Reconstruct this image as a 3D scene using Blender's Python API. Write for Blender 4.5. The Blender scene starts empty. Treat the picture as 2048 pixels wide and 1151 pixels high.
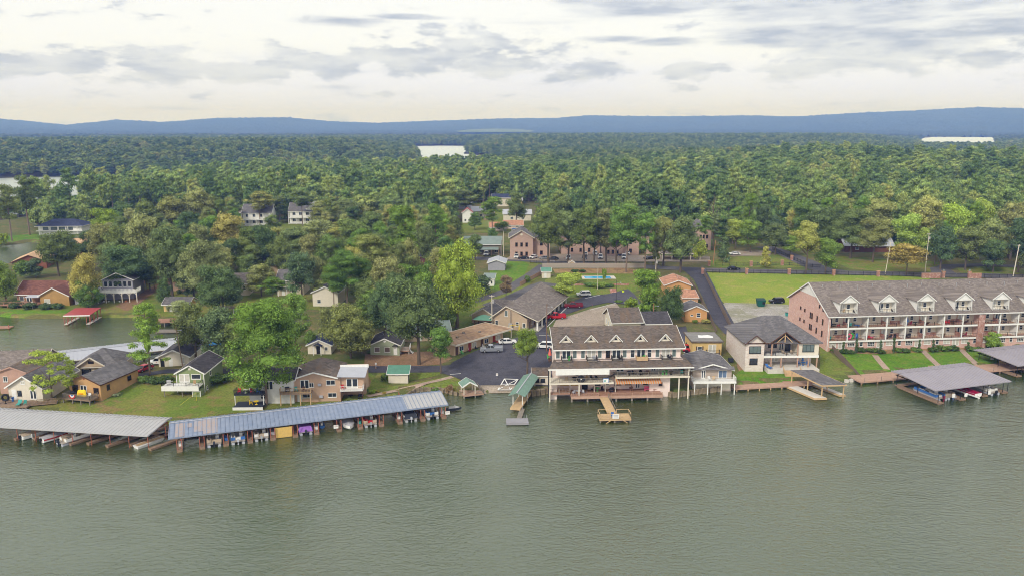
import bpy,math,random
import numpy as np
from mathutils import Vector,Matrix
from mathutils.geometry import delaunay_2d_cdt
sc=bpy.context.scene
col=sc.collection
random.seed(7)
rng=np.random.default_rng(11)

# ------------------------------------------------------------------ camera, sky, sun, exposure
F=1593.0;CX=1024.0;CY=575.5;CAMH=58.0
PT=math.atan((CY-250)/F)
cd=bpy.data.cameras.new("camera");cam=bpy.data.objects.new("camera",cd);col.objects.link(cam)
cam.location=(0,0,CAMH);cam.rotation_euler=(math.pi/2-PT,0,0)
cd.sensor_width=36.0;cd.lens=36.0*F/2048.0;cd.clip_start=1.0;cd.clip_end=40000
sc.camera=cam
sc.view_settings.view_transform='Standard';sc.view_settings.look='None'
sc.view_settings.exposure=0.78;sc.view_settings.gamma=1.0
try:sc.view_settings.use_curve_mapping=False
except Exception:pass
sc.cycles.use_denoising=True;sc.cycles.filter_width=1.0
sc.cycles.max_bounces=6;sc.cycles.diffuse_bounces=3;sc.cycles.glossy_bounces=2
sc.cycles.transmission_bounces=2;sc.cycles.volume_bounces=0;sc.cycles.transparent_max_bounces=4
sc.cycles.sample_clamp_indirect=6.0

SUN_EL,SUN_AZ=math.radians(38),math.radians(-148)  # azimuth from +Y towards +X
w=bpy.data.worlds.new("World");sc.world=w;w.use_nodes=True
nt=w.node_tree;nt.nodes.clear()
def N(t,nt_,**kw):
    n=nt_.nodes.new(t)
    for k,v in kw.items():setattr(n,k,v)
    return n
def mth(nt_,op,a,b=None,c=None,clamp=False):
    n=nt_.nodes.new('ShaderNodeMath');n.operation=op;n.use_clamp=clamp
    for i,v in enumerate((a,b,c)):
        if v is None:continue
        if isinstance(v,(int,float)):n.inputs[i].default_value=v
        else:nt_.links.new(v,n.inputs[i])
    return n.outputs[0]
def smst(nt_,v,a,b):
    n=nt_.nodes.new('ShaderNodeMapRange');n.interpolation_type='SMOOTHSTEP'
    nt_.links.new(v,n.inputs[0]);n.inputs[1].default_value=a;n.inputs[2].default_value=b
    return n.outputs[0]
sky=N('ShaderNodeTexSky',nt,sky_type='NISHITA');sky.sun_disc=False
sky.sun_elevation=SUN_EL;sky.sun_rotation=SUN_AZ;sky.air_density=1.0;sky.dust_density=2.0
tc=N('ShaderNodeTexCoord',nt);sep=N('ShaderNodeSeparateXYZ',nt)
nt.links.new(tc.outputs['Generated'],sep.inputs[0])
X,Y,Zz=sep.outputs
az=mth(nt,'ARCTAN2',X,Y);el=mth(nt,'ARCSINE',Zz)
def cvec(sx,sz,off):
    c=N('ShaderNodeCombineXYZ',nt)
    nt.links.new(mth(nt,'MULTIPLY',az,sx),c.inputs[0]);nt.links.new(mth(nt,'MULTIPLY',el,sz),c.inputs[1]);c.inputs[2].default_value=off
    return c.outputs[0]
def noise(vec,scale,det=5,rough=.55):
    n=N('ShaderNodeTexNoise',nt);n.inputs['Scale'].default_value=scale;n.inputs['Detail'].default_value=det
    n.inputs['Roughness'].default_value=rough;nt.links.new(vec,n.inputs['Vector']);return n.outputs['Fac']
n1=noise(cvec(17,46,3.1),1.0,8,.62)  # puffy
n2=noise(cvec(6,48,8.2),1.0,7,.6)  # streaky
n3=noise(cvec(2.2,9,1.4),1.0,3,.5)
def blob(a0,e0,ra,re):  # a cloud's own place in the sky (radians)
    da=mth(nt,'DIVIDE',mth(nt,'SUBTRACT',az,a0),ra);de=mth(nt,'DIVIDE',mth(nt,'SUBTRACT',el,e0),re)
    r2=mth(nt,'ADD',mth(nt,'MULTIPLY',da,da),mth(nt,'MULTIPLY',de,de))
    return mth(nt,'SUBTRACT',1.0,mth(nt,'SQRT',r2),clamp=True)
def paz(px):return math.atan((px-CX)/F*.99)
def pel(py):return math.atan((250-py)/F)
def summed(lst):
    s=None
    for px,py,wx,hy in lst:
        b=blob(paz(px),pel(py),wx/F,hy/F);s=b if s is None else mth(nt,'MAXIMUM',s,b)
    return s
cum=summed([(60,155,150,32),(170,148,170,40),(320,146,150,50),(480,152,110,34),(570,140,110,42),(670,148,90,36),
              (810,122,130,62),(900,118,170,62),(1010,135,230,52),(1180,135,130,30),(1400,145,140,24),(1650,140,210,30),(2000,138,180,22),(-250,140,200,30),(2400,120,250,35)])
strk=summed([(1210,10,180,34),(1650,50,360,80),(1560,95,220,34),(1960,22,420,95),(1300,20,260,40),(1760,120,260,28),(1980,92,300,30),(960,8,170,16),(700,60,140,14),(820,50,120,8),(1210,90,120,12),(2500,40,300,90),(1330,98,110,14)])
tall=smst(nt,el,math.radians(9),math.radians(25))
m_c=smst(nt,mth(nt,'ADD',mth(nt,'MULTIPLY',cum,.95),mth(nt,'MULTIPLY',mth(nt,'SUBTRACT',n1,.5),3.0)),.16,.6)
m_s=smst(nt,mth(nt,'ADD',mth(nt,'MULTIPLY',strk,1.1),mth(nt,'MULTIPLY',mth(nt,'SUBTRACT',n2,.5),2.2)),.12,.85)
m_t=mth(nt,'MULTIPLY',tall,smst(nt,n3,.42,.62))
mask=mth(nt,'MAXIMUM',mth(nt,'MULTIPLY',m_c,.85),mth(nt,'MAXIMUM',m_s,mth(nt,'MULTIPLY',m_t,.2)))
hi=N('ShaderNodeMixRGB',nt);hi.inputs[1].default_value=(5.25,5.45,7.2,1);hi.inputs[2].default_value=(6.05,6.1,6.15,1)
nt.links.new(smst(nt,mth(nt,'ADD',el,mth(nt,'MULTIPLY',mth(nt,'SUBTRACT',n3,.5),.12)),math.radians(.4),math.radians(5)),hi.inputs[0])
cl=N('ShaderNodeMixRGB',nt);nt.links.new(mask,cl.inputs[0]);nt.links.new(hi.outputs[0],cl.inputs[1]);cg=N('ShaderNodeMixRGB',nt);cg.inputs[1].default_value=(2.9,3.15,3.8,1);cg.inputs[2].default_value=(4.7,4.85,5.2,1);nt.links.new(smst(nt,noise(cvec(13,60,5.5),1.0,6,.6),.35,.65),cg.inputs[0]);nt.links.new(cg.outputs[0],cl.inputs[2])
mx=N('ShaderNodeMixRGB',nt);mx.inputs[0].default_value=.94
nt.links.new(sky.outputs[0],mx.inputs[1]);nt.links.new(cl.outputs[0],mx.inputs[2])
bg=N('ShaderNodeBackground',nt);bg.inputs[1].default_value=0.1;nt.links.new(mx.outputs[0],bg.inputs[0])
wo=N('ShaderNodeOutputWorld',nt);nt.links.new(bg.outputs[0],wo.inputs[0])
sl=bpy.data.lights.new("sun",'SUN');sl.energy=1.5;sl.angle=math.radians(10);sl.color=(1.0,.96,.9)
so=bpy.data.objects.new("sun",sl);col.objects.link(so)
sd=Vector((math.sin(SUN_AZ)*math.cos(SUN_EL),math.cos(SUN_AZ)*math.cos(SUN_EL),math.sin(SUN_EL)))
so.rotation_euler=sd.to_track_quat('Z','Y').to_euler();so.location=(0,-50,150)

# ------------------------------------------------------------------ from the survey of the photo to places on the ground
CP,SP=math.cos(PT),math.sin(PT)
def G(px,py,z=0.0):
    u=(px-CX)/F;v=(CY-py)/F;dy=CP+v*SP;dz=-SP+v*CP;t=(z-CAMH)/dz
    return(u*t,dy*t)
def proj(x,y,z):
    d=y*CP-(z-CAMH)*SP;v=y*SP+(z-CAMH)*CP
    return(CX+F*x/d,CY-F*v/d)
def scl(x,y,z):return F/(y*CP-(z-CAMH)*SP)
def Z(px,py,Yw):
    u=(px-CX)/F;v=(CY-py)/F;t=Yw/(CP+v*SP)
    return(u*t,CAMH+(-SP+v*CP)*t)
def hgt(x,y,z0,py):
    lo,hi_=-2,45
    for _ in range(40):
        m=(lo+hi_)/2
        if proj(x,y,z0+m)[1]>py:lo=m
        else:hi_=m
    return lo
W_MAIN=[G(*p)for p in[(-900,812),(-300,805),(0,826),(100,834),(346,856),(440,846),(500,840),(650,822),(780,800),(811,793),(828,783),(856,779),(883,781),(906,787),(926,789),(952,789),(975,786),(1040,785),(1060,789),(1096,784),(1150,776),(1318,776),(1326,786),(1345,792),(1380,786),(1470,774),(1540,768),(1620,766),(1700,760),(1722,752),(1900,741),(2040,727),(2400,700),(3300,670)]]+[(1600,150),(1600,-290),(-1600,-290),(-1600,150)]
W_COVE=[G(*p)for p in[(-900,636),(0,632),(60,637),(130,636),(260,634),(300,640),(345,650),(372,668),(378,700),(350,714),(300,724),(200,738),(75,754),(0,762),(-300,770),(-900,775)]]
W_COVE2=[G(*p)for p in[(-500,486),(0,492),(60,484),(78,487),(78,500),(60,520),(0,532),(-500,545)]]
W_CHAN=[G(*p)for p in[(-900,357),(0,356),(170,353),(400,346),(600,339),(740,334),(838,326),(842,318),(835,303),(818,296),(830,292.5),(880,291.5),(948,292),(934,299),(926,306),(945,310),(975,312),(1000,318),(1060,321),(1010,330),(900,338),(800,345),(700,352),(500,360),(300,372),(180,385),(100,402),(60,425),(0,432),(-900,440)]]
W_RIGHT=[G(*p)for p in[(1838,284),(1842,277),(1880,272.6),(1986,271.6),(1990,285),(1990,300),(1850,300)]]
WATERS=[np.array(p)for p in(W_MAIN,W_COVE,W_COVE2,W_CHAN,W_RIGHT)]
def pip(P,poly):
    x,y=P[:,0],P[:,1];ins=np.zeros(len(P),bool)
    x1,y1=poly[:,0],poly[:,1];x2,y2=np.roll(x1,-1),np.roll(y1,-1)
    for a,b,c,d in zip(x1,y1,x2,y2):
        if b==d:continue
        cr=((b>y)!=(d>y))&(x<(c-a)*(y-b)/(d-b)+a);ins^=cr
    return ins
def sdf(P):
    best=np.full(len(P),1e9);ins=np.zeros(len(P),bool)
    for poly in WATERS:
        ins|=pip(P,poly);Q=np.roll(poly,-1,0)
        for a,b in zip(poly,Q):
            ab=b-a;L=ab@ab+1e-9;t=np.clip(((P-a)@ab)/L,0,1)
            dd=(P-(a+t[:,None]*ab));np.minimum(best,np.sqrt((dd**2).sum(1)),out=best)
    return np.where(ins,-best,best)
def ss(a,b,x):t=np.clip((x-a)/(b-a),0,1);return t*t*(3-2*t)
def hnp(P):
    P=np.asarray(P,float).reshape(-1,2);d=sdf(P);x,y=P[:,0],P[:,1]
    h=np.where(d>0,.9*ss(0,1.2,d)+1.6*ss(2,30,d)+2.0*ss(25,110,d),np.maximum(-2.2,d*.7))
    up=ss(0,160,d)
    right=ss(20,420,x)*ss(330,720,y)*(1-ss(900,1300,y))*16*(1-.7*ss(.42,.5,x/np.maximum(y,1))*ss(650,900,y))
    left=0
    pen=ss(900,1300,y)*(1-ss(-350,-120,x))*12.5*(1-.8*ss(1500,2300,y))+ss(1500,2100,y)*ss(-300,100,x)*11*(1-ss(2600,3200,y))*(1-ss(.42,.49,x/np.maximum(y,1)))
    und=(np.sin(x*.011+1)*np.cos(y*.013)+1)*1.0*ss(380,600,y)
    return h+np.where(d>0,up*(right+left+pen+und),0)
def ht(x,y):return float(hnp([[x,y]])[0])
def GT(px,py):
    zs=np.linspace(32,-1.5,120);P=np.array([G(px,py,z)for z in zs]);k=int(np.argmax(hnp(P)>=zs));lo,hi_=zs[k],zs[max(0,k-1)]
    for _ in range(9):
        m=(lo+hi_)/2
        if ht(*G(px,py,m))>=m:lo=m
        else:hi_=m
    return(*G(px,py,lo),float(lo))

# ------------------------------------------------------------------ materials
MATS={}
def mat(name,c,rough=.85,var=.12,vs=.6,c2=None,bump=0,metal=0,spec=.3,vs2=None,coord='obj',emit=None):
    if name in MATS:return MATS[name]
    m=bpy.data.materials.new(name);m.use_nodes=True;t=m.node_tree;b=t.nodes['Principled BSDF']
    b.inputs['Roughness'].default_value=rough;b.inputs['Metallic'].default_value=metal
    b.inputs['Specular IOR Level'].default_value=spec
    g=N('ShaderNodeTexCoord',t)
    src=g.outputs['Object']
    if coord=='world':src=N('ShaderNodeNewGeometry',t).outputs['Position']
    if c2 is None:c2=tuple(min(1,k*(1+var))for k in c);c=tuple(k*(1-var)for k in c)
    n=N('ShaderNodeTexNoise',t);n.inputs['Scale'].default_value=vs;n.inputs['Detail'].default_value=8;n.inputs['Roughness'].default_value=.65
    t.links.new(src,n.inputs['Vector'])
    r=N('ShaderNodeMapRange',t);r.inputs[1].default_value=.32;r.inputs[2].default_value=.68;t.links.new(n.outputs['Fac'],r.inputs[0])
    x=N('ShaderNodeMixRGB',t);x.inputs[1].default_value=(*c,1);x.inputs[2].default_value=(*c2,1);t.links.new(r.outputs[0],x.inputs[0])
    t.links.new(x.outputs[0],b.inputs['Base Color'])
    if bump:
        bp=N('ShaderNodeBump',t);bp.inputs['Distance'].default_value=bump;t.links.new(n.outputs['Fac'],bp.inputs['Height']);t.links.new(bp.outputs[0],b.inputs['Normal'])
    MATS[name]=m;return m
def brickmat(name,c1,c2,mortar,bw=.5,bh=.16,blot=.9,blc=(.62,.5,.46)):
    m=bpy.data.materials.new(name);m.use_nodes=True;t=m.node_tree;b=t.nodes['Principled BSDF'];b.inputs['Roughness'].default_value=.9
    g=N('ShaderNodeTexCoord',t);s=N('ShaderNodeSeparateXYZ',t);t.links.new(g.outputs['Object'],s.inputs[0])
    cb=N('ShaderNodeCombineXYZ',t);t.links.new(mth(t,'ADD',s.outputs[0],s.outputs[1]),cb.inputs[0]);t.links.new(s.outputs[2],cb.inputs[1])
    br=N('ShaderNodeTexBrick',t);br.inputs['Scale'].default_value=1;br.inputs['Brick Width'].default_value=bw;br.inputs['Row Height'].default_value=bh
    br.inputs['Mortar Size'].default_value=.018;br.inputs['Color1'].default_value=(*c1,1);br.inputs['Color2'].default_value=(*c2,1);br.inputs['Mortar'].default_value=(*mortar,1)
    t.links.new(cb.outputs[0],br.inputs['Vector'])
    n=N('ShaderNodeTexNoise',t);n.inputs['Scale'].default_value=1.1;n.inputs['Detail'].default_value=9;n.inputs['Roughness'].default_value=.75;t.links.new(g.outputs['Object'],n.inputs['Vector'])
    x=N('ShaderNodeMixRGB',t);t.links.new(mth(t,'MULTIPLY',smst(t,n.outputs['Fac'],.45,.72),blot),x.inputs[0]);t.links.new(br.outputs['Color'],x.inputs[1]);x.inputs[2].default_value=(*blc,1)
    t.links.new(x.outputs[0],b.inputs['Base Color']);MATS[name]=m;return m
def shingle(name,c,streak=None):
    m=bpy.data.materials.new(name);m.use_nodes=True;t=m.node_tree;b=t.nodes['Principled BSDF'];b.inputs['Roughness'].default_value=.95;b.inputs['Specular IOR Level'].default_value=.15
    g=N('ShaderNodeTexCoord',t);s=N('ShaderNodeSeparateXYZ',t);t.links.new(g.outputs['Object'],s.inputs[0])
    cb=N('ShaderNodeCombineXYZ',t);t.links.new(mth(t,'ADD',s.outputs[0],mth(t,'MULTIPLY',s.outputs[1],.35)),cb.inputs[0])
    t.links.new(mth(t,'ADD',mth(t,'MULTIPLY',s.outputs[2],1.6),mth(t,'MULTIPLY',s.outputs[1],.4)),cb.inputs[1])
    br=N('ShaderNodeTexBrick',t);br.inputs['Brick Width'].default_value=.6;br.inputs['Row Height'].default_value=.3;br.inputs['Mortar Size'].default_value=.012;br.inputs['Scale'].default_value=1
    k=.72;br.inputs['Color1'].default_value=(c[0]*k,c[1]*k,c[2]*k,1);br.inputs['Color2'].default_value=(min(1,c[0]*1.3),min(1,c[1]*1.3),min(1,c[2]*1.3),1);br.inputs['Mortar'].default_value=(c[0]*.55,c[1]*.55,c[2]*.55,1)
    t.links.new(cb.outputs[0],br.inputs['Vector'])
    mp=N('ShaderNodeMapping',t);mp.inputs['Scale'].default_value=(.9,.25,.2);t.links.new(g.outputs['Object'],mp.inputs['Vector'])
    n=N('ShaderNodeTexNoise',t);n.inputs['Scale'].default_value=.8;n.inputs['Detail'].default_value=8;n.inputs['Roughness'].default_value=.7;t.links.new(mp.outputs[0],n.inputs['Vector'])
    x=N('ShaderNodeMixRGB',t);st=streak or tuple(k*.7 for k in c);x.inputs[2].default_value=(*st,1)
    t.links.new(mth(t,'MULTIPLY',smst(t,n.outputs['Fac'],.42,.7),.65),x.inputs[0]);t.links.new(br.outputs['Color'],x.inputs[1])
    t.links.new(x.outputs[0],b.inputs['Base Color'])
    bp=N('ShaderNodeBump',t);bp.inputs['Distance'].default_value=.04;t.links.new(br.outputs['Fac'],bp.inputs['Height']);bp.invert=True;t.links.new(bp.outputs[0],b.inputs['Normal'])
    MATS[name]=m;return m
white=mat('white_paint',(.74,.73,.70),.6,.06,1.5)
cream=mat('cream_siding',(.58,.50,.38),.8,.07,1)
creamlt=mat('pale_cream_stucco',(.66,.60,.50),.8,.07,1)
tan=mat('tan_siding',(.46,.35,.25),.85,.08,1)
tanor=mat('orange_tan_siding',(.52,.31,.14),.85,.10,.9)
pinkw=mat('pink_stucco',(.78,.64,.58),.85,.10,.8)
pinkbr=mat('dusky_pink_siding',(.45,.28,.22),.85,.1,.8)
greenw=mat('sage_green_siding',(.22,.27,.13),.85,.08,1)
greenl=mat('pale_green_siding',(.34,.38,.26),.85,.08,1)
orangew=mat('orange_siding',(.58,.31,.13),.85,.07,1)
yelloww=mat('yellow_siding',(.60,.42,.18),.85,.08,1)
peach=mat('peach_brick_wall',(.52,.30,.18),.85,.12,1.2)
greyw=mat('grey_blue_siding',(.32,.31,.36),.8,.06,1)
brownw=mat('brown_brick_wall',(.27,.15,.08),.9,.2,1.5)
redbr=brickmat('red_brick',(.36,.13,.08),(.26,.09,.06),(.42,.32,.28))
pinkbrick=brickmat('pink_mottled_brick',(.64,.36,.29),(.50,.26,.21),(.64,.53,.48),blot=.8,blc=(.68,.54,.49))
palebrick=brickmat('pale_washed_brick',(.70,.62,.57),(.58,.46,.41),(.68,.63,.58),.6,.22,.8,(.7,.66,.62))
aptbrick=brickmat('tan_pink_brick',(.50,.32,.25),(.40,.25,.20),(.5,.4,.35),blot=.6,blc=(.5,.36,.3))
sh_grey=shingle('grey_shingle',(.16,.15,.155));sh_brown=shingle('brown_grey_shingle',(.15,.125,.11),(.20,.13,.08))
sh_dark=shingle('dark_shingle',(.085,.078,.085));sh_taupe=shingle('taupe_shingle',(.235,.20,.18));sh_tan=shingle('tan_roof_felt',(.34,.22,.14),(.45,.33,.24))
sh_red=shingle('red_brown_shingle',(.20,.09,.07));sh_pink=shingle('salmon_shingle',(.50,.26,.17));sh_navy=shingle('navy_shingle',(.05,.06,.11));sh_mid=shingle('mid_grey_shingle',(.17,.16,.165))
met_blue=mat('blue_grey_metal',(.19,.235,.335),.55,.1,.7,c2=(.26,.30,.39),spec=.3)
met_grey=mat('pale_grey_metal',(.40,.395,.40),.55,.06,.5)
met_lilac=mat('lilac_grey_metal',(.31,.285,.32),.55,.06,.3)
met_green=mat('green_metal',(.10,.235,.17),.5,.14,.9)
met_greenl=mat('faded_green_metal',(.18,.28,.23),.55,.12,.9)
met_greyg=mat('grey_green_metal',(.20,.25,.23),.6,.1,.8)
met_red=mat('red_metal',(.36,.06,.06),.5,.12,.9);met_white=mat('white_metal',(.42,.43,.48),.45,.06,.8)
rustm=mat('rusted_metal_sheet',(.30,.32,.38),.7,c2=(.40,.29,.23),vs=1.3)
wood=mat('weathered_wood',(.27,.19,.135),.9,.22,2.0,bump=.01);woodl=mat('new_timber',(.52,.36,.20),.85,.14,1.8)
woodr=mat('red_stained_deck',(.36,.20,.14),.85,.14,1.6);woodp=mat('pink_brown_planks',(.42,.27,.20),.85,.15,1.4)
woodg=mat('grey_timber',(.22,.19,.16),.9,.2,2.0);woodfence=mat('fence_timber',(.20,.15,.115),.9,.25,2.2)
dockw=mat('dock_timber',(.24,.16,.11),.9,.25,2.0);redwood=mat('red_painted_timber',(.34,.11,.07),.8,.15,1.4)
conc=mat('concrete',(.45,.41,.36),.9,.14,.8);concl=mat('pale_concrete',(.58,.54,.49),.9,.1,.8);stonem=mat('bank_stone',(.24,.19,.13),.95,.35,1.4,bump=.1)
black=mat('black_metal',(.02,.02,.022),.5,.1,1);dark=mat('dark_interior',(.018,.016,.016),.9,.2,1);rubber=mat('black_rubber',(.018,.018,.018),.8,.1,3)
glass=mat('window_glass',(.035,.045,.055),.08,.35,.5,spec=.6);glassd=mat('dark_glass',(.012,.014,.016),.08,.3,.5,spec=.6)
curtain=mat('curtained_glass',(.50,.48,.42),.25,.12,1.2,spec=.5);blueg=mat('blue_tinted_glass',(.10,.15,.24),.08,.3,.7,spec=.6);greeng=mat('grey_green_glass',(.13,.165,.16),.12,.2,.9,spec=.6)
brownsh=mat('brown_window_screen',(.17,.12,.09),.6,.1,1)
steel=mat('galvanised_steel',(.45,.46,.48),.4,.1,2,metal=.6);wireM=mat('cable',(.16,.16,.17),.7,.1,1)
def solid(name,c,rough=.6,var=.06):return mat(name,c,rough,var,2.0)
fred=solid('red_fabric',(.50,.03,.03));fblue=solid('blue_fabric',(.05,.16,.45));fteal=solid('teal_plastic',(.06,.33,.30));fyel=solid('yellow_vinyl',(.85,.60,.02),.4)
fpink=solid('pink_vinyl',(.75,.10,.22));fgreen=solid('green_vinyl',(.10,.45,.10));fpurple=solid('purple_cover',(.28,.13,.46),.8,.2);fgrey=solid('grey_tarp',(.42,.41,.44),.85,.1)
ftan=solid('tan_vinyl',(.50,.40,.30));fblack=solid('black_fabric',(.02,.02,.025),.8);fwhite=solid('white_gelcoat',(.75,.74,.72),.3);fchar=solid('charcoal_cover',(.03,.035,.05),.8)
fmaroon=solid('maroon_gelcoat',(.30,.01,.05),.25);forange=solid('orange_fabric',(.62,.22,.06));fbrown=solid('brown_wicker',(.12,.06,.035))
fmust=solid('mustard_board',(.60,.40,.12),.85,.12)

# ------------------------------------------------------------------ meshes, things, parts
class MB:
    def __init__(s):s.v=[];s.f=[];s.m=[];s.cm=0
    def mi(s,i):s.cm=i;return s
    def add(s,vs,fs):
        b=len(s.v);s.v+=[tuple(p)for p in vs];s.f+=[tuple(b+i for i in f)for f in fs];s.m+=[s.cm]*len(fs);return s
    def box(s,x0,x1,y0,y1,z0,z1):
        return s.add([(x0,y0,z0),(x1,y0,z0),(x1,y1,z0),(x0,y1,z0),(x0,y0,z1),(x1,y0,z1),(x1,y1,z1),(x0,y1,z1)],BOXF)
    def hexa(s,bot,top):return s.add(list(bot)+list(top),BOXF)
    def beam(s,p,q,w,h=None):
        h=h or w;p=Vector(p);q=Vector(q);d=(q-p)
        if d.length<1e-5:return s
        d.normalize();up=Vector((0,0,1))if abs(d.z)<.95 else Vector((0,1,0))
        r=d.cross(up).normalized();u=r.cross(d).normalized();c=[]
        for e in(p,q):
            c+=[e-r*w/2-u*h/2,e+r*w/2-u*h/2,e+r*w/2+u*h/2,e-r*w/2+u*h/2]
        return s.add(c,[(0,1,2,3),(7,6,5,4),(0,4,5,1),(1,5,6,2),(2,6,7,3),(3,7,4,0)])
    def tube(s,p,q,r,r2=None,n=8,cap=True):
        r2=r if r2 is None else r2;p=Vector(p);q=Vector(q);d=(q-p).normalized();up=Vector((0,0,1))if abs(d.z)<.95 else Vector((1,0,0))
        a=d.cross(up).normalized();b=a.cross(d).normalized();vs=[]
        for e,rr in((p,r),(q,r2)):
            for i in range(n):t=2*math.pi*i/n;vs.append(e+a*math.cos(t)*rr+b*math.sin(t)*rr)
        fs=[(i,(i+1)%n,n+(i+1)%n,n+i)for i in range(n)]
        if cap:fs+=[tuple(range(n))[::-1],tuple(range(n,2*n))]
        return s.add(vs,fs)
    def poly(s,pts):return s.add(pts,[tuple(range(len(pts)))])
    def prism(s,pts,ext):
        n=len(pts);e=Vector(ext);q=[Vector(p)+e for p in pts]
        return s.add(list(pts)+q,[tuple(range(n))[::-1],tuple(range(n,2*n))]+[(i,(i+1)%n,n+(i+1)%n,n+i)for i in range(n)])
    def slab(s,pts,t=.16):return s.prism([(p[0],p[1],p[2]-t)for p in pts],(0,0,t))
    def mesh(s,name,mats):
        me=bpy.data.meshes.new(name);me.from_pydata(s.v,[],s.f)
        for m in(mats if isinstance(mats,(list,tuple))else[mats]):me.materials.append(m)
        if any(s.m):me.polygons.foreach_set('material_index',s.m)
        me.update();return me
BOXF=[(3,2,1,0),(4,5,6,7),(0,1,5,4),(1,2,6,5),(2,3,7,6),(3,0,4,7)]
def link(name,data,parent=None,loc=None,rz=None,label=None,kind=None,cat=None,group=None):
    o=bpy.data.objects.new(name,data);col.objects.link(o)
    if parent is not None:o.parent=parent
    if loc is not None:o.location=loc
    if rz is not None:o.rotation_euler=(0,0,rz)
    if label:o['label']=label
    if kind:o['kind']=kind
    if cat:o['category']=cat
    if group:o['group']=group
    return o
def thing(name,label,cat,loc=(0,0,0),rz=0,group=None):return link(name,None,None,loc,rz,label,None,cat,group)
def part(name,mb,mats,parent,**k):return link(name,mb.mesh(name,mats),parent,**k)
def children(o):return KIDS.get(o.name,[])
KIDS={}
def copy_thing(root,label,loc,rz,group=None,scale=None):
    allc=[o for o in root.children]
    r=root.copy();col.objects.link(r);r.location=loc;r.rotation_euler=(0,0,rz);r['label']=label
    if group:r['group']=group
    if scale:r.scale=scale
    for ch in allc:
        c=ch.copy();col.objects.link(c);c.parent=r
        for g in ch.children:d=g.copy();col.objects.link(d);d.parent=c
    return r
MC={};HC=[]
def cached(key,fn):
    if key not in MC:MC[key]=fn()
    return MC[key]

WSTYLE={'plain':(1,2,'w','g'),'slide':(2,1,'w','g'),'grid':(3,2,'w','g'),'one':(1,1,'w','g'),'dk':(1,1,'b','g'),'dkgrid':(2,2,'b','g'),'dk3':(3,1,'b','n'),
          'curt':(2,1,'w','c'),'curt2':(2,2,'w','c'),'screen':(1,1,'w','s'),'blue':(2,1,'w','b'),'gg':(1,1,'w','n'),'brown':(1,2,'r','d'),'brown1':(1,1,'r','d'),'multi':(4,3,'w','d')}
FM={'w':white,'b':black,'r':mat('brown_frame',(.10,.05,.03),.7)}
GM={'g':glass,'c':curtain,'s':brownsh,'b':blueg,'n':greeng,'d':glassd}
def window(parent,face,D,x,z,w,h,st='plain',name='window',label=None):
    """face F/B/L/R of a w x d box (D = its size); x runs along the face seen from outside, z is the sill height"""
    nx,nz,fm,gm=WSTYLE[st];t=.09
    def mk():
        a=MB();a.box(-w/2,w/2,-.07,.0,0,t);a.box(-w/2,w/2,-.07,0,h-t,h);a.box(-w/2,-w/2+t,-.07,0,t,h-t);a.box(w/2-t,w/2,-.07,0,t,h-t)
        for i in range(1,nx):c=-w/2+w*i/nx;a.box(c-.03,c+.03,-.06,0,t,h-t)
        for i in range(1,nz):c=h*i/nz;a.box(-w/2+t,w/2-t,-.055,0,c-.03,c+.03)
        a.box(-w/2-.06,w/2+.06,-.14,-.07,-.05,.03)
        b=MB();b.box(-w/2+t,w/2-t,-.03,-.01,t,h-t)
        return a.mesh('window',FM[fm]),b.mesh('pane',GM[gm])
    m1,m2=cached((st,round(w,2),round(h,2)),mk)
    W,d=D
    loc,r={'F':((x,0,z),0),'B':((W-x,d,z),math.pi),'L':((0,d-x,z),-math.pi/2),'R':((W,x,z),math.pi/2)}[face]
    o=link(name,m1,parent,loc,r,label);link('pane',m2,o);return o
def door(parent,face,D,x,z=0.1,w=.95,h=2.1,st='white',name='door',label=None):
    cm={'white':white,'red':solid('red_door_paint',(.30,.04,.03)),'brown':FM['r'],'glass':white,'french':white,'dark':black,'wood':woodl}[st]
    def mk():
        a=MB()
        if st in('glass','french'):
            n=2;pw=w/n
            for i in range(n):
                c=-w/2+i*pw;a.box(c,c+.12,-.06,0,0,h);a.box(c+pw-.12,c+pw,-.06,0,0,h);a.box(c+.12,c+pw-.12,-.06,0,0,.22);a.box(c+.12,c+pw-.12,-.06,0,h-.12,h)
            b=MB();b.box(-w/2+.12,w/2-.12,-.03,-.01,.22,h-.12)
            return a.mesh('door',cm),b.mesh('pane',glass if st=='glass' else curtain),'pane'
        a.box(-w/2,w/2,-.05,0,0,h);a.box(-w/2+.14,w/2-.14,-.07,-.05,.2,h*.45);a.box(-w/2+.14,w/2-.14,-.07,-.05,h*.52,h-.2)
        b=MB();b.tube((w/2-.12,-.12,h*.48),(w/2-.12,-.05,h*.48),.035,n=6)
        return a.mesh('door',cm),b.mesh('handle',steel),'handle'
    m1,m2,nm=cached(('door',st,w,h),mk);W,d=D
    loc,r={'F':((x,0,z),0),'B':((W-x,d,z),math.pi),'L':((0,d-x,z),-math.pi/2),'R':((W,x,z),math.pi/2)}[face]
    o=link(name,m1,parent,loc,r,label);link(nm,m2,o);return o
def sheds(parent,**k):pass
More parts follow.
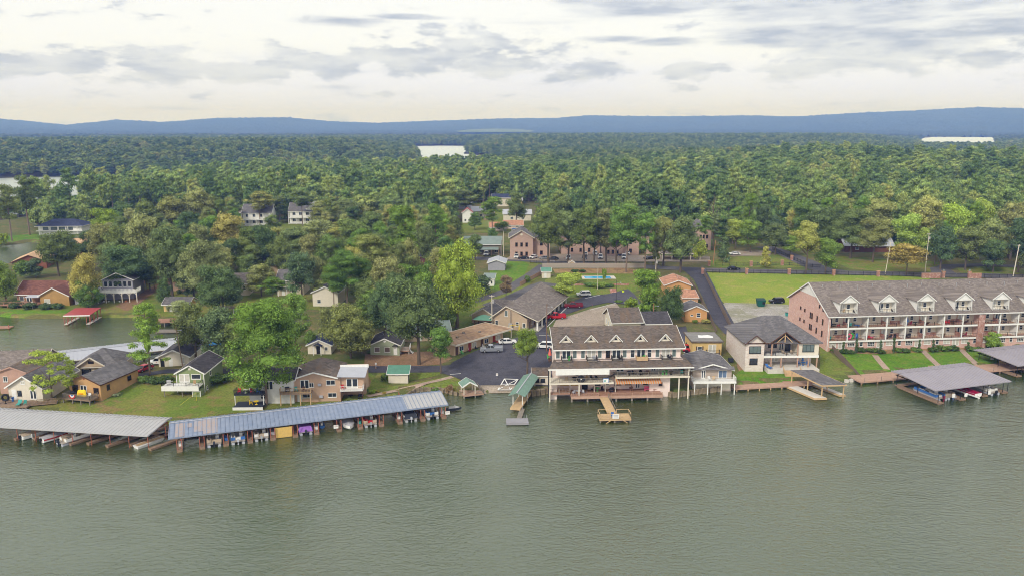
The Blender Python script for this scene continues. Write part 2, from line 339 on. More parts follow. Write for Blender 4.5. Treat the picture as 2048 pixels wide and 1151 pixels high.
def roof_parts(root,kind,x0,x1,y0,y1,h,rise,o,rm,tm,t=.18,ribs=False,gable_mat=None):
    a=MB();tr=MB();xm,ym=(x0+x1)/2,(y0+y1)/2
    if kind=='gx':
        k=rise/(ym-y0);zo=h-o*k
        a.slab([(x0-o,y0-o,zo),(x1+o,y0-o,zo),(x1+o,ym,h+rise),(x0-o,ym,h+rise)],t);a.slab([(x0-o,ym,h+rise),(x1+o,ym,h+rise),(x1+o,y1+o,zo),(x0-o,y1+o,zo)],t)
        for xx in(x0-o,x1+o):
            s=-.04 if xx<xm else .04
            tr.beam((xx+s,y0-o,zo-t*.6),(xx+s,ym,h+rise-t*.6),.07,.26);tr.beam((xx+s,ym,h+rise-t*.6),(xx+s,y1+o,zo-t*.6),.07,.26)
        tr.box(x0-o,x1+o,y0-o-.07,y0-o-.002,zo-.24,zo-.02);tr.box(x0-o,x1+o,y1+o+.002,y1+o+.07,zo-.24,zo-.02)
    elif kind=='gy':
        k=rise/(xm-x0);zo=h-o*k
        a.slab([(x0-o,y1+o,zo),(x0-o,y0-o,zo),(xm,y0-o,h+rise),(xm,y1+o,h+rise)],t);a.slab([(xm,y1+o,h+rise),(xm,y0-o,h+rise),(x1+o,y0-o,zo),(x1+o,y1+o,zo)],t)
        for yy in(y0-o,y1+o):
            s=-.04 if yy<ym else .04
            tr.beam((x0-o,yy+s,zo-t*.6),(xm,yy+s,h+rise-t*.6),.07,.26);tr.beam((xm,yy+s,h+rise-t*.6),(x1+o,yy+s,zo-t*.6),.07,.26)
        tr.box(x0-o-.07,x0-o-.002,y0-o,y1+o,zo-.24,zo-.02);tr.box(x1+o+.002,x1+o+.07,y0-o,y1+o,zo-.24,zo-.02)
    elif kind=='hip':
        W=x1-x0+2*o;Dd=y1-y0+2*o;zo=h-.05
        if W>=Dd:r1,r2=(x0-o+Dd/2,ym),(x1+o-Dd/2,ym)
        else:r1,r2=(xm,y0-o+W/2),(xm,y1+o-W/2)
        A,B,C,E=(x0-o,y0-o,zo),(x1+o,y0-o,zo),(x1+o,y1+o,zo),(x0-o,y1+o,zo);P=(*r1,h+rise);Q=(*r2,h+rise)
        if abs(W-Dd)<.05:
            for q in((A,B,P),(B,C,P),(C,E,P),(E,A,P)):a.slab(q,t)
        elif W>Dd:
            for q in((A,B,Q,P),(B,C,Q),(C,E,P,Q),(E,A,P)):a.slab(q,t)
        else:
            for q in((A,B,P),(B,C,Q,P),(C,E,Q),(E,A,P,Q)):a.slab(q,t)
        tr.box(x0-o,x1+o,y0-o-.06,y0-o-.002,zo-.24,zo-.03);tr.box(x0-o,x1+o,y1+o+.002,y1+o+.06,zo-.24,zo-.03);tr.box(x0-o-.06,x0-o-.002,y0-o,y1+o,zo-.24,zo-.03);tr.box(x1+o+.002,x1+o+.06,y0-o,y1+o,zo-.24,zo-.03)
    elif kind=='flat':
        a.box(x0-o,x1+o,y0-o,y1+o,h,h+.12);tr.box(x0-o-.05,x1+o+.05,y0-o-.06,y0-o-.002,h-.1,h+.22);tr.box(x0-o-.05,x1+o+.05,y1+o+.002,y1+o+.06,h-.1,h+.22)
        tr.box(x0-o-.06,x0-o-.002,y0-o,y1+o,h-.1,h+.22);tr.box(x1+o+.002,x1+o+.06,y0-o,y1+o,h-.1,h+.22)
    elif kind=='shed':
        a.slab([(x0-o,y0-o,h),(x1+o,y0-o,h),(x1+o,y1+o,h+rise),(x0-o,y1+o,h+rise)],t);tr.box(x0-o,x1+o,y0-o-.06,y0-o-.002,h-.24,h-.02)
        for xx in(x0-o-.04,x1+o+.04):tr.beam((xx,y0-o,h-.1),(xx,y1+o,h+rise-.1),.06,.24)
    ro=part('roof',a,rm,root);part('fascia',tr,tm,ro)
    if ribs:
        b=MB();n=int((x1-x0+2*o)/.6)
        for i in range(n+1):
            xx=x0-o+.02+(x1-x0+2*o-.04)*i/n
            if kind=='gx':
                b.beam((xx,y0-o,zo+.02),(xx,ym,h+rise+.02),.05,.05);b.beam((xx,ym,h+rise+.02),(xx,y1+o,zo+.02),.05,.05)
            elif kind=='shed':b.beam((xx,y0-o,h+.02),(xx,y1+o,h+rise+.02),.05,.05)
        if kind=='gy':
            n=int((y1-y0+2*o)/.6)
            for i in range(n+1):
                yy=y0-o+.02+(y1-y0+2*o-.04)*i/n
                b.beam((x0-o,yy,zo+.02),(xm,yy,h+rise+.02),.05,.05);b.beam((xm,yy,h+rise+.02),(x1+o,yy,zo+.02),.05,.05)
        if b.v:part('roof_seams',b,rm,ro,kind='stuff')
    return ro
def walls(root,kind,w,d,h,rise,wm,z0=-.6,x0=0,y0=0,gm=None):
    a=MB();a.box(x0,x0+w,y0,y0+d,z0,h);g=MB()if gm else a
    if kind=='gx':g.prism([(x0,y0,h),(x0,y0+d/2,h+rise-.02),(x0,y0+d,h)],(w,0,0))
    if kind=='gy':g.prism([(x0,y0,h),(x0+w,y0,h),(x0+w/2,y0,h+rise-.02)],(0,d,0))
    o=part('wall',a,wm,root)
    if gm:part('gable',g,gm,root)
    return o
def house(label,loc,ang,w,d,h,kind='gx',rise=2,wm=cream,rm=sh_grey,tm=white,o=.45,wins=(),doors=(),cat='house',name='house',ribs=False,vents=0,gm=None,group=None,z0=-.8,x_org=0):
    root=thing(name,label,cat,loc,ang,group);HC.append((loc[0]+w/2*math.cos(ang)-d/2*math.sin(ang),loc[1]+w/2*math.sin(ang)+d/2*math.cos(ang),max(w,d)/2))
    walls(root,kind,w,d,h,rise,wm,z0,gm=gm);roof_parts(root,kind,0,w,0,d,h,rise,o,rm,tm,ribs=ribs)
    for q in wins:window(root,q[0],(w,d),*q[1:])
    for q in doors:door(root,q[0],(w,d),*q[1:])
    rr=random.Random(len(label))
    for i in range(vents):
        x=w*(.2+.6*rr.random());f=.3+.35*rr.random()
        if kind in('gx','hip'):y=d*.5*(1+f*.4);z=h+rise*(1-abs(y-d/2)/(d/2))if kind=='gx' else h+rise*.5;y=y if kind=='gx' else d*.28
        else:y=d*f;z=h+rise*(1-abs(x-w/2)/(w/2))if kind=='gy' else h+.1
        v=MB();v.tube((x,y,z-.4),(x,y,z+.35),.07,n=6);part('vent_pipe',v,steel,root)
    return root
def front(L,R,ytop=None,z=None):
    """front wall from its two ground corners in the photo: place, heading, width and eave height"""
    if z is None:a=GT(*L);b=GT(*R)
    else:a=(*G(*L,z),z);b=(*G(*R,z),z)
    ang=math.atan2(b[1]-a[1],b[0]-a[0]);wd=math.hypot(b[0]-a[0],b[1]-a[1]);zz=min(a[2],b[2])
    h=hgt(a[0],a[1],zz,ytop)if ytop else None
    return(a[0],a[1],zz),ang,wd,h
def railing(parent,pts,h=1.0,m=white,pick=.35,post=1.8,name='railing',rw=.07,bw=.035):
    a=MB()
    for p,q in zip(pts,pts[1:]):
        p=Vector(p);q=Vector(q);L=(q-p).length;n=max(1,round(L/post));up=Vector((0,0,1))
        a.beam(p+up*h,q+up*h,rw,.06);a.beam(p+up*.12,q+up*.12,rw*.7,.05)
        for i in range(n+1):e=p+(q-p)*i/n;a.beam(e,e+up*(h+.06),.09)
        k=int(L/pick)
        for i in range(1,k):e=p+(q-p)*i/k;a.beam(e+up*.12,e+up*h,bw)
    return part(name,a,m,parent)
def planks(parent,x0,x1,y0,y1,z,m=wood,along='y',name='decking',pw=.28,t=.06,joist=True):
    a=MB()
    if along=='y':
        n=max(1,int((x1-x0)/pw));s=(x1-x0)/n
        for i in range(n):a.box(x0+i*s+.012,x0+(i+1)*s-.012,y0,y1,z-t,z+.006*((i*7)%3))
    else:
        n=max(1,int((y1-y0)/pw));s=(y1-y0)/n
        for i in range(n):a.box(x0,x1,y0+i*s+.012,y0+(i+1)*s-.012,z-t,z+.006*((i*7)%3))
    o=part(name,a,m,parent,kind='stuff')
    if joist:
        b=MB();b.box(x0+.02,x1-.02,y0+.02,y0+.1,z-t-.24,z-t-.002);b.box(x0+.02,x1-.02,y1-.1,y1-.02,z-t-.24,z-t-.002);b.box(x0+.02,x0+.1,y0+.1,y1-.1,z-t-.24,z-t-.002);b.box(x1-.1,x1-.02,y0+.1,y1-.1,z-t-.24,z-t-.002)
        n=max(1,int((x1-x0)/1.5))
        for i in range(1,n):x=x0+(x1-x0)*i/n;b.box(x-.03,x+.03,y0+.1,y1-.1,z-t-.2,z-t-.002)
        part('joist_frame',b,m,parent)
    return o
def posts(parent,pts,r=.08,m=wood,round_=False,name='post'):
    for x,y,z0,z1 in pts:
        key=('post',round(z1-z0,2),r,m.name,round_)
        def mk():
            a=MB()
            (a.tube((0,0,0),(0,0,z1-z0),r,n=8)if round_ else a.box(-r,r,-r,r,0,z1-z0));return a.mesh('post',m)
        link(name,cached(key,mk),parent,(x,y,z0))

# ------------------------------------------------------------------ ground, water, roads
def grid_mesh(name,xs,ys,zf,mats,skip=None):
    Xg,Yg=np.meshgrid(xs,ys);P=np.stack([Xg.ravel(),Yg.ravel()],1);z=zf(P)
    nx,ny=len(xs),len(ys);i=np.arange((nx-1)*(ny-1));r,c=i//(nx-1),i%(nx-1);a=r*nx+c
    q=np.stack([a,a+1,a+nx+1,a+nx],1)
    if skip is not None:
        cen=(P[q[:,0]]+P[q[:,2]])/2;q=q[~skip(cen)]
    return np_mesh(name,np.column_stack([P,z]),q,mats)
def np_mesh(name,V,Q,mats,smooth=True):
    me=bpy.data.meshes.new(name);k=Q.shape[1];me.vertices.add(len(V));me.vertices.foreach_set('co',np.asarray(V,np.float32).ravel())
    me.loops.add(Q.size);me.loops.foreach_set('vertex_index',np.asarray(Q,np.int32).ravel());me.polygons.add(len(Q))
    me.polygons.foreach_set('loop_start',np.arange(0,Q.size,k,dtype=np.int32));me.polygons.foreach_set('use_smooth',np.full(len(Q),smooth))
    for m in(mats if isinstance(mats,list)else[mats]):me.materials.append(m)
    me.update();me.validate();return me
def gmat(name,cols,scales=(.05,.35,1.7),rough=.95,bump=.05):
    """ground cover: three colours broken up at three sizes"""
    m=bpy.data.materials.new(name);m.use_nodes=True;t=m.node_tree;b=t.nodes['Principled BSDF'];b.inputs['Roughness'].default_value=rough;b.inputs['Specular IOR Level'].default_value=.1
    g=N('ShaderNodeNewGeometry',t);prev=None;fac=[]
    for s in scales:
        n=N('ShaderNodeTexNoise',t);n.inputs['Scale'].default_value=s;n.inputs['Detail'].default_value=6;n.inputs['Roughness'].default_value=.65;t.links.new(g.outputs['Position'],n.inputs['Vector']);fac.append(n.outputs['Fac'])
    x=N('ShaderNodeMixRGB',t);x.inputs[1].default_value=(*cols[0],1);x.inputs[2].default_value=(*cols[1],1);t.links.new(smst(t,fac[0],.4,.62),x.inputs[0])
    y=N('ShaderNodeMixRGB',t);t.links.new(x.outputs[0],y.inputs[1]);y.inputs[2].default_value=(*cols[2],1);t.links.new(mth(t,'MULTIPLY',smst(t,fac[1],.48,.68),.85),y.inputs[0])
    z=N('ShaderNodeMixRGB',t);z.blend_type='MULTIPLY';z.inputs[0].default_value=.6;t.links.new(y.outputs[0],z.inputs[1])
    cr=N('ShaderNodeMapRange',t);cr.inputs[1].default_value=.3;cr.inputs[2].default_value=.7;cr.inputs[3].default_value=.4;cr.inputs[4].default_value=1.5;t.links.new(fac[2],cr.inputs[0]);t.links.new(cr.outputs[0],z.inputs[2])
    t.links.new(z.outputs[0],b.inputs['Base Color'])
    if bump:
        bp=N('ShaderNodeBump',t);bp.inputs['Distance'].default_value=bump;t.links.new(fac[2],bp.inputs['Height']);t.links.new(bp.outputs[0],b.inputs['Normal'])
    MATS[name]=m;return m
g_base=gmat('rough_ground',[(.10,.13,.035),(.14,.13,.05),(.21,.15,.08)],(.04,.25,2.5))
g_forest=gmat('forest_floor',[(.04,.045,.02),(.07,.05,.03),(.03,.04,.015)],(.02,.2,1.5))
g_lawn=gmat('mown_lawn',[(.13,.185,.03),(.17,.20,.045),(.21,.175,.06)])
g_green=gmat('watered_lawn',[(.095,.20,.02),(.14,.235,.028),(.19,.21,.05)],(.1,.5,1.8))
g_field=gmat('field_grass',[(.19,.27,.035),(.25,.29,.05),(.33,.29,.09)],(.03,.22,2.5))
g_yard=gmat('patchy_yard',[(.13,.185,.03),(.20,.20,.05),(.25,.16,.08)],(.07,.3,2.5))
g_dirt=gmat('bare_dirt',[(.25,.15,.09),(.30,.19,.12),(.19,.13,.07)],(.1,.5,3))
g_asph=gmat('dark_asphalt',[(.072,.070,.088),(.094,.090,.108),(.056,.055,.068)],(.06,.4,4),.85,.01)
g_road=gmat('worn_asphalt',[(.115,.108,.12),(.14,.13,.135),(.10,.095,.105)],(.06,.4,4),.9,.01)
g_conc=gmat('concrete_apron',[(.34,.28,.23),(.28,.23,.18),(.40,.34,.28)],(.08,.4,3),.9,.01)
g_grav=gmat('pale_gravel',[(.36,.33,.31),(.26,.25,.18),(.42,.40,.38)],(.06,.35,3),.95,.03)
g_mulch=gmat('mulch',[(.28,.17,.09),(.36,.25,.12),(.20,.12,.06)],(.2,.7,4))
g_path=gmat('paver_path',[(.42,.31,.25),(.36,.26,.21),(.47,.37,.30)],(.2,.8,4),.9,.02)
g_mead=gmat('far_meadow',[(.12,.17,.06),(.15,.18,.08),(.10,.14,.05)],(.004,.02,.1),.95,0)
# water
wm_=bpy.data.materials.new('lake_water');wm_.use_nodes=True;t=wm_.node_tree;t.nodes.clear()
g=N('ShaderNodeNewGeometry',t)
def wnoise(scale,sx,sy,rot,det,rough=.55):
    mp=N('ShaderNodeMapping',t);mp.inputs['Scale'].default_value=(sx,sy,1);mp.inputs['Rotation'].default_value=(0,0,rot);t.links.new(g.outputs['Position'],mp.inputs['Vector'])
    n=N('ShaderNodeTexNoise',t);n.inputs['Scale'].default_value=scale;n.inputs['Detail'].default_value=det;n.inputs['Roughness'].default_value=rough;n.inputs['Distortion'].default_value=.6;t.links.new(mp.outputs[0],n.inputs['Vector']);return n.outputs['Fac']
x=N('ShaderNodeMixRGB',t);x.inputs[1].default_value=(.024,.046,.006,1);x.inputs[2].default_value=(.036,.054,.012,1);t.links.new(smst(t,wnoise(.02,1,1,0,3),.35,.65),x.inputs[0])
wv=mth(t,'ADD',wnoise(1.7,.65,1,.22,4,.65),mth(t,'MULTIPLY',wnoise(.36,.55,1,-.3,2),1.1))
pt_=N('ShaderNodeMapRange',t);pt_.inputs[1].default_value=.35;pt_.inputs[2].default_value=.65;pt_.inputs[3].default_value=.42;pt_.inputs[4].default_value=1.1;t.links.new(wnoise(.016,.6,1,.3,5,.6),pt_.inputs[0])
bp=N('ShaderNodeBump',t);bp.inputs['Distance'].default_value=.26;sy_=N('ShaderNodeSeparateXYZ',t);t.links.new(g.outputs['Position'],sy_.inputs[0]);WY=sy_.outputs[1];cm_=N('ShaderNodeMapRange',t);t.links.new(sy_.outputs[1],cm_.inputs[0]);cm_.inputs[1].default_value=300;cm_.inputs[2].default_value=900;cm_.inputs[3].default_value=1;cm_.inputs[4].default_value=.02;t.links.new(mth(t,'MULTIPLY',pt_.outputs[0],cm_.outputs[0]),bp.inputs['Strength']);t.links.new(wv,bp.inputs['Height'])
df=N('ShaderNodeBsdfDiffuse',t);t.links.new(x.outputs[0],df.inputs[0]);gl=N('ShaderNodeBsdfGlossy',t);gl.inputs[0].default_value=(.97,1,.94,1);rf_=N('ShaderNodeMapRange',t);rf_.inputs[1].default_value=350;rf_.inputs[2].default_value=900;rf_.inputs[3].default_value=.05;rf_.inputs[4].default_value=.42;t.links.new(bp.outputs[0],gl.inputs['Normal'])
t.links.new(WY,rf_.inputs[0]);t.links.new(rf_.outputs[0],gl.inputs['Roughness'])
fr=N('ShaderNodeFresnel',t);fr.inputs[0].default_value=2.6;t.links.new(bp.outputs[0],fr.inputs['Normal'])
ms=N('ShaderNodeMixShader',t);t.links.new(fr.outputs[0],ms.inputs[0]);t.links.new(df.outputs[0],ms.inputs[1]);t.links.new(gl.outputs[0],ms.inputs[2]);o_=N('ShaderNodeOutputMaterial',t);t.links.new(ms.outputs[0],o_.inputs[0])
a=MB();a.poly([(-8500,-285,0),(8500,-285,0),(8500,5200,0),(-8500,5200,0)]);part('lake_water',a,wm_,None,kind='structure')
# near and far ground
xs=np.arange(-300,341,2.0);ys=np.arange(128,721,2.0)
link('ground',grid_mesh('ground',xs,ys,hnp,g_base),kind='structure')
xs2=np.arange(-4200,4201,30.0);ys2=np.concatenate([np.arange(100,2600,25.0),np.arange(2600,5300,60.0)])
link('terrain',grid_mesh('terrain',xs2,ys2,lambda P:hnp(P)-.35*(P[:,1]<740)*(np.abs(P[:,0])<380),g_forest,skip=lambda c:(np.abs(c[:,0]-20)<300)&(c[:,1]>150)&(c[:,1]<700)),kind='structure')
def drape(name,pts,m,off=.05,grid=3.0,world=False,kind='structure',parent=None):
    P=[(p[0],p[1])if world else GT(*p)[:2]for p in pts];P=np.array(P);n=len(P)
    Vb=[];
    for i in range(n):
        a_,b_=P[i],P[(i+1)%n];k=max(1,int(np.hypot(*(b_-a_))/grid))
        for j in range(k):Vb.append(a_+(b_-a_)*j/k)
    nb=len(Vb);x0,y0=P.min(0);x1,y1=P.max(0)
    gx,gy=np.meshgrid(np.arange(x0,x1,grid),np.arange(y0,y1,grid));Q=np.stack([gx.ravel(),gy.ravel()],1)
    Q=Q[pip(Q,P)]if len(Q)else Q
    allv=[Vector(v)for v in Vb]+[Vector(v)for v in Q]
    r=delaunay_2d_cdt(allv,[(i,(i+1)%nb)for i in range(nb)],[list(range(nb))],1,1e-4)
    V2=np.array([tuple(v)for v in r[0]]);z=hnp(V2)+off
    me=bpy.data.meshes.new(name);me.from_pydata(np.column_stack([V2,z]).tolist(),[],[tuple(f)for f in r[2]]);me.materials.append(m);me.update()
    # make the sheet face up
    if len(me.polygons)and me.polygons[0].normal.z<0:me.flip_normals()
    return link(name,me,parent,kind=kind)
def strip(name,pts,wd,m,off=.06,world=False,grid=3.0):
    P=[np.array(p[:2])if world else np.array(GT(*p)[:2])for p in pts];L=[];R=[]
    for i,p in enumerate(P):
        d=P[min(i+1,len(P)-1)]-P[max(i-1,0)];d=d/np.hypot(*d);nrm=np.array([-d[1],d[0]]);w_=wd[i]if isinstance(wd,(list,tuple))else wd
        L.append(p+nrm*w_/2);R.append(p-nrm*w_/2)
    return drape(name,L+R[::-1],m,off,grid,world=True)
# left shore yards
drape('yard',[(-60,812),(100,827),(346,848),(500,833),(650,815),(790,792),(800,780),(740,745),(560,745),(380,740),(262,755),(200,790),(110,800),(-60,802)],g_yard,.04)
drape('dirt_bank',[(560,790),(740,772),(742,760),(730,742),(700,745),(600,760)],g_dirt,.05)
drape('lawn',[(600,818),(700,806),(780,796),(800,790),(850,778),(880,778),(925,785),(935,770),(905,750),(780,772),(700,790),(640,803)],g_lawn,.07)
drape('lawn',[(742,765),(800,765),(884,748),(895,742),(860,736),(760,738)],g_lawn,.06)
drape('dirt_yard',[(728,735),(880,728),(905,716),(880,700),(820,704),(730,708)],g_dirt,.06)
strip('footpath',[(735,792),(790,781),(850,766),(905,753)],1.4,g_path,.1)
# the lane and the car parks
strip('lane',[(250,755),(330,742),(420,742),(560,741),(700,737),(820,738),(930,735)],4.2,g_asph,.10)
drape('parking_lot',[(880,745),(905,752),(950,770),(1045,770),(1110,772),(1115,720),(1108,690),(1092,660),(1098,640),(1180,612),(1215,605),(1288,612),(1268,588),(1256,578),(1215,588),(1170,592),(1125,612),(1088,640),(1058,668),(1000,684),(950,702),(905,724),(893,738)],g_asph,.12)
drape('parking_lot',[(1350,655),(1372,652),(1385,700),(1384,720),(1372,720)],g_asph,.12)
drape('concrete_apron',[(1098,668),(1112,640),(1180,618),(1232,606),(1240,616),(1222,625),(1210,650),(1140,668)],g_conc,.13)
drape('boat_ramp',[(952,789),(975,786),(1040,785),(1066,790),(1064,772),(1040,766),(962,766),(945,780)],g_conc,.08)
# motel lawns
drape('lawn',[(930,600),(985,560),(1040,520),(1100,525),(1090,545),(1020,600),(960,660),(915,662),(905,640)],g_lawn,.05)
drape('lawn',[(975,515),(1040,518),(1058,530),(1045,555),(1020,575),(985,580)],g_green,.07)
drape('lawn',[(1090,560),(1130,540),(1250,540),(1300,540),(1300,575),(1262,585),(1222,588),(1170,592),(1110,600),(1090,590)],g_lawn,.06)
drape('poolside_bed',[(1105,538),(1240,536),(1285,540),(1280,548),(1110,546)],g_mulch,.09)
strip('driveway',[(900,612),(950,603),(1010,582),(1060,552),(1090,530)],[3.5,3.5,4,5,5],g_road,.10)
strip('driveway',[(975,612),(1020,598),(1075,575),(1100,566)],[5,6,8,8],g_road,.09)
# road along the back, gate lane
strip('road',[(930,516),(1060,521),(1120,526),(1240,530),(1330,536),(1420,540),(1550,543),(1700,546),(1850,549),(2000,552),(2300,560)],7.5,g_road,.12,grid=4)
strip('road',[(1690,546),(1640,538),(1600,520),(1565,505),(1530,494)],[9,9,9,8,8],g_road,.14,grid=4)
strip('road',[(1890,548),(1880,538),(1900,532),(1960,530),(2060,534)],[9,7,6,5,5],g_road,.14,grid=4)
strip('gate_lane',[(1385,536),(1405,560),(1425,600),(1448,645),(1470,668)],[9,6,5.5,5.5,5.5],g_asph,.13,grid=2.5)
strip('road_verge',[(1403,556),(1433,612),(1463,660)],1.6,g_green,.11,grid=2)
drape('concrete_parking',[(1010,519),(1070,522),(1250,524),(1420,524),(1420,514),(1250,510),(1110,508),(1030,506)],g_conc,.13,4)
drape('concrete_parking',[(1460,512),(1540,512),(1545,502),(1470,502)],g_conc,.10,4)
drape('lawn',[(1410,545),(1560,548),(1800,552),(1860,556),(1850,580),(1600,600),(1570,612),(1450,608),(1432,590)],g_field,.07,4)
drape('gravel_yard',[(1440,612),(1450,605),(1560,608),(1600,612),(1600,650),(1560,660),(1480,660),(1462,640)],g_grav,.10,3)
drape('lawn',[(1420,534),(1560,536),(1640,533),(1600,520),(1560,508),(1470,514),(1420,522)],g_lawn,.07,4)
drape('lawn',[(1700,538),(1760,543),(1880,544),(1870,534),(1890,526),(1820,520),(1680,512),(1660,520)],g_yard,.06,4)
drape('lawn',[(1920,546),(2100,550),(2080,538),(1960,533),(1915,538)],g_yard,.08,4)
# condominium lawns
drape('lawn',[(1668,698),(2090,690),(2120,722),(1958,730),(1790,748),(1722,760)],g_green,.045,2);drape('lawn',[(1770,708),(1848,706),(1876,738),(1802,746)],g_green,.06,2)
drape('lawn',[(1858,704),(1925,702),(1948,730),(1886,737)],g_green,.06,2);drape('lawn',[(1932,702),(2080,696),(2100,722),(1958,729)],g_green,.06,2)
strip('footpath',[(1750,710),(1776,748)],1.5,g_path,.1,grid=1.5);strip('footpath',[(1845,700),(1880,738)],1.5,g_path,.1,grid=1.5);strip('footpath',[(1922,698),(1952,731)],1.5,g_path,.1,grid=1.5);strip('footpath',[(2030,694),(2050,712)],1.5,g_path,.1,grid=1.5)
strip('mulch_bed',[(1660,700),(1740,704),(1840,700),(1950,696),(2080,692)],2.6,g_mulch,.08,grid=2)
drape('lawn',[(1472,772),(1500,768),(1590,762),(1575,740),(1500,736),(1480,740),(1468,752)],g_green,.05,2)
drape('lawn',[(1640,690),(1655,700),(1716,752),(1700,758),(1600,764),(1612,742),(1640,740)],g_lawn,.05,2)
drape('gravel_yard',[(1640,690),(1470,640),(1462,650),(1475,735),(1480,745)],g_dirt,.04,3)
# far left lawns, tracks
drape('lawn',[(-60,633),(60,636),(130,634),(330,632),(420,640),(430,600),(330,560),(200,610),(0,612),(-60,612)],g_yard,.05,3)
drape('lawn',[(-60,632),(60,635),(200,633),(200,622),(0,618),(-60,618)],g_green,.08,3)
drape('dirt_track',[(230,612),(290,580),(330,560),(345,565),(290,598),(255,622)],g_dirt,.08,3)
drape('lawn',[(-80,486),(0,490),(60,483),(76,486),(85,470),(60,468),(0,474)],g_green,.07,4)
drape('lawn',[(380,615),(520,612),(640,620),(640,590),(500,585),(400,590)],g_yard,.06,3)
drape('lawn',[(915,466),(1075,466),(1070,436),(1000,420),(930,424)],g_lawn,.1,5)
drape('lawn',[(420,460),(660,468),(660,446),(480,446)],g_lawn,.1,5)

# ------------------------------------------------------------------ brick condominium on the right
def furn_mesh(kind,m):
    def mk():
        a=MB()
        if kind=='chair':
            a.box(-.28,.28,-.28,.28,.38,.48);a.box(-.28,.28,.22,.30,.48,1.0)
            for x in(-.25,.25):
                for y in(-.25,.25):a.box(x-.025,x+.025,y-.025,y+.025,0,.38)
                a.box(x-.03,x+.03,-.28,.28,.62,.67)
        elif kind=='table':
            a.tube((0,0,.7),(0,0,.75),.55,n=12);a.tube((0,0,0),(0,0,.7),.05,n=6);a.tube((0,0,0),(0,0,.04),.28,n=8)
        elif kind=='lounger':
            a.box(-.35,.35,-.9,.4,.3,.4);a.hexa([(-.35,.4,.3),(.35,.4,.3),(.35,.45,.4),(-.35,.45,.4)],[(-.35,.95,.8),(.35,.95,.8),(.35,.98,.88),(-.35,.98,.88)])
            for x in(-.3,.3):
                for y in(-.8,.3):a.box(x-.03,x+.03,y-.03,y+.03,0,.3)
        elif kind=='grill':
            a.box(-.45,.45,-.28,.28,.55,.8);a.prism([(-.42,-.26,.8),(-.42,-.16,1.05),(-.42,.16,1.05),(-.42,.26,.8)],(.84,0,0));a.box(-.4,.4,-.25,.25,.1,.15)
            for x in(-.42,.42):
                for y in(-.22,.22):a.box(x-.03,x+.03,y-.03,y+.03,0,.55)
            a.box(.45,.8,-.22,.22,.72,.77)
        elif kind=='tube':
            n=14;R=.6;r_=.22;vs=[];fs=[]
            for i in range(n):
                for j in range(7):
                    A=2*math.pi*i/n;B=2*math.pi*j/7;vs.append(((R+r_*math.cos(B))*math.cos(A),.0+r_*math.sin(B),.82+(R+r_*math.cos(B))*math.sin(A)))
            for i in range(n):
                for j in range(7):fs.append((i*7+j,((i+1)%n)*7+j,((i+1)%n)*7+(j+1)%7,i*7+(j+1)%7))
            a.add(vs,fs)
        elif kind=='planter':
            a.tube((0,0,0),(0,0,.4),.2,.28,8);
            for i in range(16):th=i*2.4;a.add([(0,0,.38),(math.cos(th)*.34,math.sin(th)*.34,.75+.12*(i%3)),(math.cos(th+.5)*.2,math.sin(th+.5)*.2,.95)],[(0,1,2)])
        elif kind=='umbrella':
            a.tube((0,0,0),(0,0,1.9),.03,n=6);n=8
            for i in range(n):A=2*math.pi*i/n;B=2*math.pi*(i+1)/n;a.add([(0,0,2.3),(math.cos(A)*.3,math.sin(A)*.3,1.0),(math.cos(B)*.3,math.sin(B)*.3,1.0)],[(0,1,2)])
        elif kind=='bench':
            for i in range(3):a.box(-.75,.75,-.25+i*.16,-.12+i*.16,.42,.46)
            for i in range(3):a.box(-.75,.75,.24,.28,.55+i*.15,.66+i*.15)
            for x in(-.65,.65):a.box(x-.04,x+.04,-.22,-.16,0,.42);a.box(x-.04,x+.04,.24,.3,0,1.0)
        return a.mesh(kind,m)
    return cached((kind,m.name),mk)
FL={'chair':'patio chair','table':'round patio table','lounger':'reclining lounger','grill':'covered grill','tube':'inflatable ring','planter':'potted plant','umbrella':'folded parasol','bench':'slatted bench'}
FN={'chair':'patio_chair','table':'patio_table','lounger':'lounger','grill':'grill','tube':'inflatable_ring','planter':'potted_plant','umbrella':'parasol','bench':'bench'}
def furn(kind,m,root,x,y,z,rz,where_,colr,group=None):
    c,s=math.cos(root.rotation_euler[2]),math.sin(root.rotation_euler[2]);L=root.location
    return link(FN[kind],furn_mesh(kind,m),None,(L[0]+x*c-y*s,L[1]+x*s+y*c,L[2]+z),root.rotation_euler[2]+rz,f"{colr} {FL[kind]} {where_}",cat={'chair':'chair','table':'table','lounger':'lounger','grill':'grill','tube':'inflatable','planter':'potted plant','umbrella':'parasol','bench':'bench'}[kind],group=group)
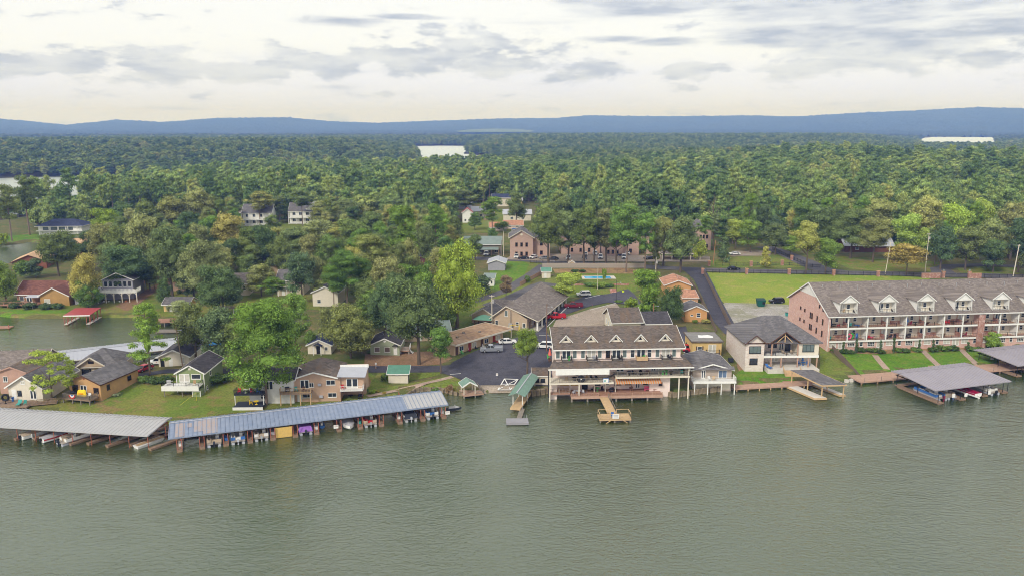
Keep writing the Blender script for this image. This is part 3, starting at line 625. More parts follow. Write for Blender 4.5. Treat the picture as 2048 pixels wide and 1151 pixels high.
def condo(label,loc,ang,n_units,uw,left_end,tag_):
    W=n_units*uw;D=22.8;root=thing('brick_condominium',label,'condominium',loc,ang)
    fl=[0,2.35,5.7];H=9.0;y0=2.6;rise=6.35;ym=11.4
    # main body is set back behind the balconies; end walls run the full depth
    a=MB();a.box(0,W,y0,D,-1.2,H);part('wall',a,pinkbrick,root)
    for xx,nm in((0,'l'),(W-.45,'r')):
        e=MB();e.box(xx,xx+.45,0,y0-.002,-1.2,H);e.prism([(xx,0,H),(xx,ym,H+rise-.1),(xx,D,H)],(.45,0,0));part('end_wall',e,pinkbrick,root)
    if left_end:
        g=MB();hh=H+rise*.48;g.prism([(-.03,ym*.5+.2,hh),(-.03,ym,H+rise-.15),(-.03,ym+(D-ym)*.5,hh)],(-.03,0,0));part('gable',g,white,root)
        for yy,zz_ in((3.4,9.4),(5.4,9.8),(3.2,5.9),(6.2,6.0),(3.2,2.8),(6.2,2.9),(9.0,6.1),(9.9,6.1),(9.0,3.0),(9.9,3.0),(13.2,7.0),(15.6,7.1),(13.2,4.0),(15.6,4.0),(12.5,1.0)):
            sm=yy in(13.2,15.6,12.5)or zz_>9;window(root,'L',(W,D),D-yy,zz_,.7,.8 if sm else 1.5,'brown')
        dp=MB();dp.beam((-.1,-.1,0),(-.1,-.1,H-.2),.12);part('downpipe',dp,white,root)
    r=MB();o=.5;k=rise/ym;zo=H-o*k*.6
    xl=-o if left_end else 0;zf_=lambda y:zo+(y+o)*(H+rise-zo)/(ym+o)
    def band(xa,xb,ya,yb_):r.slab([(xa,ya,zf_(ya)),(xb,ya,zf_(ya)),(xb,yb_,zf_(yb_)),(xa,yb_,zf_(yb_))],.2)
    for i in range(n_units):
        xc=i*uw+uw/2;band(xl if i==0 else i*uw,xc-2.3,-o,ym);band(xc+2.3,(i+1)*uw,-o,ym);band(xc-2.3,xc+2.3,-o,.42);band(xc-2.3,xc+2.3,2.34,ym)
    r.slab([(-o if left_end else 0,ym,H+rise),(W,ym,H+rise),(W,D+o,zo),(-o if left_end else 0,D+o,zo)],.2)
    ro=part('roof',r,sh_taupe,root)
    f=MB();f.box(-o,W,-o-.08,-o-.002,zo-.26,zo-.03)
    if left_end:f.beam((-o-.05,-o,zo-.15),(-o-.05,ym,H+rise-.15),.08,.32);f.beam((-o-.05,ym,H+rise-.15),(-o-.05,D+o,zo-.15),.08,.32)
    part('fascia',f,white,ro)
    bw=uw/2
    for lv in(1,2):
        zf=fl[lv];s=MB();s.box(.45,W-.45,.15,y0,zf-.12,zf);part('balcony_floor',s,woodp,root)
        b=MB();b.box(.3,W-.3,.0,.14,zf-.42,zf+.02);part('balcony_beam',b,white,root)
        soff=MB();
        for i in range(2*n_units):
            x0=i*bw;
            if i>0:
                pl=MB();pl.box(x0-.16,x0+.16,-.02,.26,zf+.02,zf+(2.92 if lv==1 else 3.15));part('column',pl,white,root)
                if i%2==0:pw=MB();pw.box(x0-.08,x0+.08,.27,y0-.002,zf,zf+2.9);pw_=part('partition',pw,white,root)
                lw=MB();lw.box(x0-.1,x0+.1,.7,y0-.004,zf+.002,zf+1.1)
                if i%2:part('partition',lw,redbr,root)
            xa=max(x0+.16,.47);xb=min(x0+bw-.16,W-.47)
            railing(root,[(xa,.07,zf),(xb,.07,zf)],1.0,black,.45,2.5,bw=.022,rw=.05)
            bk=MB();bk.box(xa,xb,y0-.1,y0-.002,zf+.002,zf+2.9);part('back_panel',bk,creamlt,root)
            sx=xa+.25;R_=random.Random(i*7+lv*3+n_units)
            # french door and window at the back of every balcony
            dd_=door(root,'F',(W,D),sx+.75,zf+.02,1.5,2.1,'french' if R_.random()<.4 else 'glass');dd_.location.y=y0-.1
            ww=window(root,'F',(W,D),sx+2.6,zf+1.0,.95,1.15,'plain');ww.location.y=y0-.1
            if R_.random()<.35:
                br_=MB();br_.box(sx+1.9,xb,y0-.16,y0-.101,zf+.003,zf+.95);part('brick_panel',br_,redbr,root)
    for i in range(n_units):
        x0=i*uw
        for xx,ww_,st in((x0+1.2+.4,1.9,'curt2'),(x0+6.6,1.9,'curt2')):
            o_=window(root,'F',(W,D),xx,.65,ww_,1.3,st if(i+int(xx))%3 else 'multi');o_.location.y=y0-.0
        dr=door(root,'F',(W,D),x0+4.1,.1,1.9,2.0,'french');dr.location.y=y0
        o_=window(root,'F',(W,D),x0+uw-1.0,.65,.9,1.3,'plain');o_.location.y=y0
        # the ground floor wall stands forward under the balconies
    gw=MB();gw.box(.46,W-.46,.5,y0-.01,-1.2,2.22);part('ground_floor_wall',gw,pinkbrick,root)
    for c in[c for c in root.children if c.name.startswith(('window','door'))and abs(c.location.y-y0)<.02 and c.location.z<2]:c.location.y=.5
    for i in range(n_units):
        xc=i*uw+uw/2;dw=4.6;z0=H+.3;z1=z0+2.95;ap=z1+1.75;dz=MB()
        yb=lambda z:(z-H)/k
        # cheeks, lined recess, gable, roof
        for s in(-1,1):
            xx=xc+s*dw/2;c_=MB();c_.prism([(xx-s*.14,.55,z0-.3),(xx-s*.14,.55,z1),(xx-s*.14,yb(z1)+.1,z1),(xx-s*.14,yb(z0-.3)+.1,z0-.3)],(s*.14,0,0));part('dormer_cheek',c_,white,root)
        s_=MB();s_.box(xc-dw/2+.14,xc+dw/2-.14,.55,2.2,z0-.25,z0);s_.box(xc-dw/2-.02,xc+dw/2+.02,.44,.545,z0-.42,z0+.05);part('dormer_floor',s_,white,root)
        b_=MB();b_.box(xc-dw/2+.14,xc+dw/2-.14,2.2,2.32,z0-.25,z1);bp_=part('dormer_back_wall',b_,creamlt,root)
        w1=window(root,'F',(W,D),xc+(.8 if i%2==0 else 1.0),z0+.75,.95,1.3,'plain');w1.location.y=2.2
        d1=door(root,'F',(W,D),xc-.85,z0+.02,1.5,2.05,'glass' if i%2 else 'french');d1.location.y=2.2
        g_=MB();g_.prism([(xc-dw/2-.1,.5,z1+.002),(xc+dw/2+.1,.5,z1+.002),(xc,.5,ap)],(0,.14,0));g_.box(xc-dw/2,xc+dw/2,.5,.7,z1-.25,z1);part('dormer_gable',g_,white,root)
        q=MB();oo=.35;e=dw/2+oo;ze=z1-oo*(ap-z1)/(dw/2)*.7
        q.slab([(xc-e,.2,ze),(xc,.2,ap+.1),(xc,yb(ap+.1)+.3,ap+.1),(xc-e,yb(ze)+.3,ze)],.14);q.slab([(xc,.2,ap+.1),(xc+e,.2,ze),(xc+e,yb(ze)+.3,ze),(xc,yb(ap+.1)+.3,ap+.1)],.14);dr_=part('dormer_roof',q,sh_taupe,root)
        t_=MB();t_.beam((xc-e,.16,ze-.08),(xc,.16,ap+.02),.06,.22);t_.beam((xc,.16,ap+.02),(xc+e,.16,ze-.08),.06,.22);part('fascia',t_,white,dr_)
        railing(root,[(xc-dw/2+.16,.6,z0),(xc+dw/2-.16,.6,z0)],.95,black,.45,2.5,bw=.022,rw=.05)
    return root,dict(W=W,H=H,fl=fl,uw=uw,bw=bw,y0=y0)
c1,ci1=condo('long pink brick condominium with white balcony tiers, its gable end facing the stone-fronted house',(80.0,195.1,2.05),math.radians(6.0),4,10.325,True,'a')
ca,sa_=math.cos(math.radians(6)),math.sin(math.radians(6))
c2,ci2=condo('second pink brick condominium block cut by the right edge, beyond the bright green young tree',(80.0+41.3*ca,195.1+41.3*sa_,2.05),math.radians(6.0),4,10.15,False,'b')
jb=MB();jb.box(40.3,42.0,-.28,-.03,-1.2,8.4);part('joint_pier',jb,redbr,c1)
fit=[(0,2,'chair',fblack,'black'),(0,2,'table',fblack,'black'),(0,2,'chair',fred,'red'),(1,2,'chair',fteal,'teal'),(1,2,'table',met_greyg,'grey green'),(1,2,'lounger',fblue,'blue'),(0,1,'chair',fteal,'turquoise'),(0,1,'chair',woodl,'light wood'),
 (1,1,'tube',fpink,'pink'),(1,1,'tube',fgreen,'green'),(1,1,'tube',fblue,'blue'),(1,1,'chair',ftan,'tan'),(2,1,'chair',fred,'red'),(2,1,'lounger',fpink,'pink'),(3,1,'table',fblack,'black'),(3,1,'chair',fblack,'black'),(3,1,'grill',fblack,'black'),
 (4,2,'umbrella',fblue,'blue'),(4,2,'chair',fmaroon,'maroon'),(4,2,'table',fblack,'black'),(5,2,'lounger',fbrown,'brown wicker'),(4,1,'chair',fblack,'black'),(4,1,'grill',fblack,'black'),(6,2,'chair',fred,'red'),(6,2,'chair',fred,'red'),(6,2,'table',fbrown,'brown'),(7,2,'lounger',fbrown,'brown'),(7,2,'chair',fbrown,'brown'),
 (6,1,'chair',fbrown,'brown'),(7,1,'table',fmaroon,'dark red'),(7,1,'chair',fmaroon,'dark red')]
cnt={}
ordn=['first','second','third','fourth','fifth','sixth','seventh','eighth']
for bay,lv,kd,m_,cn in fit:
    k=cnt.get((bay,lv),0);cnt[(bay,lv)]=k+1;x=bay*ci1['bw']+1.1+1.05*k;side_=' '+['left of centre','centre','right of centre','far right'][min(k,3)]+' spot'
    furn(kd,m_,c1,x,1.2+.35*(k%2),ci1['fl'][lv],math.radians(180+25*k),f"on the {'upper' if lv == 2 else 'lower'} balcony, {ordn[bay]} bay from the gable",cn,'balcony furniture on the brick condominium')
for bay,lv,kd,m_,cn in[(0,2,'chair',fbrown,'brown'),(0,2,'table',ftan,'tan'),(1,2,'lounger',ftan,'tan'),(1,2,'grill',fblack,'black'),(0,1,'chair',fbrown,'brown')]:
    k=cnt.get((bay,lv,'b'),0);cnt[(bay,lv,'b')]=k+1
    furn(kd,m_,c2,bay*ci2['bw']+1.2+1.1*k,1.3,ci2['fl'][lv],math.radians(170),f"on the {'upper' if lv == 2 else 'lower'} balcony, {ordn[bay]} bay of the second brick block",cn,'balcony furniture on the second brick block')
for i,(kd,m_,cn)in enumerate([('chair',woodl,'wooden'),('chair',fwhite,'white'),('table',fwhite,'white'),('table',fblack,'black')]):
    furn(kd,m_,c1,i*10.15+4.4,1.5,ci1['H']+.36,math.radians(200),f"inside the {ordn[i]} roof dormer of the brick condominium",cn,'dormer balcony furniture')
for rt,wd_ in((c1,41),(c2,41)):
    for i in range(9):v=MB();yv=13.5 if i%3 else 9.2;x_=2.5+4.6*i;v.tube((x_,9.6-(i%3)*.5,13.2),(x_,9.6-(i%3)*.5,14.9),.09,n=6);part('vent_pipe',v,steel,rt)
# boardwalk, rail, dock
bA,bB=G(1722,763,.8),G(2044,736,.8);ab=math.atan2(bB[1]-bA[1],bB[0]-bA[0]);bl=math.hypot(bB[0]-bA[0],bB[1]-bA[1])+30
bw_=thing('boardwalk','long pink-brown plank boardwalk along the shore in front of the brick condominium','boardwalk',(bA[0],bA[1],0),ab)
planks(bw_,0,bl,0,5.0,.8,woodp,'y',pw=.3);posts(bw_,[(x,.15,-1.6,.5)for x in np.arange(.3,bl,4.2)],.12,dockw)
rl=MB()
for x in np.arange(1,bl,4.4):rl.beam((x,.08,.8),(x,.08,1.75),.07)
part('rail_posts',rl,woodg,bw_)
for px,py,lb in((1862,738,'slatted bench on the condominium boardwalk near the second path'),(2005,728,'pale slatted bench on the condominium boardwalk near the right edge'),(1818,746,'small dark bench on the boardwalk above the covered boat dock')):
    x,y=G(px,py,.85);link('bench',furn_mesh('bench',woodl if px!=1818 else woodg),None,(x,y,.82),ab,lb,cat='bench',group='benches on the condominium boardwalk')
def person(x,y,z,rz,label,shirt,pants,h=1.72,pose='walk'):
    root=thing('person',label,'person',(x,y,z),rz);s=h/1.72
    J=[((0,0,.95),.13),((0,0,1.15),.13),((0,0,1.38),.15),((0,0,1.5),.06),((0,-.01,1.62),.09),((0,-.01,1.7),.075),((-.1,0,.9),.09),((-.11,-.12,.5),.06),((-.11,-.05,.08),.045),((-.11,-.2,.04),.04),((.1,0,.9),.09),((.11,.05,.5),.06),((.11,.22,.1),.045),((.11,.1,.04),.04),((-.19,0,1.4),.055),((-.25,.08,1.12),.042),((-.24,-.03,.88),.035),((.19,0,1.4),.055),((.25,-.08,1.12),.042),((.24,-.2,.92),.035)]
    E_=[(0,1),(1,2),(2,3),(3,4),(4,5),(0,6),(6,7),(7,8),(8,9),(0,10),(10,11),(11,12),(12,13),(2,14),(14,15),(15,16),(2,17),(17,18),(18,19)]
    me=bpy.data.meshes.new('body');me.from_pydata([tuple(c*s for c in j[0])for j in J],E_,[]);o=link('body',me,root)
    md=o.modifiers.new('skin','SKIN');md.use_smooth_shade=True
    for i,j in enumerate(J):v=me.skin_vertices[0].data[i];v.radius=(j[1]*s,j[1]*s)
    me.skin_vertices[0].data[0].use_root=True;o.modifiers.new('sub','SUBSURF').levels=1
    skin=solid('skin',(.45,.26,.18));me.materials.append(skin)
    sh=MB();sh.tube((0,0,.98*s),(0,0,1.42*s),.17*s,.2*s,10);sh.tube((-.18*s,0,1.42*s),(-.25*s,.06,1.15*s),.085*s,.07*s,6);sh.tube((.18*s,0,1.42*s),(.25*s,-.06,1.15*s),.085*s,.07*s,6);part('shirt',sh,shirt,root)
    pn=MB();pn.tube((0,0,.84*s),(0,0,1.0*s),.17*s,.165*s,10);pn.tube((-.1*s,0,.9*s),(-.11*s,-.12*s,.5*s),.11*s,.09*s,8);pn.tube((.1*s,0,.9*s),(.11*s,.05*s,.5*s),.11*s,.09*s,8);part('trousers',pn,pants,root)
    hr=MB();hr.tube((0,.01,1.68*s),(0,.015,1.8*s),.1*s,.06*s,8);part('hair',hr,FM['r'],root);return root
x,y,z=GT(752,737);person(x,y,z+.1,1.2,'person in a white shirt walking on the lane left of the green-roofed shed',fwhite,solid('grey_cotton',(.3,.3,.32)))

# ------------------------------------------------------------------ boats
def hull(L,W,H,m_list,top=True,n=12,bow=.42,tr=.86):
    """lofted runabout hull, stern at y = 0, bow towards +y, keel on z = 0"""
    a=MB();rings=[]
    for i in range(n):
        t_=i/(n-1);k=(tr+(1-tr)*min(1,t_/.3))if t_<1-bow else max(.02,1-((t_-(1-bow))/bow)**2.2);sh_=H*(1+.22*t_**2);kz=H*.5*max(0,(t_-.6)/.4)**2
        y=L*t_;rings.append([(-W/2*k,y,sh_),(-W/2*k*.93,y,H*.35+kz*.7),(0,y,kz),(W/2*k*.93,y,H*.35+kz*.7),(W/2*k,y,sh_)])
    b=[p for r in rings for p in r];fs=[]
    for i in range(n-1):
        for j in range(4):fs.append((i*5+j,i*5+j+1,(i+1)*5+j+1,(i+1)*5+j))
    fs.append((0,1,2,3,4)[::-1]);a.add(b,fs);return a,rings
def outboard(parent,m=black,y=-.1,z=.5,x=0):
    a=MB();a.hexa([(x-.2,y-.45,z+.1),(x+.2,y-.45,z+.1),(x+.2,y,z+.1),(x-.2,y,z+.1)],[(x-.15,y-.4,z+.62),(x+.15,y-.4,z+.62),(x+.16,y-.05,z+.58),(x-.16,y-.05,z+.58)]);a.box(x-.08,x+.08,y-.3,y-.1,z-.7,z+.1);a.box(x-.14,x+.14,y-.42,y-.02,z-.42,z-.38);return part('outboard_motor',a,m,parent)
def pontoon(label,loc,rz,pm=ftan,seat=ftan,canopy=None,cover=None,motor=fchar,group=None,L=6.6,W=2.5):
    r=thing('pontoon_boat',label,'boat',loc,rz,group)
    for s in(-1,1):
        a=MB();a.tube((s*W*.36,.1,.16),(s*W*.36,L-.7,.16),.3,n=10);a.tube((s*W*.36,L-.7,.16),(s*W*.36,L,.3),.3,.06,10);part('float',a,met_white,r)
    a=MB();a.box(-W/2,W/2,.1,L-.3,.5,.6);part('deck',a,solid('boat_deck',(.35,.31,.27)),r)
    a=MB()
    for s in(-1,1):a.box(s*W/2-.03,s*W/2+.03,.8,L-.6,.62,1.18)
    a.box(-W/2+.04,-.4,L-.66,L-.6,.62,1.18);a.box(.4,W/2-.04,L-.66,L-.6,.62,1.18);a.box(-W/2+.04,-.5,.8,.86,.62,1.18);a.box(.5,W/2-.04,.8,.86,.62,1.18);part('side_panel',a,pm,r)
    if cover:
        a=MB();a.hexa([(-W/2-.06,.2,.62),(W/2+.06,.2,.62),(W/2+.06,L-.5,.62),(-W/2-.06,L-.5,.62)],[(-W/2+.2,.7,1.5),(W/2-.2,.7,1.5),(W/2-.3,L-1.2,1.45),(-W/2+.3,L-1.2,1.45)]);part('cover',a,cover,r)
    else:
        for nm,bx in(('seat',(-W/2+.05,-W/2+.65,1.0,2.8)),('seat',(W/2-.65,W/2-.05,3.6,5.6)),('seat',(-W/2+.05,-W/2+.65,3.9,5.6)),('seat',(-.6,.6,.95,1.5))):
            a=MB();a.box(*bx,.602,1.0);x_=bx[0]if bx[0]<0 else bx[1]-.14;a.box(x_,x_+.14,bx[2],bx[3],1.0,1.3);part(nm,a,seat,r)
        a=MB();a.box(.25,.85,2.3,2.8,.602,1.35);a.hexa([(.25,2.75,1.35),(.85,2.75,1.35),(.85,2.8,1.35),(.25,2.8,1.35)],[(.3,2.9,1.6),(.8,2.9,1.6),(.8,2.93,1.6),(.3,2.93,1.6)]);part('console',a,fwhite,r)
    if canopy:
        a=MB()
        for i in range(8):
            x0=-W/2+W*i/8;x1=-W/2+W*(i+1)/8;z=lambda x:2.45-.22*(2*x/W)**2
            a.add([(x0,1.4,z(x0)),(x1,1.4,z(x1)),(x1,4.2,z(x1)),(x0,4.2,z(x0)),(x0,1.4,z(x0)-.05),(x1,1.4,z(x1)-.05),(x1,4.2,z(x1)-.05),(x0,4.2,z(x0)-.05)],BOXF)
        c_=part('canopy',a,canopy,r);a=MB()
        for s in(-1,1):
            for y in(1.6,4.0):a.beam((s*W/2,2.8,1.15),(s*W*.48,y,2.25),.04)
        part('frame',a,steel,c_)
    outboard(r,motor,.12,.55);return r
def runabout(label,loc,rz,hm=fwhite,stripe=None,cover=None,motor=black,group=None,L=5.8,W=2.2,H=.95,name='motor_boat'):
    r=thing(name,label,'boat',(loc[0],loc[1],loc[2]-.15),rz,group);a,rings=hull(L,W,H,None);part('hull',a,hm,r)
    if stripe:
        for s in(0,4):
            b=MB();q=[]
            for k,R in enumerate(rings[:-1]):p=Vector(R[s]);p2=Vector(R[1 if s==0 else 3]);q.append((p*.95+p2*.05+Vector(((-.015 if s==0 else .015),0,0)),p*.5+p2*.5+Vector(((-.015 if s==0 else .015),0,0))))
            vs=[v for pr in q for v in pr];b.add(vs,[(i*2,i*2+1,i*2+3,i*2+2)for i in range(len(q)-1)]);part('stripe',b,stripe,r)
    if cover:
        b=MB();ci_=[(0,0,0)];vs=[]
        for R in rings:vs+=[(R[0][0]*1.03,R[0][1],R[0][2]+.02),(0,R[0][1],R[0][2]+.42*math.sin(math.pi*min(1,.15+R[0][1]/L*.85))),(R[4][0]*1.03,R[4][1],R[4][2]+.02)]
        b.add(vs,[(i*3+j,i*3+j+1,i*3+j+4,i*3+j+3)for i in range(len(rings)-1)for j in range(2)]+[(0,1,2)]);part('cover',b,cover,r)
    else:
        b=MB();n_=len(rings);k0=int(n_*.62)
        b.add([tuple(Vector(R[0])+Vector((.05,0,-.02)))for R in rings[k0:]]+[tuple(Vector(R[4])+Vector((-.05,0,-.02)))for R in rings[k0:]],[(i,i+1,n_-k0+i+1,n_-k0+i)for i in range(n_-k0-1)])
        b.box(-W*.42,W*.42,.1,L*.62,H*.42,H*.48);part('deck',b,hm,r)
        b=MB();b.hexa([(-W*.36,L*.6,H),(W*.36,L*.6,H),(W*.36,L*.62,H),(-W*.36,L*.62,H)],[(-W*.3,L*.52,H+.42),(W*.3,L*.52,H+.42),(W*.3,L*.53,H+.42),(-W*.3,L*.53,H+.42)]);part('windscreen',b,glass,r)
        for x_,y_ in((-.45,L*.4),(.45,L*.4),(0,.5)):b=MB();b.box(x_-.28 if y_>1 else-W*.36,x_+.28 if y_>1 else W*.36,y_-.25,y_+.25,H*.48,H*.85);b.box(x_-.28 if y_>1 else-W*.36,x_+.28 if y_>1 else W*.36,y_-.3,y_-.2,H*.85,H*1.25);part('seat',b,ftan if hm!=fmaroon else fwhite,r)
    outboard(r,motor,-.02,.45);return r
def jetski(label,loc,rz,hm=fchar,sm=met_white,group=None):
    r=thing('jet_ski',label,'personal watercraft',loc,rz,group);a,rings=hull(3.2,1.15,.55,None,bow=.6);a.poly([tuple(R[0])for R in rings]+[tuple(R[4])for R in rings[::-1]]);part('hull',a,hm,r)
    b=MB();b.hexa([(-.22,.4,.55),(.22,.4,.55),(.2,1.9,.6),(-.2,1.9,.6)],[(-.16,.5,.95),(.16,.5,.95),(.14,1.7,.88),(-.14,1.7,.88)]);part('seat',b,sm,r)
    b=MB();b.hexa([(-.3,1.7,.6),(.3,1.7,.6),(.12,2.8,.66),(-.12,2.8,.66)],[(-.2,1.8,1.05),(.2,1.8,1.05),(.08,2.5,.8),(-.08,2.5,.8)]);b.beam((-.35,1.8,1.12),(.35,1.8,1.12),.05);part('cowl',b,sm,r);return r
def at(root,x,y,z):
    c,s=math.cos(root.rotation_euler[2]),math.sin(root.rotation_euler[2]);L=root.location;return(L[0]+x*c-y*s,L[1]+x*s+y*c,L[2]+z)

# ------------------------------------------------------------------ covered docks
def covered_dock(label,loc,ang,L,D,h,rm,roof='gable',ridge=.3,rise=.9,fingers=(),fd=None,fw=.9,pm=redwood,rust=False,back_walk=1.3,o=.5,tm=None,seams=True,group=None,slope_back=True,pr=.05):
    """x along the front of the dock, y from the open front towards the shore; z = 0 is the water"""
    r=thing('covered_dock',label,'dock',loc,ang,group);yr=D*(1-ridge);hb=h+rise*(.0)
    a=MB();z_f=h;z_r=h+rise;z_b=h+rise-rise*(D-yr)/yr*1.0 if ridge>.05 else z_r
    z_b=max(h-.1,z_b)
    a.slab([(-o,-o,z_f),(L+o,-o,z_f),(L+o,yr,z_r),(-o,yr,z_r)],.08)
    if ridge>.02:a.slab([(-o,yr,z_r),(L+o,yr,z_r),(L+o,D+o,z_b),(-o,D+o,z_b)],.08)
    ro=part('roof',a,rm,r)
    if seams:
        s=MB();n=int((L+2*o)/.8)
        for i in range(n+1):
            x=-o+.03+(L+2*o-.06)*i/n;q_=.1 if rm==met_blue else .05;s.beam((x,-o,z_f+q_/2),(x,yr,z_r+q_/2),q_,q_)
            if ridge>.02:s.beam((x,yr,z_r+.05),(x,D+o,z_b+.05),.1,.1)
        part('roof_seams',s,rm,ro,kind='stuff')
    if ridge>.02:c_=MB();c_.beam((-o,yr,z_r+.05),(L+o,yr,z_r+.05),.34,.06);part('ridge_cap',c_,met_white if rm==met_blue else rm,ro)
    t_=MB();t_.box(-o,L+o,-o-.06,-o-.002,z_f-.2,z_f);
    for xx in(-o-.03,L+o+.03):t_.beam((xx,-o,z_f-.1),(xx,yr,z_r-.1),.05,.18);t_.beam((xx,yr,z_r-.1),(xx,D+o,z_b-.1),.05,.18)
    part('edge_trim',t_,tm or rm,ro)
    tr=MB();nb=max(2,int(L/4.5))
    for i in range(nb+1):x=L*i/nb;tr.beam((x,0,z_f-.2),(x,D,min(z_b,z_f)-.2),.12,.16);tr.beam((x,yr,z_f-.15),(x,yr,z_r-.12),.1)
    for y in(0.05,yr,D-.05):tr.beam((0,y,z_f-.25),(L,y,z_f-.25),.1,.2)
    part('roof_frame',tr,pm,r)
    wk=MB();wk.box(-.3,L+.3,D-back_walk,D,.28,.38);part('walkway',wk,dockw,r)
    for fx,f0 in fingers:
        f=MB();f.box(fx-fw/2,fx+fw/2,f0,D-back_walk-.005,.3,.38);f.box(fx-fw/2-.03,fx+fw/2+.03,f0-.06,f0-.002,.05,.4);f.box(fx-fw/2-.04,fx-fw/2-.002,f0,D-back_walk,.1,.4);f.box(fx+fw/2+.002,fx+fw/2+.04,f0,D-back_walk,.1,.4);fo=part('finger_pier',f,dockw,r)
        posts(r,[(fx-fw/2+.08,f0+.1,-1.5,z_f-.25),(fx+fw/2-.08,f0+.1,-1.5,z_f-.25),(fx,(f0+D)/2,.38,z_f-.1),(fx,D-.3,.38,min(z_b,z_f)-.1)],pr,pm)
    return r
# blue ribbed dock
bd=covered_dock('long boat dock under a blue-grey ribbed metal roof with rust patches',(-61.8,136.2,0),math.radians(19.9),51.3,6.3,2.6,met_blue,ridge=.24,rise=1.0,fingers=[],pr=.06)
ang_b=math.radians(19.9);ub=Vector((math.cos(ang_b),math.sin(ang_b)))
def dock_x(px,py_base,o_,u_,z=.35):
    x,y=G(px,py_base,z);return(Vector((x,y))-Vector(o_[:2])).dot(u_)
fpx=[(360,893),(405,886),(452,881),(500,875),(545,870),(590,865),(632,860),(678,857),(720,851),(762,846),(800,843),(845,836),(886,830)]
fx=[]
for px,py in fpx:
    fx.append(dock_x(px,py,bd.location,ub))
for f0 in fx:
    f=MB();f.box(f0-.45,f0+.45,-1.2,4.995,.3,.38);f.box(f0-.48,f0+.48,-1.27,-1.202,.0,.4);f.box(f0-.49,f0-.452,-1.2,5,.05,.42);f.box(f0+.452,f0+.49,-1.2,5,.05,.42);part('finger_pier',f,dockw,bd)
    posts(bd,[(f0-.4,-.9,-1.5,2.3),(f0+.4,-.9,-1.5,2.3),(f0,3.4,.38,2.6),(f0,6.0,.38,2.5)],.06,redwood)
for x0,x1,y0_,y1_ in((.6,2.2,-.4,4.2),(2.6,3.4,2.5,3.9),(3.8,5.4,.6,4.4),(5.4,7.9,-.4,4.6)):
    k_=1.15/6.0;p_=MB();zz_=lambda y:2.6+(y+.5)*1.0/5.29+.05;p_.slab([(x0,y0_,zz_(y0_)),(x1,y0_,zz_(y0_)),(x1,y1_,zz_(y1_)),(x0,y1_,zz_(y1_))],.02);part('rusty_sheet',p_,rustm,bd,label='rust-stained replacement roof sheet')
rs=MB();rs.slab([(43.5,-.4,2.67),(51.7,-.4,2.67),(51.7,4.6,3.61),(43.5,4.6,3.61)],.02);part('grey_sheet',rs,met_grey,bd,label='greyer newer roof sheets')
def slip(i):return(fx[i]+fx[i+1])/2
G1='boats in the blue-roofed dock'
a_=ang_b
pontoon('cream pontoon boat with a big dark motor in the second slip of the blue dock',at(bd,slip(1),-.9,0),a_,ftan,ftan,None,None,fchar,G1)
pontoon('pontoon boat with pale grey canopy and blue band in the blue dock',at(bd,slip(2),-1.1,0),a_,fblue,fwhite,fgrey,None,met_white,G1)
pontoon('cream pontoon boat with grey motor between the canopy boat and the yellow board',at(bd,slip(3),-.9,0),a_,fwhite,ftan,None,None,steel,G1)
yb=MB();yb.box(-1.5,1.5,-.08,0,.1,2.1);o_=part('yellow_board',yb,fmust,None,loc=at(bd,slip(4),-.5,0),rz=a_,label='yellow plywood board closing one slip of the blue dock',cat='board')
pontoon('pontoon boat wrapped in a bright purple cover',at(bd,slip(5),-.7,0),a_,fwhite,ftan,None,fpurple,fchar,G1)
runabout('motor boat draped in a loose grey tarp, bow pointing out of the blue dock',at(bd,slip(7),5.0,0),a_+math.pi,fwhite,None,fgrey,black,G1,L=6.4)
pontoon('cream pontoon boat with red seats right of the grey-tarped boat',at(bd,slip(8),-.9,0),a_,ftan,fred,None,None,steel,G1)
pontoon('pontoon boat under a charcoal cover near the right end of the blue dock',at(bd,slip(10),-.8,0),a_,fwhite,fchar,None,fchar,met_white,G1)
pontoon('white pontoon boat with bright blue seats in the last slip of the blue dock',at(bd,slip(11),-.8,0),a_,fwhite,fblue,None,None,fchar,G1)
jetski('dark jet ski with a silver seat moored off the right end of the blue dock',(*G(893,822),.05),math.radians(-72),fchar,met_grey)
jetski('blue and white jet ski half hidden under the middle of the blue dock',at(bd,slip(6)-.8,1.5,.05),a_,fblue,fwhite)
def signb(label,x,y,z0,h,w_,hh,rz,m=fwhite,mark=None,name='sign'):
    r=thing(name,label,'sign',(x,y,z0),rz);a=MB();a.box(-.04,.04,0,.08,0,h);part('post',a,woodg,r);a=MB();a.box(-w_/2,w_/2,-.05,-.002,h-hh,h);b_=part('panel',a,m,r)
    if mark:
        a=MB()
        for k in range(mark):a.box(-w_*.35,w_*.35,-.058,-.052,h-hh*.25-k*hh*.28,h-hh*.15-k*hh*.28)
        part('lettering',a,solid('sign_ink',(.25,.06,.06)),b_)
    return r
sgn=[(bd,fx[7]-.6,'on a pier of the blue dock left of the grey-tarped boat'),(bd,51.5,'at the right end of the blue dock')]
for r_,x_,lb in sgn:p_=at(r_,x_,-1.0,.35);signb('white notice board '+lb,p_[0],p_[1],p_[2],1.1,.9,.7,a_,mark=2)
# grey-roofed dock at the left
gd=covered_dock('broad low boat dock under a flat pale grey metal roof at the left edge',(-66.6-38*math.cos(math.radians(-8.5)),136.9-38*math.sin(math.radians(-8.5)),0),math.radians(-8.5),38,7.0,2.8,met_grey,ridge=.16,rise=.65,fingers=[],pr=.05,seams=True)
ug=Vector((math.cos(math.radians(-8.5)),math.sin(math.radians(-8.5))));an_g=math.radians(-8.5)
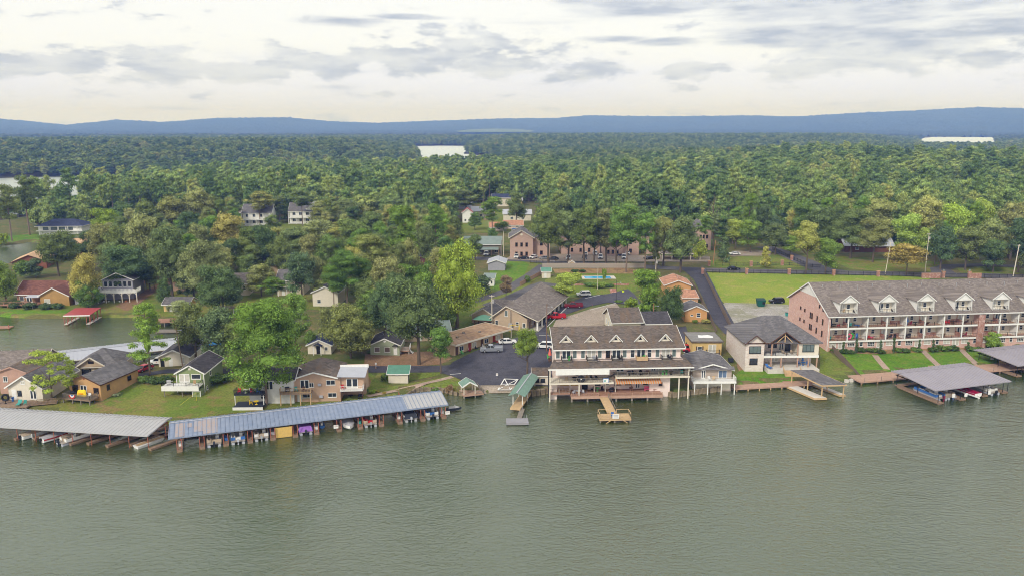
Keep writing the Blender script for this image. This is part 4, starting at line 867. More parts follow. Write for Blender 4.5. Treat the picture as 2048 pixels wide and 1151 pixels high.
# its slips are set aslant
sk=math.radians(-27)
for px,py in((30,876),(68,875),(140,886),(176,885),(214,890),(262,888),(300,896)):
    p=G(px,py,.35);loc_=at(gd,0,0,0);dx_=(Vector(p[:2])-Vector(gd.location[:2]));xl=dx_.dot(ug);f=MB()
    f.box(-.45,.45,0,11.5,.3,.38);f.box(-.48,.48,-.06,-.002,.0,.4);f.box(-.49,-.452,0,11.5,.05,.42);f.box(.452,.49,0,11.5,.05,.42)
    o_=part('finger_pier',f,dockw,gd);o_.location=(xl,dx_.dot(Vector((-ug.y,ug.x))),0);o_.rotation_euler=(0,0,sk)
for i in range(11):posts(gd,[(i*3.8,.2,-1.5,2.6),(i*3.8+1.2,4,.3,2.9),(i*3.8,6.7,-1,2.8)],.05,redwood)
ab_=an_g+sk;G2='boats in the grey-roofed dock'
def B(px,py,z=0.):p=G(px,py,z);return(p[0],p[1],z)
runabout('pale cream motor boat in the left slip of the grey-roofed dock',B(43,878),ab_,fwhite,None,ftan,black,G2)
runabout('white boat with a teal cover beside the pale cream motor boat',B(62,872),ab_,fwhite,None,fteal,black,G2,L=5)
runabout('red and white motor boat with grey cover in the grey-roofed dock',B(84,884),ab_,fwhite,fred,fgrey,black,G2)
pontoon('cluttered white pontoon boat right of the red and white motor boat',B(118,890),ab_,fwhite,ftan,fgrey,None,fchar,G2,L=6)
fb_=thing('flat_boat','flat white work boat loaded with timber boards in the grey-roofed dock','boat',B(272,896),ab_,G2)
a=MB();a.hexa([(-.7,0,.0),(.7,0,.0),(.7,4.6,.0),(-.7,4.6,.0)],[(-.9,-.1,.5),(.9,-.1,.5),(.85,5.2,.55),(-.85,5.2,.55)]);part('hull',a,fwhite,fb_)
for k in range(3):a=MB();a.beam((-.4+.35*k,.1,.6),(-.2+.35*k,5.4,.68),.18,.06);part('board',a,woodl,fb_)
signb('small white notice on the grey-roofed dock front',*B(169,873)[:2],.35,1.6,.5,.6,an_g,mark=2)
for px,py in((65,876),(92,880)):x,y=G(px,py);a=MB();a.tube((0,0,-1),(0,0,1.0),.1,n=7);part('mooring_pole',a,fwhite,None,loc=(x,y,0),label='white mooring pole '+('left' if px==65 else 'right')+' of the red and white boat stern',cat='pole',group='mooring poles')
# lilac roofed dock at the right
ud=math.radians(17.5)
rd=covered_dock('boat dock under a lilac-grey metal roof before the brick condominium boardwalk',(90.3,162.2,0),ud,19.6,11.2,2.9,met_lilac,ridge=.14,rise=.7,fingers=[(.2,-1.6),(6.6,-1.2),(13.2,-.8),(19.3,-.4)],fw=1.5,pm=black,pr=.045,o=.7,tm=met_lilac)
G3='boats in the lilac-roofed dock'
pontoon('white and blue pontoon boat in the left slip of the lilac-roofed dock',at(rd,2.3,-.2,.1),ud,fblue,fwhite,None,None,fmaroon,G3,L=7.5)
pontoon('tan pontoon boat in the middle left slip of the lilac-roofed dock',at(rd,5.0,-.1,.1),ud,ftan,ftan,None,None,fblue,G3)
runabout('deep magenta and white speedboat in the lilac-roofed dock',at(rd,11.0,-1.0,.2),ud+math.radians(4),fwhite,fmaroon,fmaroon,fwhite,G3,L=8,W=2.5,H=1.1,name='speedboat')
pontoon('white pontoon boat with a black motor in the right slip of the lilac-roofed dock',at(rd,16.2,-.8,.1),ud,fwhite,fwhite,None,None,black,G3)
for k,(x_,y_,lb)in enumerate(((3.6,-1.5,'at the left front corner of the lilac-roofed dock'),(7.3,-1.2,'beside the tan pontoon boat'),(14.2,-.9,'right of the magenta speedboat'))):
    p_=at(rd,x_,y_,.35);signb('white board '+lb,p_[0],p_[1],p_[2],1.6-.3*k,.8,.8,ud)
rd2=covered_dock('second lilac-grey roofed dock cut off by the right edge',(*G(2032,752,0),0),ud,16,11,2.9,met_lilac,ridge=.14,rise=.7,fingers=[(.2,-.6),(6,-.6)],fw=1.5,pm=black,pr=.045,o=.7)
# marina roof over the back cove
mr_a=math.radians(27.5)
mr=covered_dock('very long white twin-pitched marina roof over the back cove',(-118.5,175.4,0),mr_a,50,10,3.3,met_white,ridge=.5,rise=.8,fingers=[(i*5.1+.3,.2)for i in range(10)],fw=.9,pm=woodg,pr=.07,tm=white,seams=True)
for i,(cm,lb)in enumerate(((fred,'red-covered boat under the marina roof'),(fwhite,'white boat under the marina roof near its left end'),(fchar,'dark-covered boat in the middle of the marina'))):
    runabout(lb,at(mr,(38.5,3,21)[i],.6,0),mr_a,fwhite,None,cm,black,'boats under the marina roof',L=5.4)
# red shelter and small docks on the back cove
x,y=G(128,650);rsd=thing('boat_shelter','open red-framed boat shelter with a red metal roof on the back cove','boat shelter',(x,y,0),math.radians(6))
a=MB();a.slab([(0,0,3.0),(7.6,0,3.0),(7.6,8.5,3.3),(0,8.5,3.3)],.12);part('roof',a,met_red,rsd);a=MB();a.box(0,7.6,-.08,-.002,2.7,3.02);part('edge_trim',a,fwhite,rsd)
for x0 in(.1,6.4):
    a=MB();a.box(x0,x0+1.1,-.3,8.5,.25,.4);part('finger_pier',a,concl,rsd)
posts(rsd,[(x_,y_,-1.2,2.9)for x_ in(.2,1.1,6.5,7.4)for y_ in(0,2.8,5.6,8.3)],.07,redwood)
a=MB()
for x_ in(.2,7.4):
    for k in range(3):a.beam((x_,k*2.8,.5),(x_,k*2.8+2.7,2.8),.06)
part('brace',a,redwood,rsd)

for i,(k_,m_,cn)in enumerate(((0,fwhite,'white'),(2,fblue,'blue'),(4,fgrey,'grey'),(6,fwhite,'white'),(8,fteal,'teal'),(10,fwhite,'white'),(12,fgrey,'grey'))):
    p_=at(bd,fx[k_]+.1,1.2,.4);d_=thing('dock_box',f"{cn} dock storage box on the {('first', 'third', 'fifth', 'seventh', 'ninth', 'eleventh', 'last')[i]} finger pier of the blue dock",'box',p_,ang_b,'storage boxes on the blue dock');a=MB();a.box(-.3,.3,-.6,.6,0,.5);part('body',a,m_,d_);a=MB();a.box(-.33,.33,-.63,.63,.502,.58);part('lid',a,m_,d_)

# ------------------------------------------------------------------ lakefront hotel
ha=math.radians(3.2);hx0=G(1113,790,1)[0];Yb=161.9
ho=thing('lakefront_hotel','pale pink lakefront hotel with brown roof, five triangular dormers and stacked decks over the water','hotel',(9.2,Yb,0),ha)
# local x from the left corner, y from the deck's front edge back, z from the lake
W=29.0
zd=1.3;zmL=4.15;zmR=5.15;zsk=7.35;zu=7.55;ze=10.4;zr=14.1
x=MB();x.box(.6,20.9,4.4,12.5,-1.2,zmR-.25);part('lower_wall',x,pinkw,ho)
x=MB();x.box(20.9,25.4,2.5,12.5,-.6,zmR-.25);part('lower_wall',x,pinkw,ho)
x=MB();x.box(.6,28.6,4.5,12.4,zmR-.248,zu+.3);part('middle_wall',x,pinkw,ho)
x=MB();x.box(.5,28.2,5.3,12.3,zu+.302,ze+.2);part('upper_wall',x,pinkw,ho)
k_=(zr-ze)/6.6
x=MB();x.prism([(.5,5.3,ze+.2),(.5,12.3,ze+.2),(.5,10.6,zr-.35),(.5,10.0,zr-.3)],(.2,0,0));x.prism([(28.0,5.3,ze+.2),(28.0,12.3,ze+.2),(28.0,10.6,zr-.35),(28.0,10.0,zr-.3)],(.2,0,0));part('gable',x,white,ho)
x=MB();yr_=10.3;x.slab([(0,4.4,ze),(29.0,4.4,ze),(28.3,yr_,zr),(-.2,yr_,zr)],.2);x.slab([(-.2,yr_,zr),(28.3,yr_,zr),(29.0,13.2,zr-2.4),(0,13.2,zr-2.4)],.2);hr_=part('roof',x,sh_brown,ho)
x=MB();x.box(0,29.0,4.32,4.398,ze-.26,ze-.02);x.beam((-.06,4.4,ze-.12),(-.24,yr_,zr-.1),.08,.26);x.beam((29.06,4.4,ze-.12),(28.36,yr_,zr-.1),.08,.26);part('fascia',x,white,hr_)
slope=(zr-ze)/(yr_-4.4)
for cx in(2.95,8.45,13.95,19.4,24.9):
    yf=6.2;z0=ze+slope*(yf-4.4);z1=z0+1.65;hw=1.15;yb2=yf+(z1-z0)/slope
    r_=MB();r_.slab([(cx-hw-.35,yf-.35,z0+.1),(cx,yf-.35,z1+.1),(cx,yb2,z1+.1),(cx-hw-.2,yf+.2,z0+.25)],.1);r_.slab([(cx,yf-.35,z1+.1),(cx+hw+.35,yf-.35,z0+.1),(cx+hw+.2,yf+.2,z0+.25),(cx,yb2,z1+.1)],.1);dm=part('dormer_roof',r_,sh_brown,ho)
    t_=MB();t_.beam((cx-hw-.35,yf-.4,z0+.02),(cx,yf-.4,z1+.02),.07,.17);t_.beam((cx,yf-.4,z1+.02),(cx+hw+.35,yf-.4,z0+.02),.07,.17);part('fascia',t_,white,dm)
    g_=MB();g_.prism([(cx-hw,yf,z0),(cx+hw,yf,z0),(cx,yf,z1-.05)],(0,1.2,0));part('dormer_gable',g_,creamlt,ho)
    v_=MB();v_.prism([(cx-.4,yf-.05,z0+.4),(cx+.4,yf-.05,z0+.4),(cx,yf-.05,z0+1.0)],(0,.045,0));part('dormer_vent',v_,dark,ho)
# skirt roof
x=MB();x.slab([(-1.5,.3,zsk),(29.9,.3,zsk),(28.6,5.28,zu+.35),(.2,5.28,zu+.35)],.2);x.slab([(28.6,5.28,zu+.35),(29.9,.3,zsk),(29.9,12,zsk),(28.6,12,zu+.35)],.2);sk_=part('skirt_roof',x,sh_brown,ho)
x=MB();x.box(-1.5,29.9,.22,.298,zsk-.28,zsk);part('fascia',x,white,sk_)
def hwin(px_l,zz_,w_,h_,st,y_,**k):
    o=window(ho,'F',(W,10),px_l,zz_,w_,h_,st,**k);o.location.y=y_;return o
# upper floor: screens, doors and little balconies
for i,cx in enumerate((2.95,8.45,13.95,19.4,24.9)):
    st=('gg','gg','brown1','plain','gg')[i]
    hwin(cx-1.85,zu+.6,.95,2.15,st,5.3);hwin(cx+1.85,zu+.6,.95,2.15,st if i!=2 else 'gg',5.3)
    d_=door(ho,'F',(W,10),cx,zu+.4,1.9,2.25,('glass','french','glass','glass','french')[i]);d_.location.y=5.3
    b_=MB();b_.box(cx-1.1,cx+1.1,3.7,5.29,zu+.28,zu+.4);bo=part('balcony',b_,woodg,ho)
    zb=zu+.4
    if i==3:
        q=MB();q.box(cx-1.2,cx+1.2,3.6,3.68,zb-.1,zb+.85);q.box(cx-1.2,cx-1.12,3.68,5.2,zb-.1,zb+.85);q.box(cx+1.12,cx+1.2,3.68,5.2,zb-.1,zb+.85);part('timber_front',q,woodl,bo,label='solid orange timber balcony front')
    else:railing(bo,[(cx-1.1,5.2,zb),(cx-1.1,3.75,zb),(cx+1.1,3.75,zb),(cx+1.1,5.2,zb)],.9,black,.2,2.5,bw=.025,rw=.05)
    kd,m_,cn=(('planter',fgreen,'leafy'),('chair',met_white,'white'),('chair',fblack,'black'),('planter',fgreen,'bushy'),('chair',fblack,'dark'))[i]
    furn(kd,m_,ho,cx+.5,4.3,zb,.4,f"on the {ordn[i]} small balcony from the left on the hotel's top floor",cn)
# middle decks
sR=MB();
x=MB();x.box(-1.2,12.6,.4,4.49,zmL-.25,zmL);x.box(-1.25,12.6,.32,.398,zmL-.32,zmL+.04);part('middle_deck',x,creamlt,ho)
x=MB();x.box(13.2,29.2,.8,4.49,zmR-.25,zmR);x.box(13.2,29.25,.72,.798,zmR-.32,zmR+.04);part('middle_deck',x,creamlt,ho)
railing(ho,[(-1.2,.5,zmL),(12.0,.5,zmL)],1.0,woodg,.4,2.2,bw=.03);railing(ho,[(13.4,.9,zmR),(29.1,.9,zmR),(29.1,4.4,zmR)],1.0,woodg,.4,2.2,bw=.03)
st_=MB()
for k in range(6):st_.box(11.3+.32*k,11.62+.32*k,2.2,3.2,zmL+.17*k,zmL+.17*(k+1))
part('steps',st_,woodg,ho)
x=MB();x.box(.1,11.6,.18,.24,zsk-1.35,zsk-.3);x.box(.1,11.6,.24,4.4,zsk-.42,zsk-.32);part('valance',x,white,ho,label='long white awning valance above the left middle deck')
for xx,w_,h_,st in((1.9,.7,1.2,'brown1'),(5.3,.5,1.0,'brown1'),(8.6,.5,.8,'brown1')):hwin(xx,zmL+1.0,w_,h_,st,4.5)
for xx,st,w_ in((10.6,'french',2.0),(14.7,'glass',1.7),(22.1,'glass',1.0),(23.3,'french',1.0),(27.4,'french',2.2)):d_=door(ho,'F',(W,10),xx,(zmL if xx<12 else zmR)+.02,w_,2.0,st);d_.location.y=4.5
d_=door(ho,'F',(W,10),3.0,zmL+.02,.9,2.0,'wood');d_.location.y=4.5
for xx,w_,h_,st in((17.4,.5,.9,'brown1'),(20.5,.5,.9,'brown1'),(24.9,.4,.8,'brown1'),(26.2,.9,1.2,'gg')):hwin(xx,zmR+.9,w_,h_,st,4.5)
x=MB();x.box(28.2,29.0,1.2,4.4,zmR+.02,zsk-.3);part('lattice_screen',x,woodg,ho)
posts(ho,[(-1.1,.5,-1.5,zsk-.25),(5.2,.6,zd,zmL-.26),(29.0,1.0,-1.2,zmR-.3),(29.0,1.0,zmR,zsk-.3),(27.0,1.2,-1.2,zmR-.3)],.12,creamlt)
x=MB();x.box(-.9,.59,2.0,2.15,-.8,zmL-.26);part('end_screen',x,pinkw,ho)
railing(ho,[(-1.2,2.4,zd+.35),(3.3,2.4,zd+.35)],1.0,woodp,.3,2)
posts(ho,[(3.6,3.0,zd,zmL-.26),(8.8,2.6,zd,zmL-.26),(11.2,2.6,zd,zmL-.26),(13.4,2.4,zd,zmR-.26)],.09,creamlt)
fr_=MB();fr_.beam((-1.4,.4,zsk-.3),(-1.4,.5,1.0),.18,.3);part('side_stair',fr_,black,ho)
# striped awning
nst=38;A_=MB();B_=MB()
for i in range(nst):
    x0=13.1+10.0*i/nst;x1=13.1+10.0*(i+1)/nst;(A_ if i%2 else B_).slab([(x0,.9,zmR-1.35),(x1,.9,zmR-1.35),(x1,4.35,zmR-.3),(x0,4.35,zmR-.3)],.05);(A_ if i%2 else B_).box(x0,x1,.87,.899,zmR-1.6,zmR-1.36)
awn=part('awning',A_,forange,ho,label='orange and cream striped awning over the lower windows');part('stripe',B_,ftan,awn)
for xx,w_ in((14.3,1.4),(16.6,1.4),(20.6,1.4),(22.6,1.3)):hwin(xx,zd+.9,w_,1.25,'dkgrid',4.4)
d_=door(ho,'F',(W,10),18.7,zd+.02,1.0,2.0,'glass');d_.location.y=4.4
hwin(23.1+.2,zd+1.2,.8,.8,'brown',2.5)
for xx in(2.6,5.0):x=MB();x.box(xx-1.0,xx+.9,4.33,4.398,zd+.9,zd+2.6);part('menu_panel',x,fmust,ho)
d_=door(ho,'F',(W,10),7.0,zd+.02,1.3,2.1,'dark');d_.location.y=4.4
hwin(9.8,zd+.9,1.3,1.2,'dkgrid',4.4);hwin(11.8,zd+.9,1.2,1.2,'plain',4.4)
# lower deck on piles
dk=thing('lower_deck','red-brown plank deck over the water in front of the hotel','deck',(9.2,Yb,0),ha)
planks(dk,-1.2,3.4,1.2,4.38,zd+.35,woodr,'y');planks(dk,3.4,23.3,0,4.38,zd,woodr,'y')
posts(dk,[(xx,.2,-1.6,zd-.3)for xx in(3.6,7.0,13.2,16.6,20.0,23.0)]+[(-1.0,1.4,-1.6,zd)],.16,woodg)
railing(dk,[(3.45,.06,zd),(9.4,.06,zd)],.55,woodp,.5,2.4);railing(dk,[(12.2,.06,zd),(23.2,.06,zd)],.55,woodp,.5,2.4);railing(dk,[(-1.1,1.25,zd+.35),(3.3,1.25,zd+.35)],.95,woodg,.3,2.4)
b_=MB();b_.box(3.4,23.3,-.08,-.002,.7,zd+.02);part('edge_beam',b_,woodp,dk)
pw_=thing('swim_platform','railed wooden platform on a gangway projecting into the lake from the hotel deck','platform',(9.2,Yb,0),ha)
planks(pw_,9.6,11.4,-9.6,-.1,1.05,woodl,'x');planks(pw_,7.5,13.9,-12.6,-9.7,.8,woodl,'y');railing(pw_,[(9.6,-9.8,.8),(7.6,-9.8,.8),(7.6,-12.5,.8),(13.8,-12.5,.8),(13.8,-9.8,.8),(11.4,-9.8,.8)],1.05,woodl,99,2.1,rw=.12)
railing(pw_,[(11.4,-9.6,1.0),(11.4,-.3,1.1)],.8,woodg,99,2.4);posts(pw_,[(xx,yy,-1.6,.7)for xx in(7.7,10.6,13.7)for yy in(-12.3,-10)],.12,woodg)
a=MB();a.beam((8.6,-12.6,-.2),(9.8,-12.6,.6),.12);a.beam((13.4,-12.6,-.2),(12.2,-12.6,.6),.12);part('brace',a,woodl,pw_)
p_=at(pw_,10.7,-12.68,.9);sg=thing('sign','white notice board fixed to the front rail of the swim platform','sign',p_,ha);a=MB();a.box(-.65,.65,-.06,-.01,.1,1.0);s2=part('panel',a,fwhite,sg);a=MB()
for k in range(3):a.box(-.5,.5,-.068,-.062,.25+.24*k,.33+.24*k)
part('lettering',a,solid('grey_ink',(.2,.2,.24)),s2)
p_=at(pw_,10.3,-11.6,.8);furn('chair',fblue,pw_,10.3,-11.4,.8,0,'on the hotel swim platform behind its notice board','blue')
# hotel furniture
hf=[('umbrella',fblack,5.0,2.6,zmL,'black',"on the left middle deck of the hotel"),('table',fblack,4.4,2.0,zmL,'black','on the left middle deck beside the black spool'),('chair',woodl,2.6,2.2,zmL,'wooden','on the left middle deck near the wood door'),('chair',woodl,7.0,2.4,zmL,'light wood','on the left middle deck right of the black spool'),('chair',fblack,8.2,2.4,zmL,'black','in the middle of the left middle deck'),('chair',fblack,9.2,2.4,zmL,'dark','beside the framed poster on the left middle deck'),
 ('table',fblack,16.3,2.2,zmR,'black','on the right middle deck near the sliding door'),('chair',fblack,17.3,2.4,zmR,'black','left of the grill on the right middle deck'),('grill',fblack,18.8,2.2,zmR,'black','on the right middle deck above the awning'),('chair',fbrown,20.4,2.3,zmR,'brown','right of the grill on the right middle deck'),('planter',fgreen,23.6,2.0,zmR,'large leafy','left one of two on the right middle deck'),('planter',fgreen,24.4,2.2,zmR,'spiky','right one of two on the right middle deck'),('table',fblack,25.4,2.0,zmR,'black','beyond the potted plants on the right middle deck'),('chair',fteal,27.9,2.2,zmR,'pale teal','at the right end of the right middle deck'),('chair',met_white,28.7,1.8,zmR,'white','at the corner rail of the right middle deck'),
 ('table',met_white,5.2,1.6,zd,'white','at the left end of the lower hotel deck'),('chair',met_white,4.2,1.6,zd,'white','left of the white table on the lower hotel deck'),('chair',met_white,6.3,1.7,zd,'white','right of the white table on the lower hotel deck'),('bench',woodr,17.0,3.4,zd,'red-brown','under the striped awning near its left end'),('bench',fpink,20.6,2.7,zd,'pink','against the wall under the awning centre'),('bench',woodr,22.4,2.7,zd,'red-brown','under the right end of the striped awning'),('table',fgreen,9.6,3.2,zd,'green','in the shade of the lower hotel deck'),('chair',fblack,8.4,3.3,zd,'black','left of the green table on the lower deck'),('chair',fblack,10.8,3.3,zd,'black','right of the green table on the lower deck'),('grill',fblack,12.6,2.4,zd,'black','at the foot of the deck stairs')]
for kd,m_,x_,y_,z_,cn,wh in hf:furn(kd,m_,ho,x_,y_,z_,random.Random(int(x_*10)).uniform(0,6),wh,cn,'hotel deck furniture')
p_=at(ho,5.6,.75,zmL);sp=thing('round_emblem_board','big round black board with a small white mark on the hotel middle deck','sign',p_,ha);a=MB();a.tube((0,.0,.75),(0,-.12,.75),.85,n=20);part('disc',a,fblack,sp);a=MB();a.box(-.12,.16,-.14,-.125,.62,.86);part('mark',a,fwhite,sp)
p_=at(ho,10.9,.42,zmL);sp=thing('framed_poster','framed white and pale green poster hanging on the left middle deck rail','poster',p_,ha);a=MB();a.box(-.62,.62,-.1,-.04,-.05,.95);part('frame',a,fblue,sp);a=MB();a.box(-.54,.54,-.115,-.102,.02,.88);part('print',a,fwhite,sp);a=MB();a.tube((-.2,-.12,.4),(-.2,-.118,.4),.2,n=12);part('emblem',a,fteal,sp)
umb=thing('patio_parasol','folded orange-red parasol on the terrace at the left top corner of the hotel','parasol',at(ho,-.6,6.0,7.6),ha);a=MB();a.tube((0,0,0),(0,0,2.6),.04,n=6);part('pole',a,woodl,umb);a=MB();a.tube((0,0,1.2),(0,0,2.7),.42,.06,8);part('canopy',a,solid('coral_fabric',(.6,.13,.09)),umb)
furn('chair',fbrown,ho,-.7,4.6,7.6,.5,'on the terrace under the coral parasol of the hotel','brown');furn('planter',fgreen,ho,-.8,7.5,7.6,.5,'behind the coral parasol at the hotel corner','bushy')
# restaurant behind the hotel
loc,ang,w_,h_=front((1226,668),(1292,664),640);
house('cream building behind the hotel with a brown roof and white gable porch',loc,math.radians(6),7.6,10.5,3.6,'gx',2.6,creamlt,sh_brown,white,.6,[('L',2.4,1.2,.9,1.3,'blue'),('L',5.2,1.2,.9,1.3,'blue')],[('L',7.2,.1,1.0,2.1,'glass')],'restaurant','restaurant',vents=1)
loc,ang,w_,h_=front((1293,668),(1343,668),648)
house('low dark-roofed wing between the cream building and the dark evergreen trees',loc,math.radians(4),6.4,11,3.2,'gx',1.9,creamlt,sh_dark,white,.5,[],[],'building','building',vents=2)
# little boathouse, green boardwalk roof, dock
loc,ang,w_,h_=front((1066,772),(1096,772),None,.6)
hb=house('small white boathouse with a brown-tinted roof left of the hotel',(loc[0],loc[1],.6),0,3.4,4.2,2.6,'shed',.5,creamlt,sh_brown,white,.3,[('F',.9,1.0,1.0,.9,'dkgrid'),('F',2.2,1.0,1.0,.9,'dkgrid')],(),'boathouse','boathouse')
x,y=G(1030,818,.6);x2,y2=G(1058,775,.9)
ga=math.atan2(y2-y,x2-x);gl=math.hypot(x2-x,y2-y);gw=thing('covered_gangway','wooden gangway under a weathered green metal roof leading to the lake','gangway',(x,y,0),ga)
planks(gw,0,gl+2,-1.1,1.1,.8,woodl,'y');posts(gw,[(xx,yy,-1.5,3.1)for xx in(2.4,gl*.55,gl+1.6)for yy in(-1.0,1.0)],.07,white)
a=MB();a.slab([(1.5,-1.8,3.0),(gl+2.4,-1.8,3.0),(gl+2.4,0,3.7),(1.5,0,3.7)],.08);a.slab([(1.5,0,3.7),(gl+2.4,0,3.7),(gl+2.4,1.8,3.0),(1.5,1.8,3.0)],.08);rf=part('roof',a,met_greenl,gw);a=MB();a.beam((1.5,0,3.74),(gl+2.4,0,3.74),.25,.05);part('ridge_cap',a,met_white,rf)
a=MB()
for i in range(int((gl+.9)/.55)):xx=1.55+i*.55;a.beam((xx,-1.8,3.03),(xx,0,3.73),.05,.05);a.beam((xx,0,3.73),(xx,1.8,3.03),.05,.05)
part('roof_seams',a,met_greenl,rf,kind='stuff')
x3,y3=G(1035,846,.35);fd_=thing('floating_platform','square grey floating platform at the end of the green-roofed gangway','platform',(x3,y3,0),.03)
a=MB();a.box(-2.2,2.2,-.1,2.6,.1,.5);part('deck',a,mat('grey_composite',(.27,.26,.28),.8),fd_);a=MB();a.box(-.5,.5,2.6,8.2,.38,.5);g2=part('ramp',a,woodg,fd_);g2.rotation_euler=(0,0,-.16);a=MB()
for xx in(1.4,1.9):a.beam((xx,2.4,.5),(xx,2.4,1.3),.06)
part('ladder_rails',a,met_white,fd_)
# gazebo
x,y=G(928,790,.6);gz=thing('gazebo','small lakeside gazebo with a faded green metal roof beside the boat ramp','gazebo',(x,y,0),math.radians(18));planks(gz,-.2,4.4,-.4,5.0,.75,woodp,'y');posts(gz,[(0,0,-.8,3.0),(2.5,0,-.8,3.0),(0,2.4,.75,3.0),(2.5,2.4,.75,3.0)],.08,creamlt)
roof_parts(gz,'gy',0,2.5,0,2.4,3.0,.75,.45,met_greenl,white);railing(gz,[(2.6,-.3,.75),(4.3,-.3,.75),(4.3,4.9,.75)],.8,woodg,.5,2)
# green-roofed pump shed
loc,ang,w_,h_=front((777,765),(817,768),744);house('cream pump shed with a green metal roof beside the lane',loc,math.radians(2),4.4,3.2,2.4,'shed',.9,creamlt,met_green,white,.35,[('F',1.9,1.9,.4,.3,'one')],[('R',1.5,.1,1.6,2.0,'dark')],'shed','shed')
# painted cross on ramp (white-painted timber frame)
rc=[GT(*p)for p in((996,781),(1021,781),(1036,761),(1009,760))];O_=rc[0];rg=thing('ramp_gate','white crossed frame of boards lying on the boat ramp','frame',(O_[0],O_[1],O_[2]+.3),0);q=[(c[0]-O_[0],c[1]-O_[1],c[2]-O_[2]+.12*(k>1))for k,c in enumerate(rc)];a=MB();mid_=lambda u,v:tuple((u[n]+v[n])/2 for n in range(3))
for i in range(4):a.beam(q[i],q[(i+1)%4],.24,.08)
for u,v in((q[0],q[2]),(q[1],q[3]),(mid_(q[0],q[3]),mid_(q[1],q[2]))):a.beam((u[0],u[1],u[2]+.05),(v[0],v[1],v[2]+.05),.2,.07)
part('board_frame',a,fwhite,rg)

# ------------------------------------------------------------------ houses on the right of the hotel
loc,ang,w_,h_=front((1384,712),(1442,712),675);fh=house('yellow flat-roofed house with white patch on its roof between hotel and stone-fronted house',loc,0,7.2,8.5,3.9,'flat',0,yelloww,mat('grey_roof_felt',(.22,.21,.20),.9,.2,.8),sh_brown,.35,[('F',1.8,1.5,1.2,1.2,'plain')],[],'house','house')
d_=door(fh,'F',(7.2,8.5),4.9,1.1,1.9,2.1,'french');b_=MB();b_.box(3.4,6.6,-1.1,-.01,.9,1.05);bo=part('balcony',b_,woodg,fh);railing(bo,[(3.4,-.05,1.05),(3.4,-1.05,1.05),(6.6,-1.05,1.05),(6.6,-.05,1.05)],.9,black,.25,3)
for s in(1.02,2.58):b_=MB();b_.box(s-.15,s+.15,-.06,-.002,1.45,2.75);part('shutter',b_,FM['r'],fh)
b_=MB();b_.add([(2.2,3.4,4.04),(5.9,3.2,4.04),(6.1,5.0,4.04),(5.2,6.2,4.04),(3.6,5.7,4.04),(2.6,6.0,4.04)],[(0,1,2,3,4,5)]);part('roof_coating',b_,fwhite,fh,label='white coating patch on the flat roof')
loc,ang,w_,h_=front((1386,792),(1462,788),None,.0);bx=house('tan lakeside boathouse with white railed balcony and white posts in the water',(G(1388,788)[0],G(1388,788)[1]+2.2,0),math.radians(1),8.7,10.5,5.2,'gy',1.25,mat('taupe_siding',(.40,.33,.28),.85),sh_mid,white,.5,[('F',6.7,3.1,1.9,1.75,'blue')],[],'boathouse','boathouse',z0=-.5)
d_=door(bx,'F',(8.7,10.5),2.4,2.95,.9,2.0,'glass');b_=MB();b_.box(-.4,9.1,-2.4,-.01,2.7,2.9);b_.box(-.4,9.1,-2.46,-2.41,2.6,2.95);bo=part('balcony',b_,white,bx)
railing(bo,[(-.35,-.1,2.9),(-.35,-2.35,2.9),(9.05,-2.35,2.9),(9.05,-.1,2.9)],1.0,white,.22,3,bw=.03);posts(bx,[(x_,-2.25,-1.6,2.6)for x_ in(0,2.9,5.9,8.8)],.09,white)
b_=MB();b_.box(.2,8.5,-.06,-.002,.4,2.5);part('lower_panel',b_,creamlt,bx);b_=MB();b_.slab([(-.4,-1.0,5.35),(9.1,-1.0,5.35),(9.1,.0,5.75),(-.4,.0,5.75)],.1);part('skirt_roof',b_,sh_mid,bx)
furn('chair',fwhite,bx,3.4,-1.3,2.9,.3,'beside the door on the tan boathouse balcony','white');furn('chair',woodl,bx,4.4,-1.3,2.9,-.2,'in the middle of the tan boathouse balcony','wooden')
# stone-fronted house
sh=thing('lake_house','large white stone and stucco lake house with grey hipped roof and timber-trussed balcony','house',(54.9,180.4,1.6),math.radians(1.5));H_=6.5
a=MB();a.box(0,4.4,0,15.5,-1,H_);a.prism([(.1,0,H_),(4.3,0,H_),(2.2,0,H_+1.9)],(0,.3,0));part('wall',a,palebrick,sh)
a=MB();a.box(4.401,17.6,4.6,15.4,-1,H_);part('wall',a,palebrick,sh)
a=MB();a.box(12.6,17.5,0.4,4.59,3.2,H_);part('wing_wall',a,creamlt,sh)
a=MB();P,Q=(6.2,8.0,H_+4.6),(10.6,8.0,H_+4.6);o_=.6;zo=H_-.05
A,B_2,C_,D_=(-o_,1.2,zo+.0),(18.2,-.2,zo),(18.2,16.1,zo),(-o_,16.1,zo);A=(-o_,-.0,zo)
for q in((A,B_2,Q,P),(B_2,C_,Q),(C_,D_,P,Q),(D_,A,P)):a.slab(q,.2)
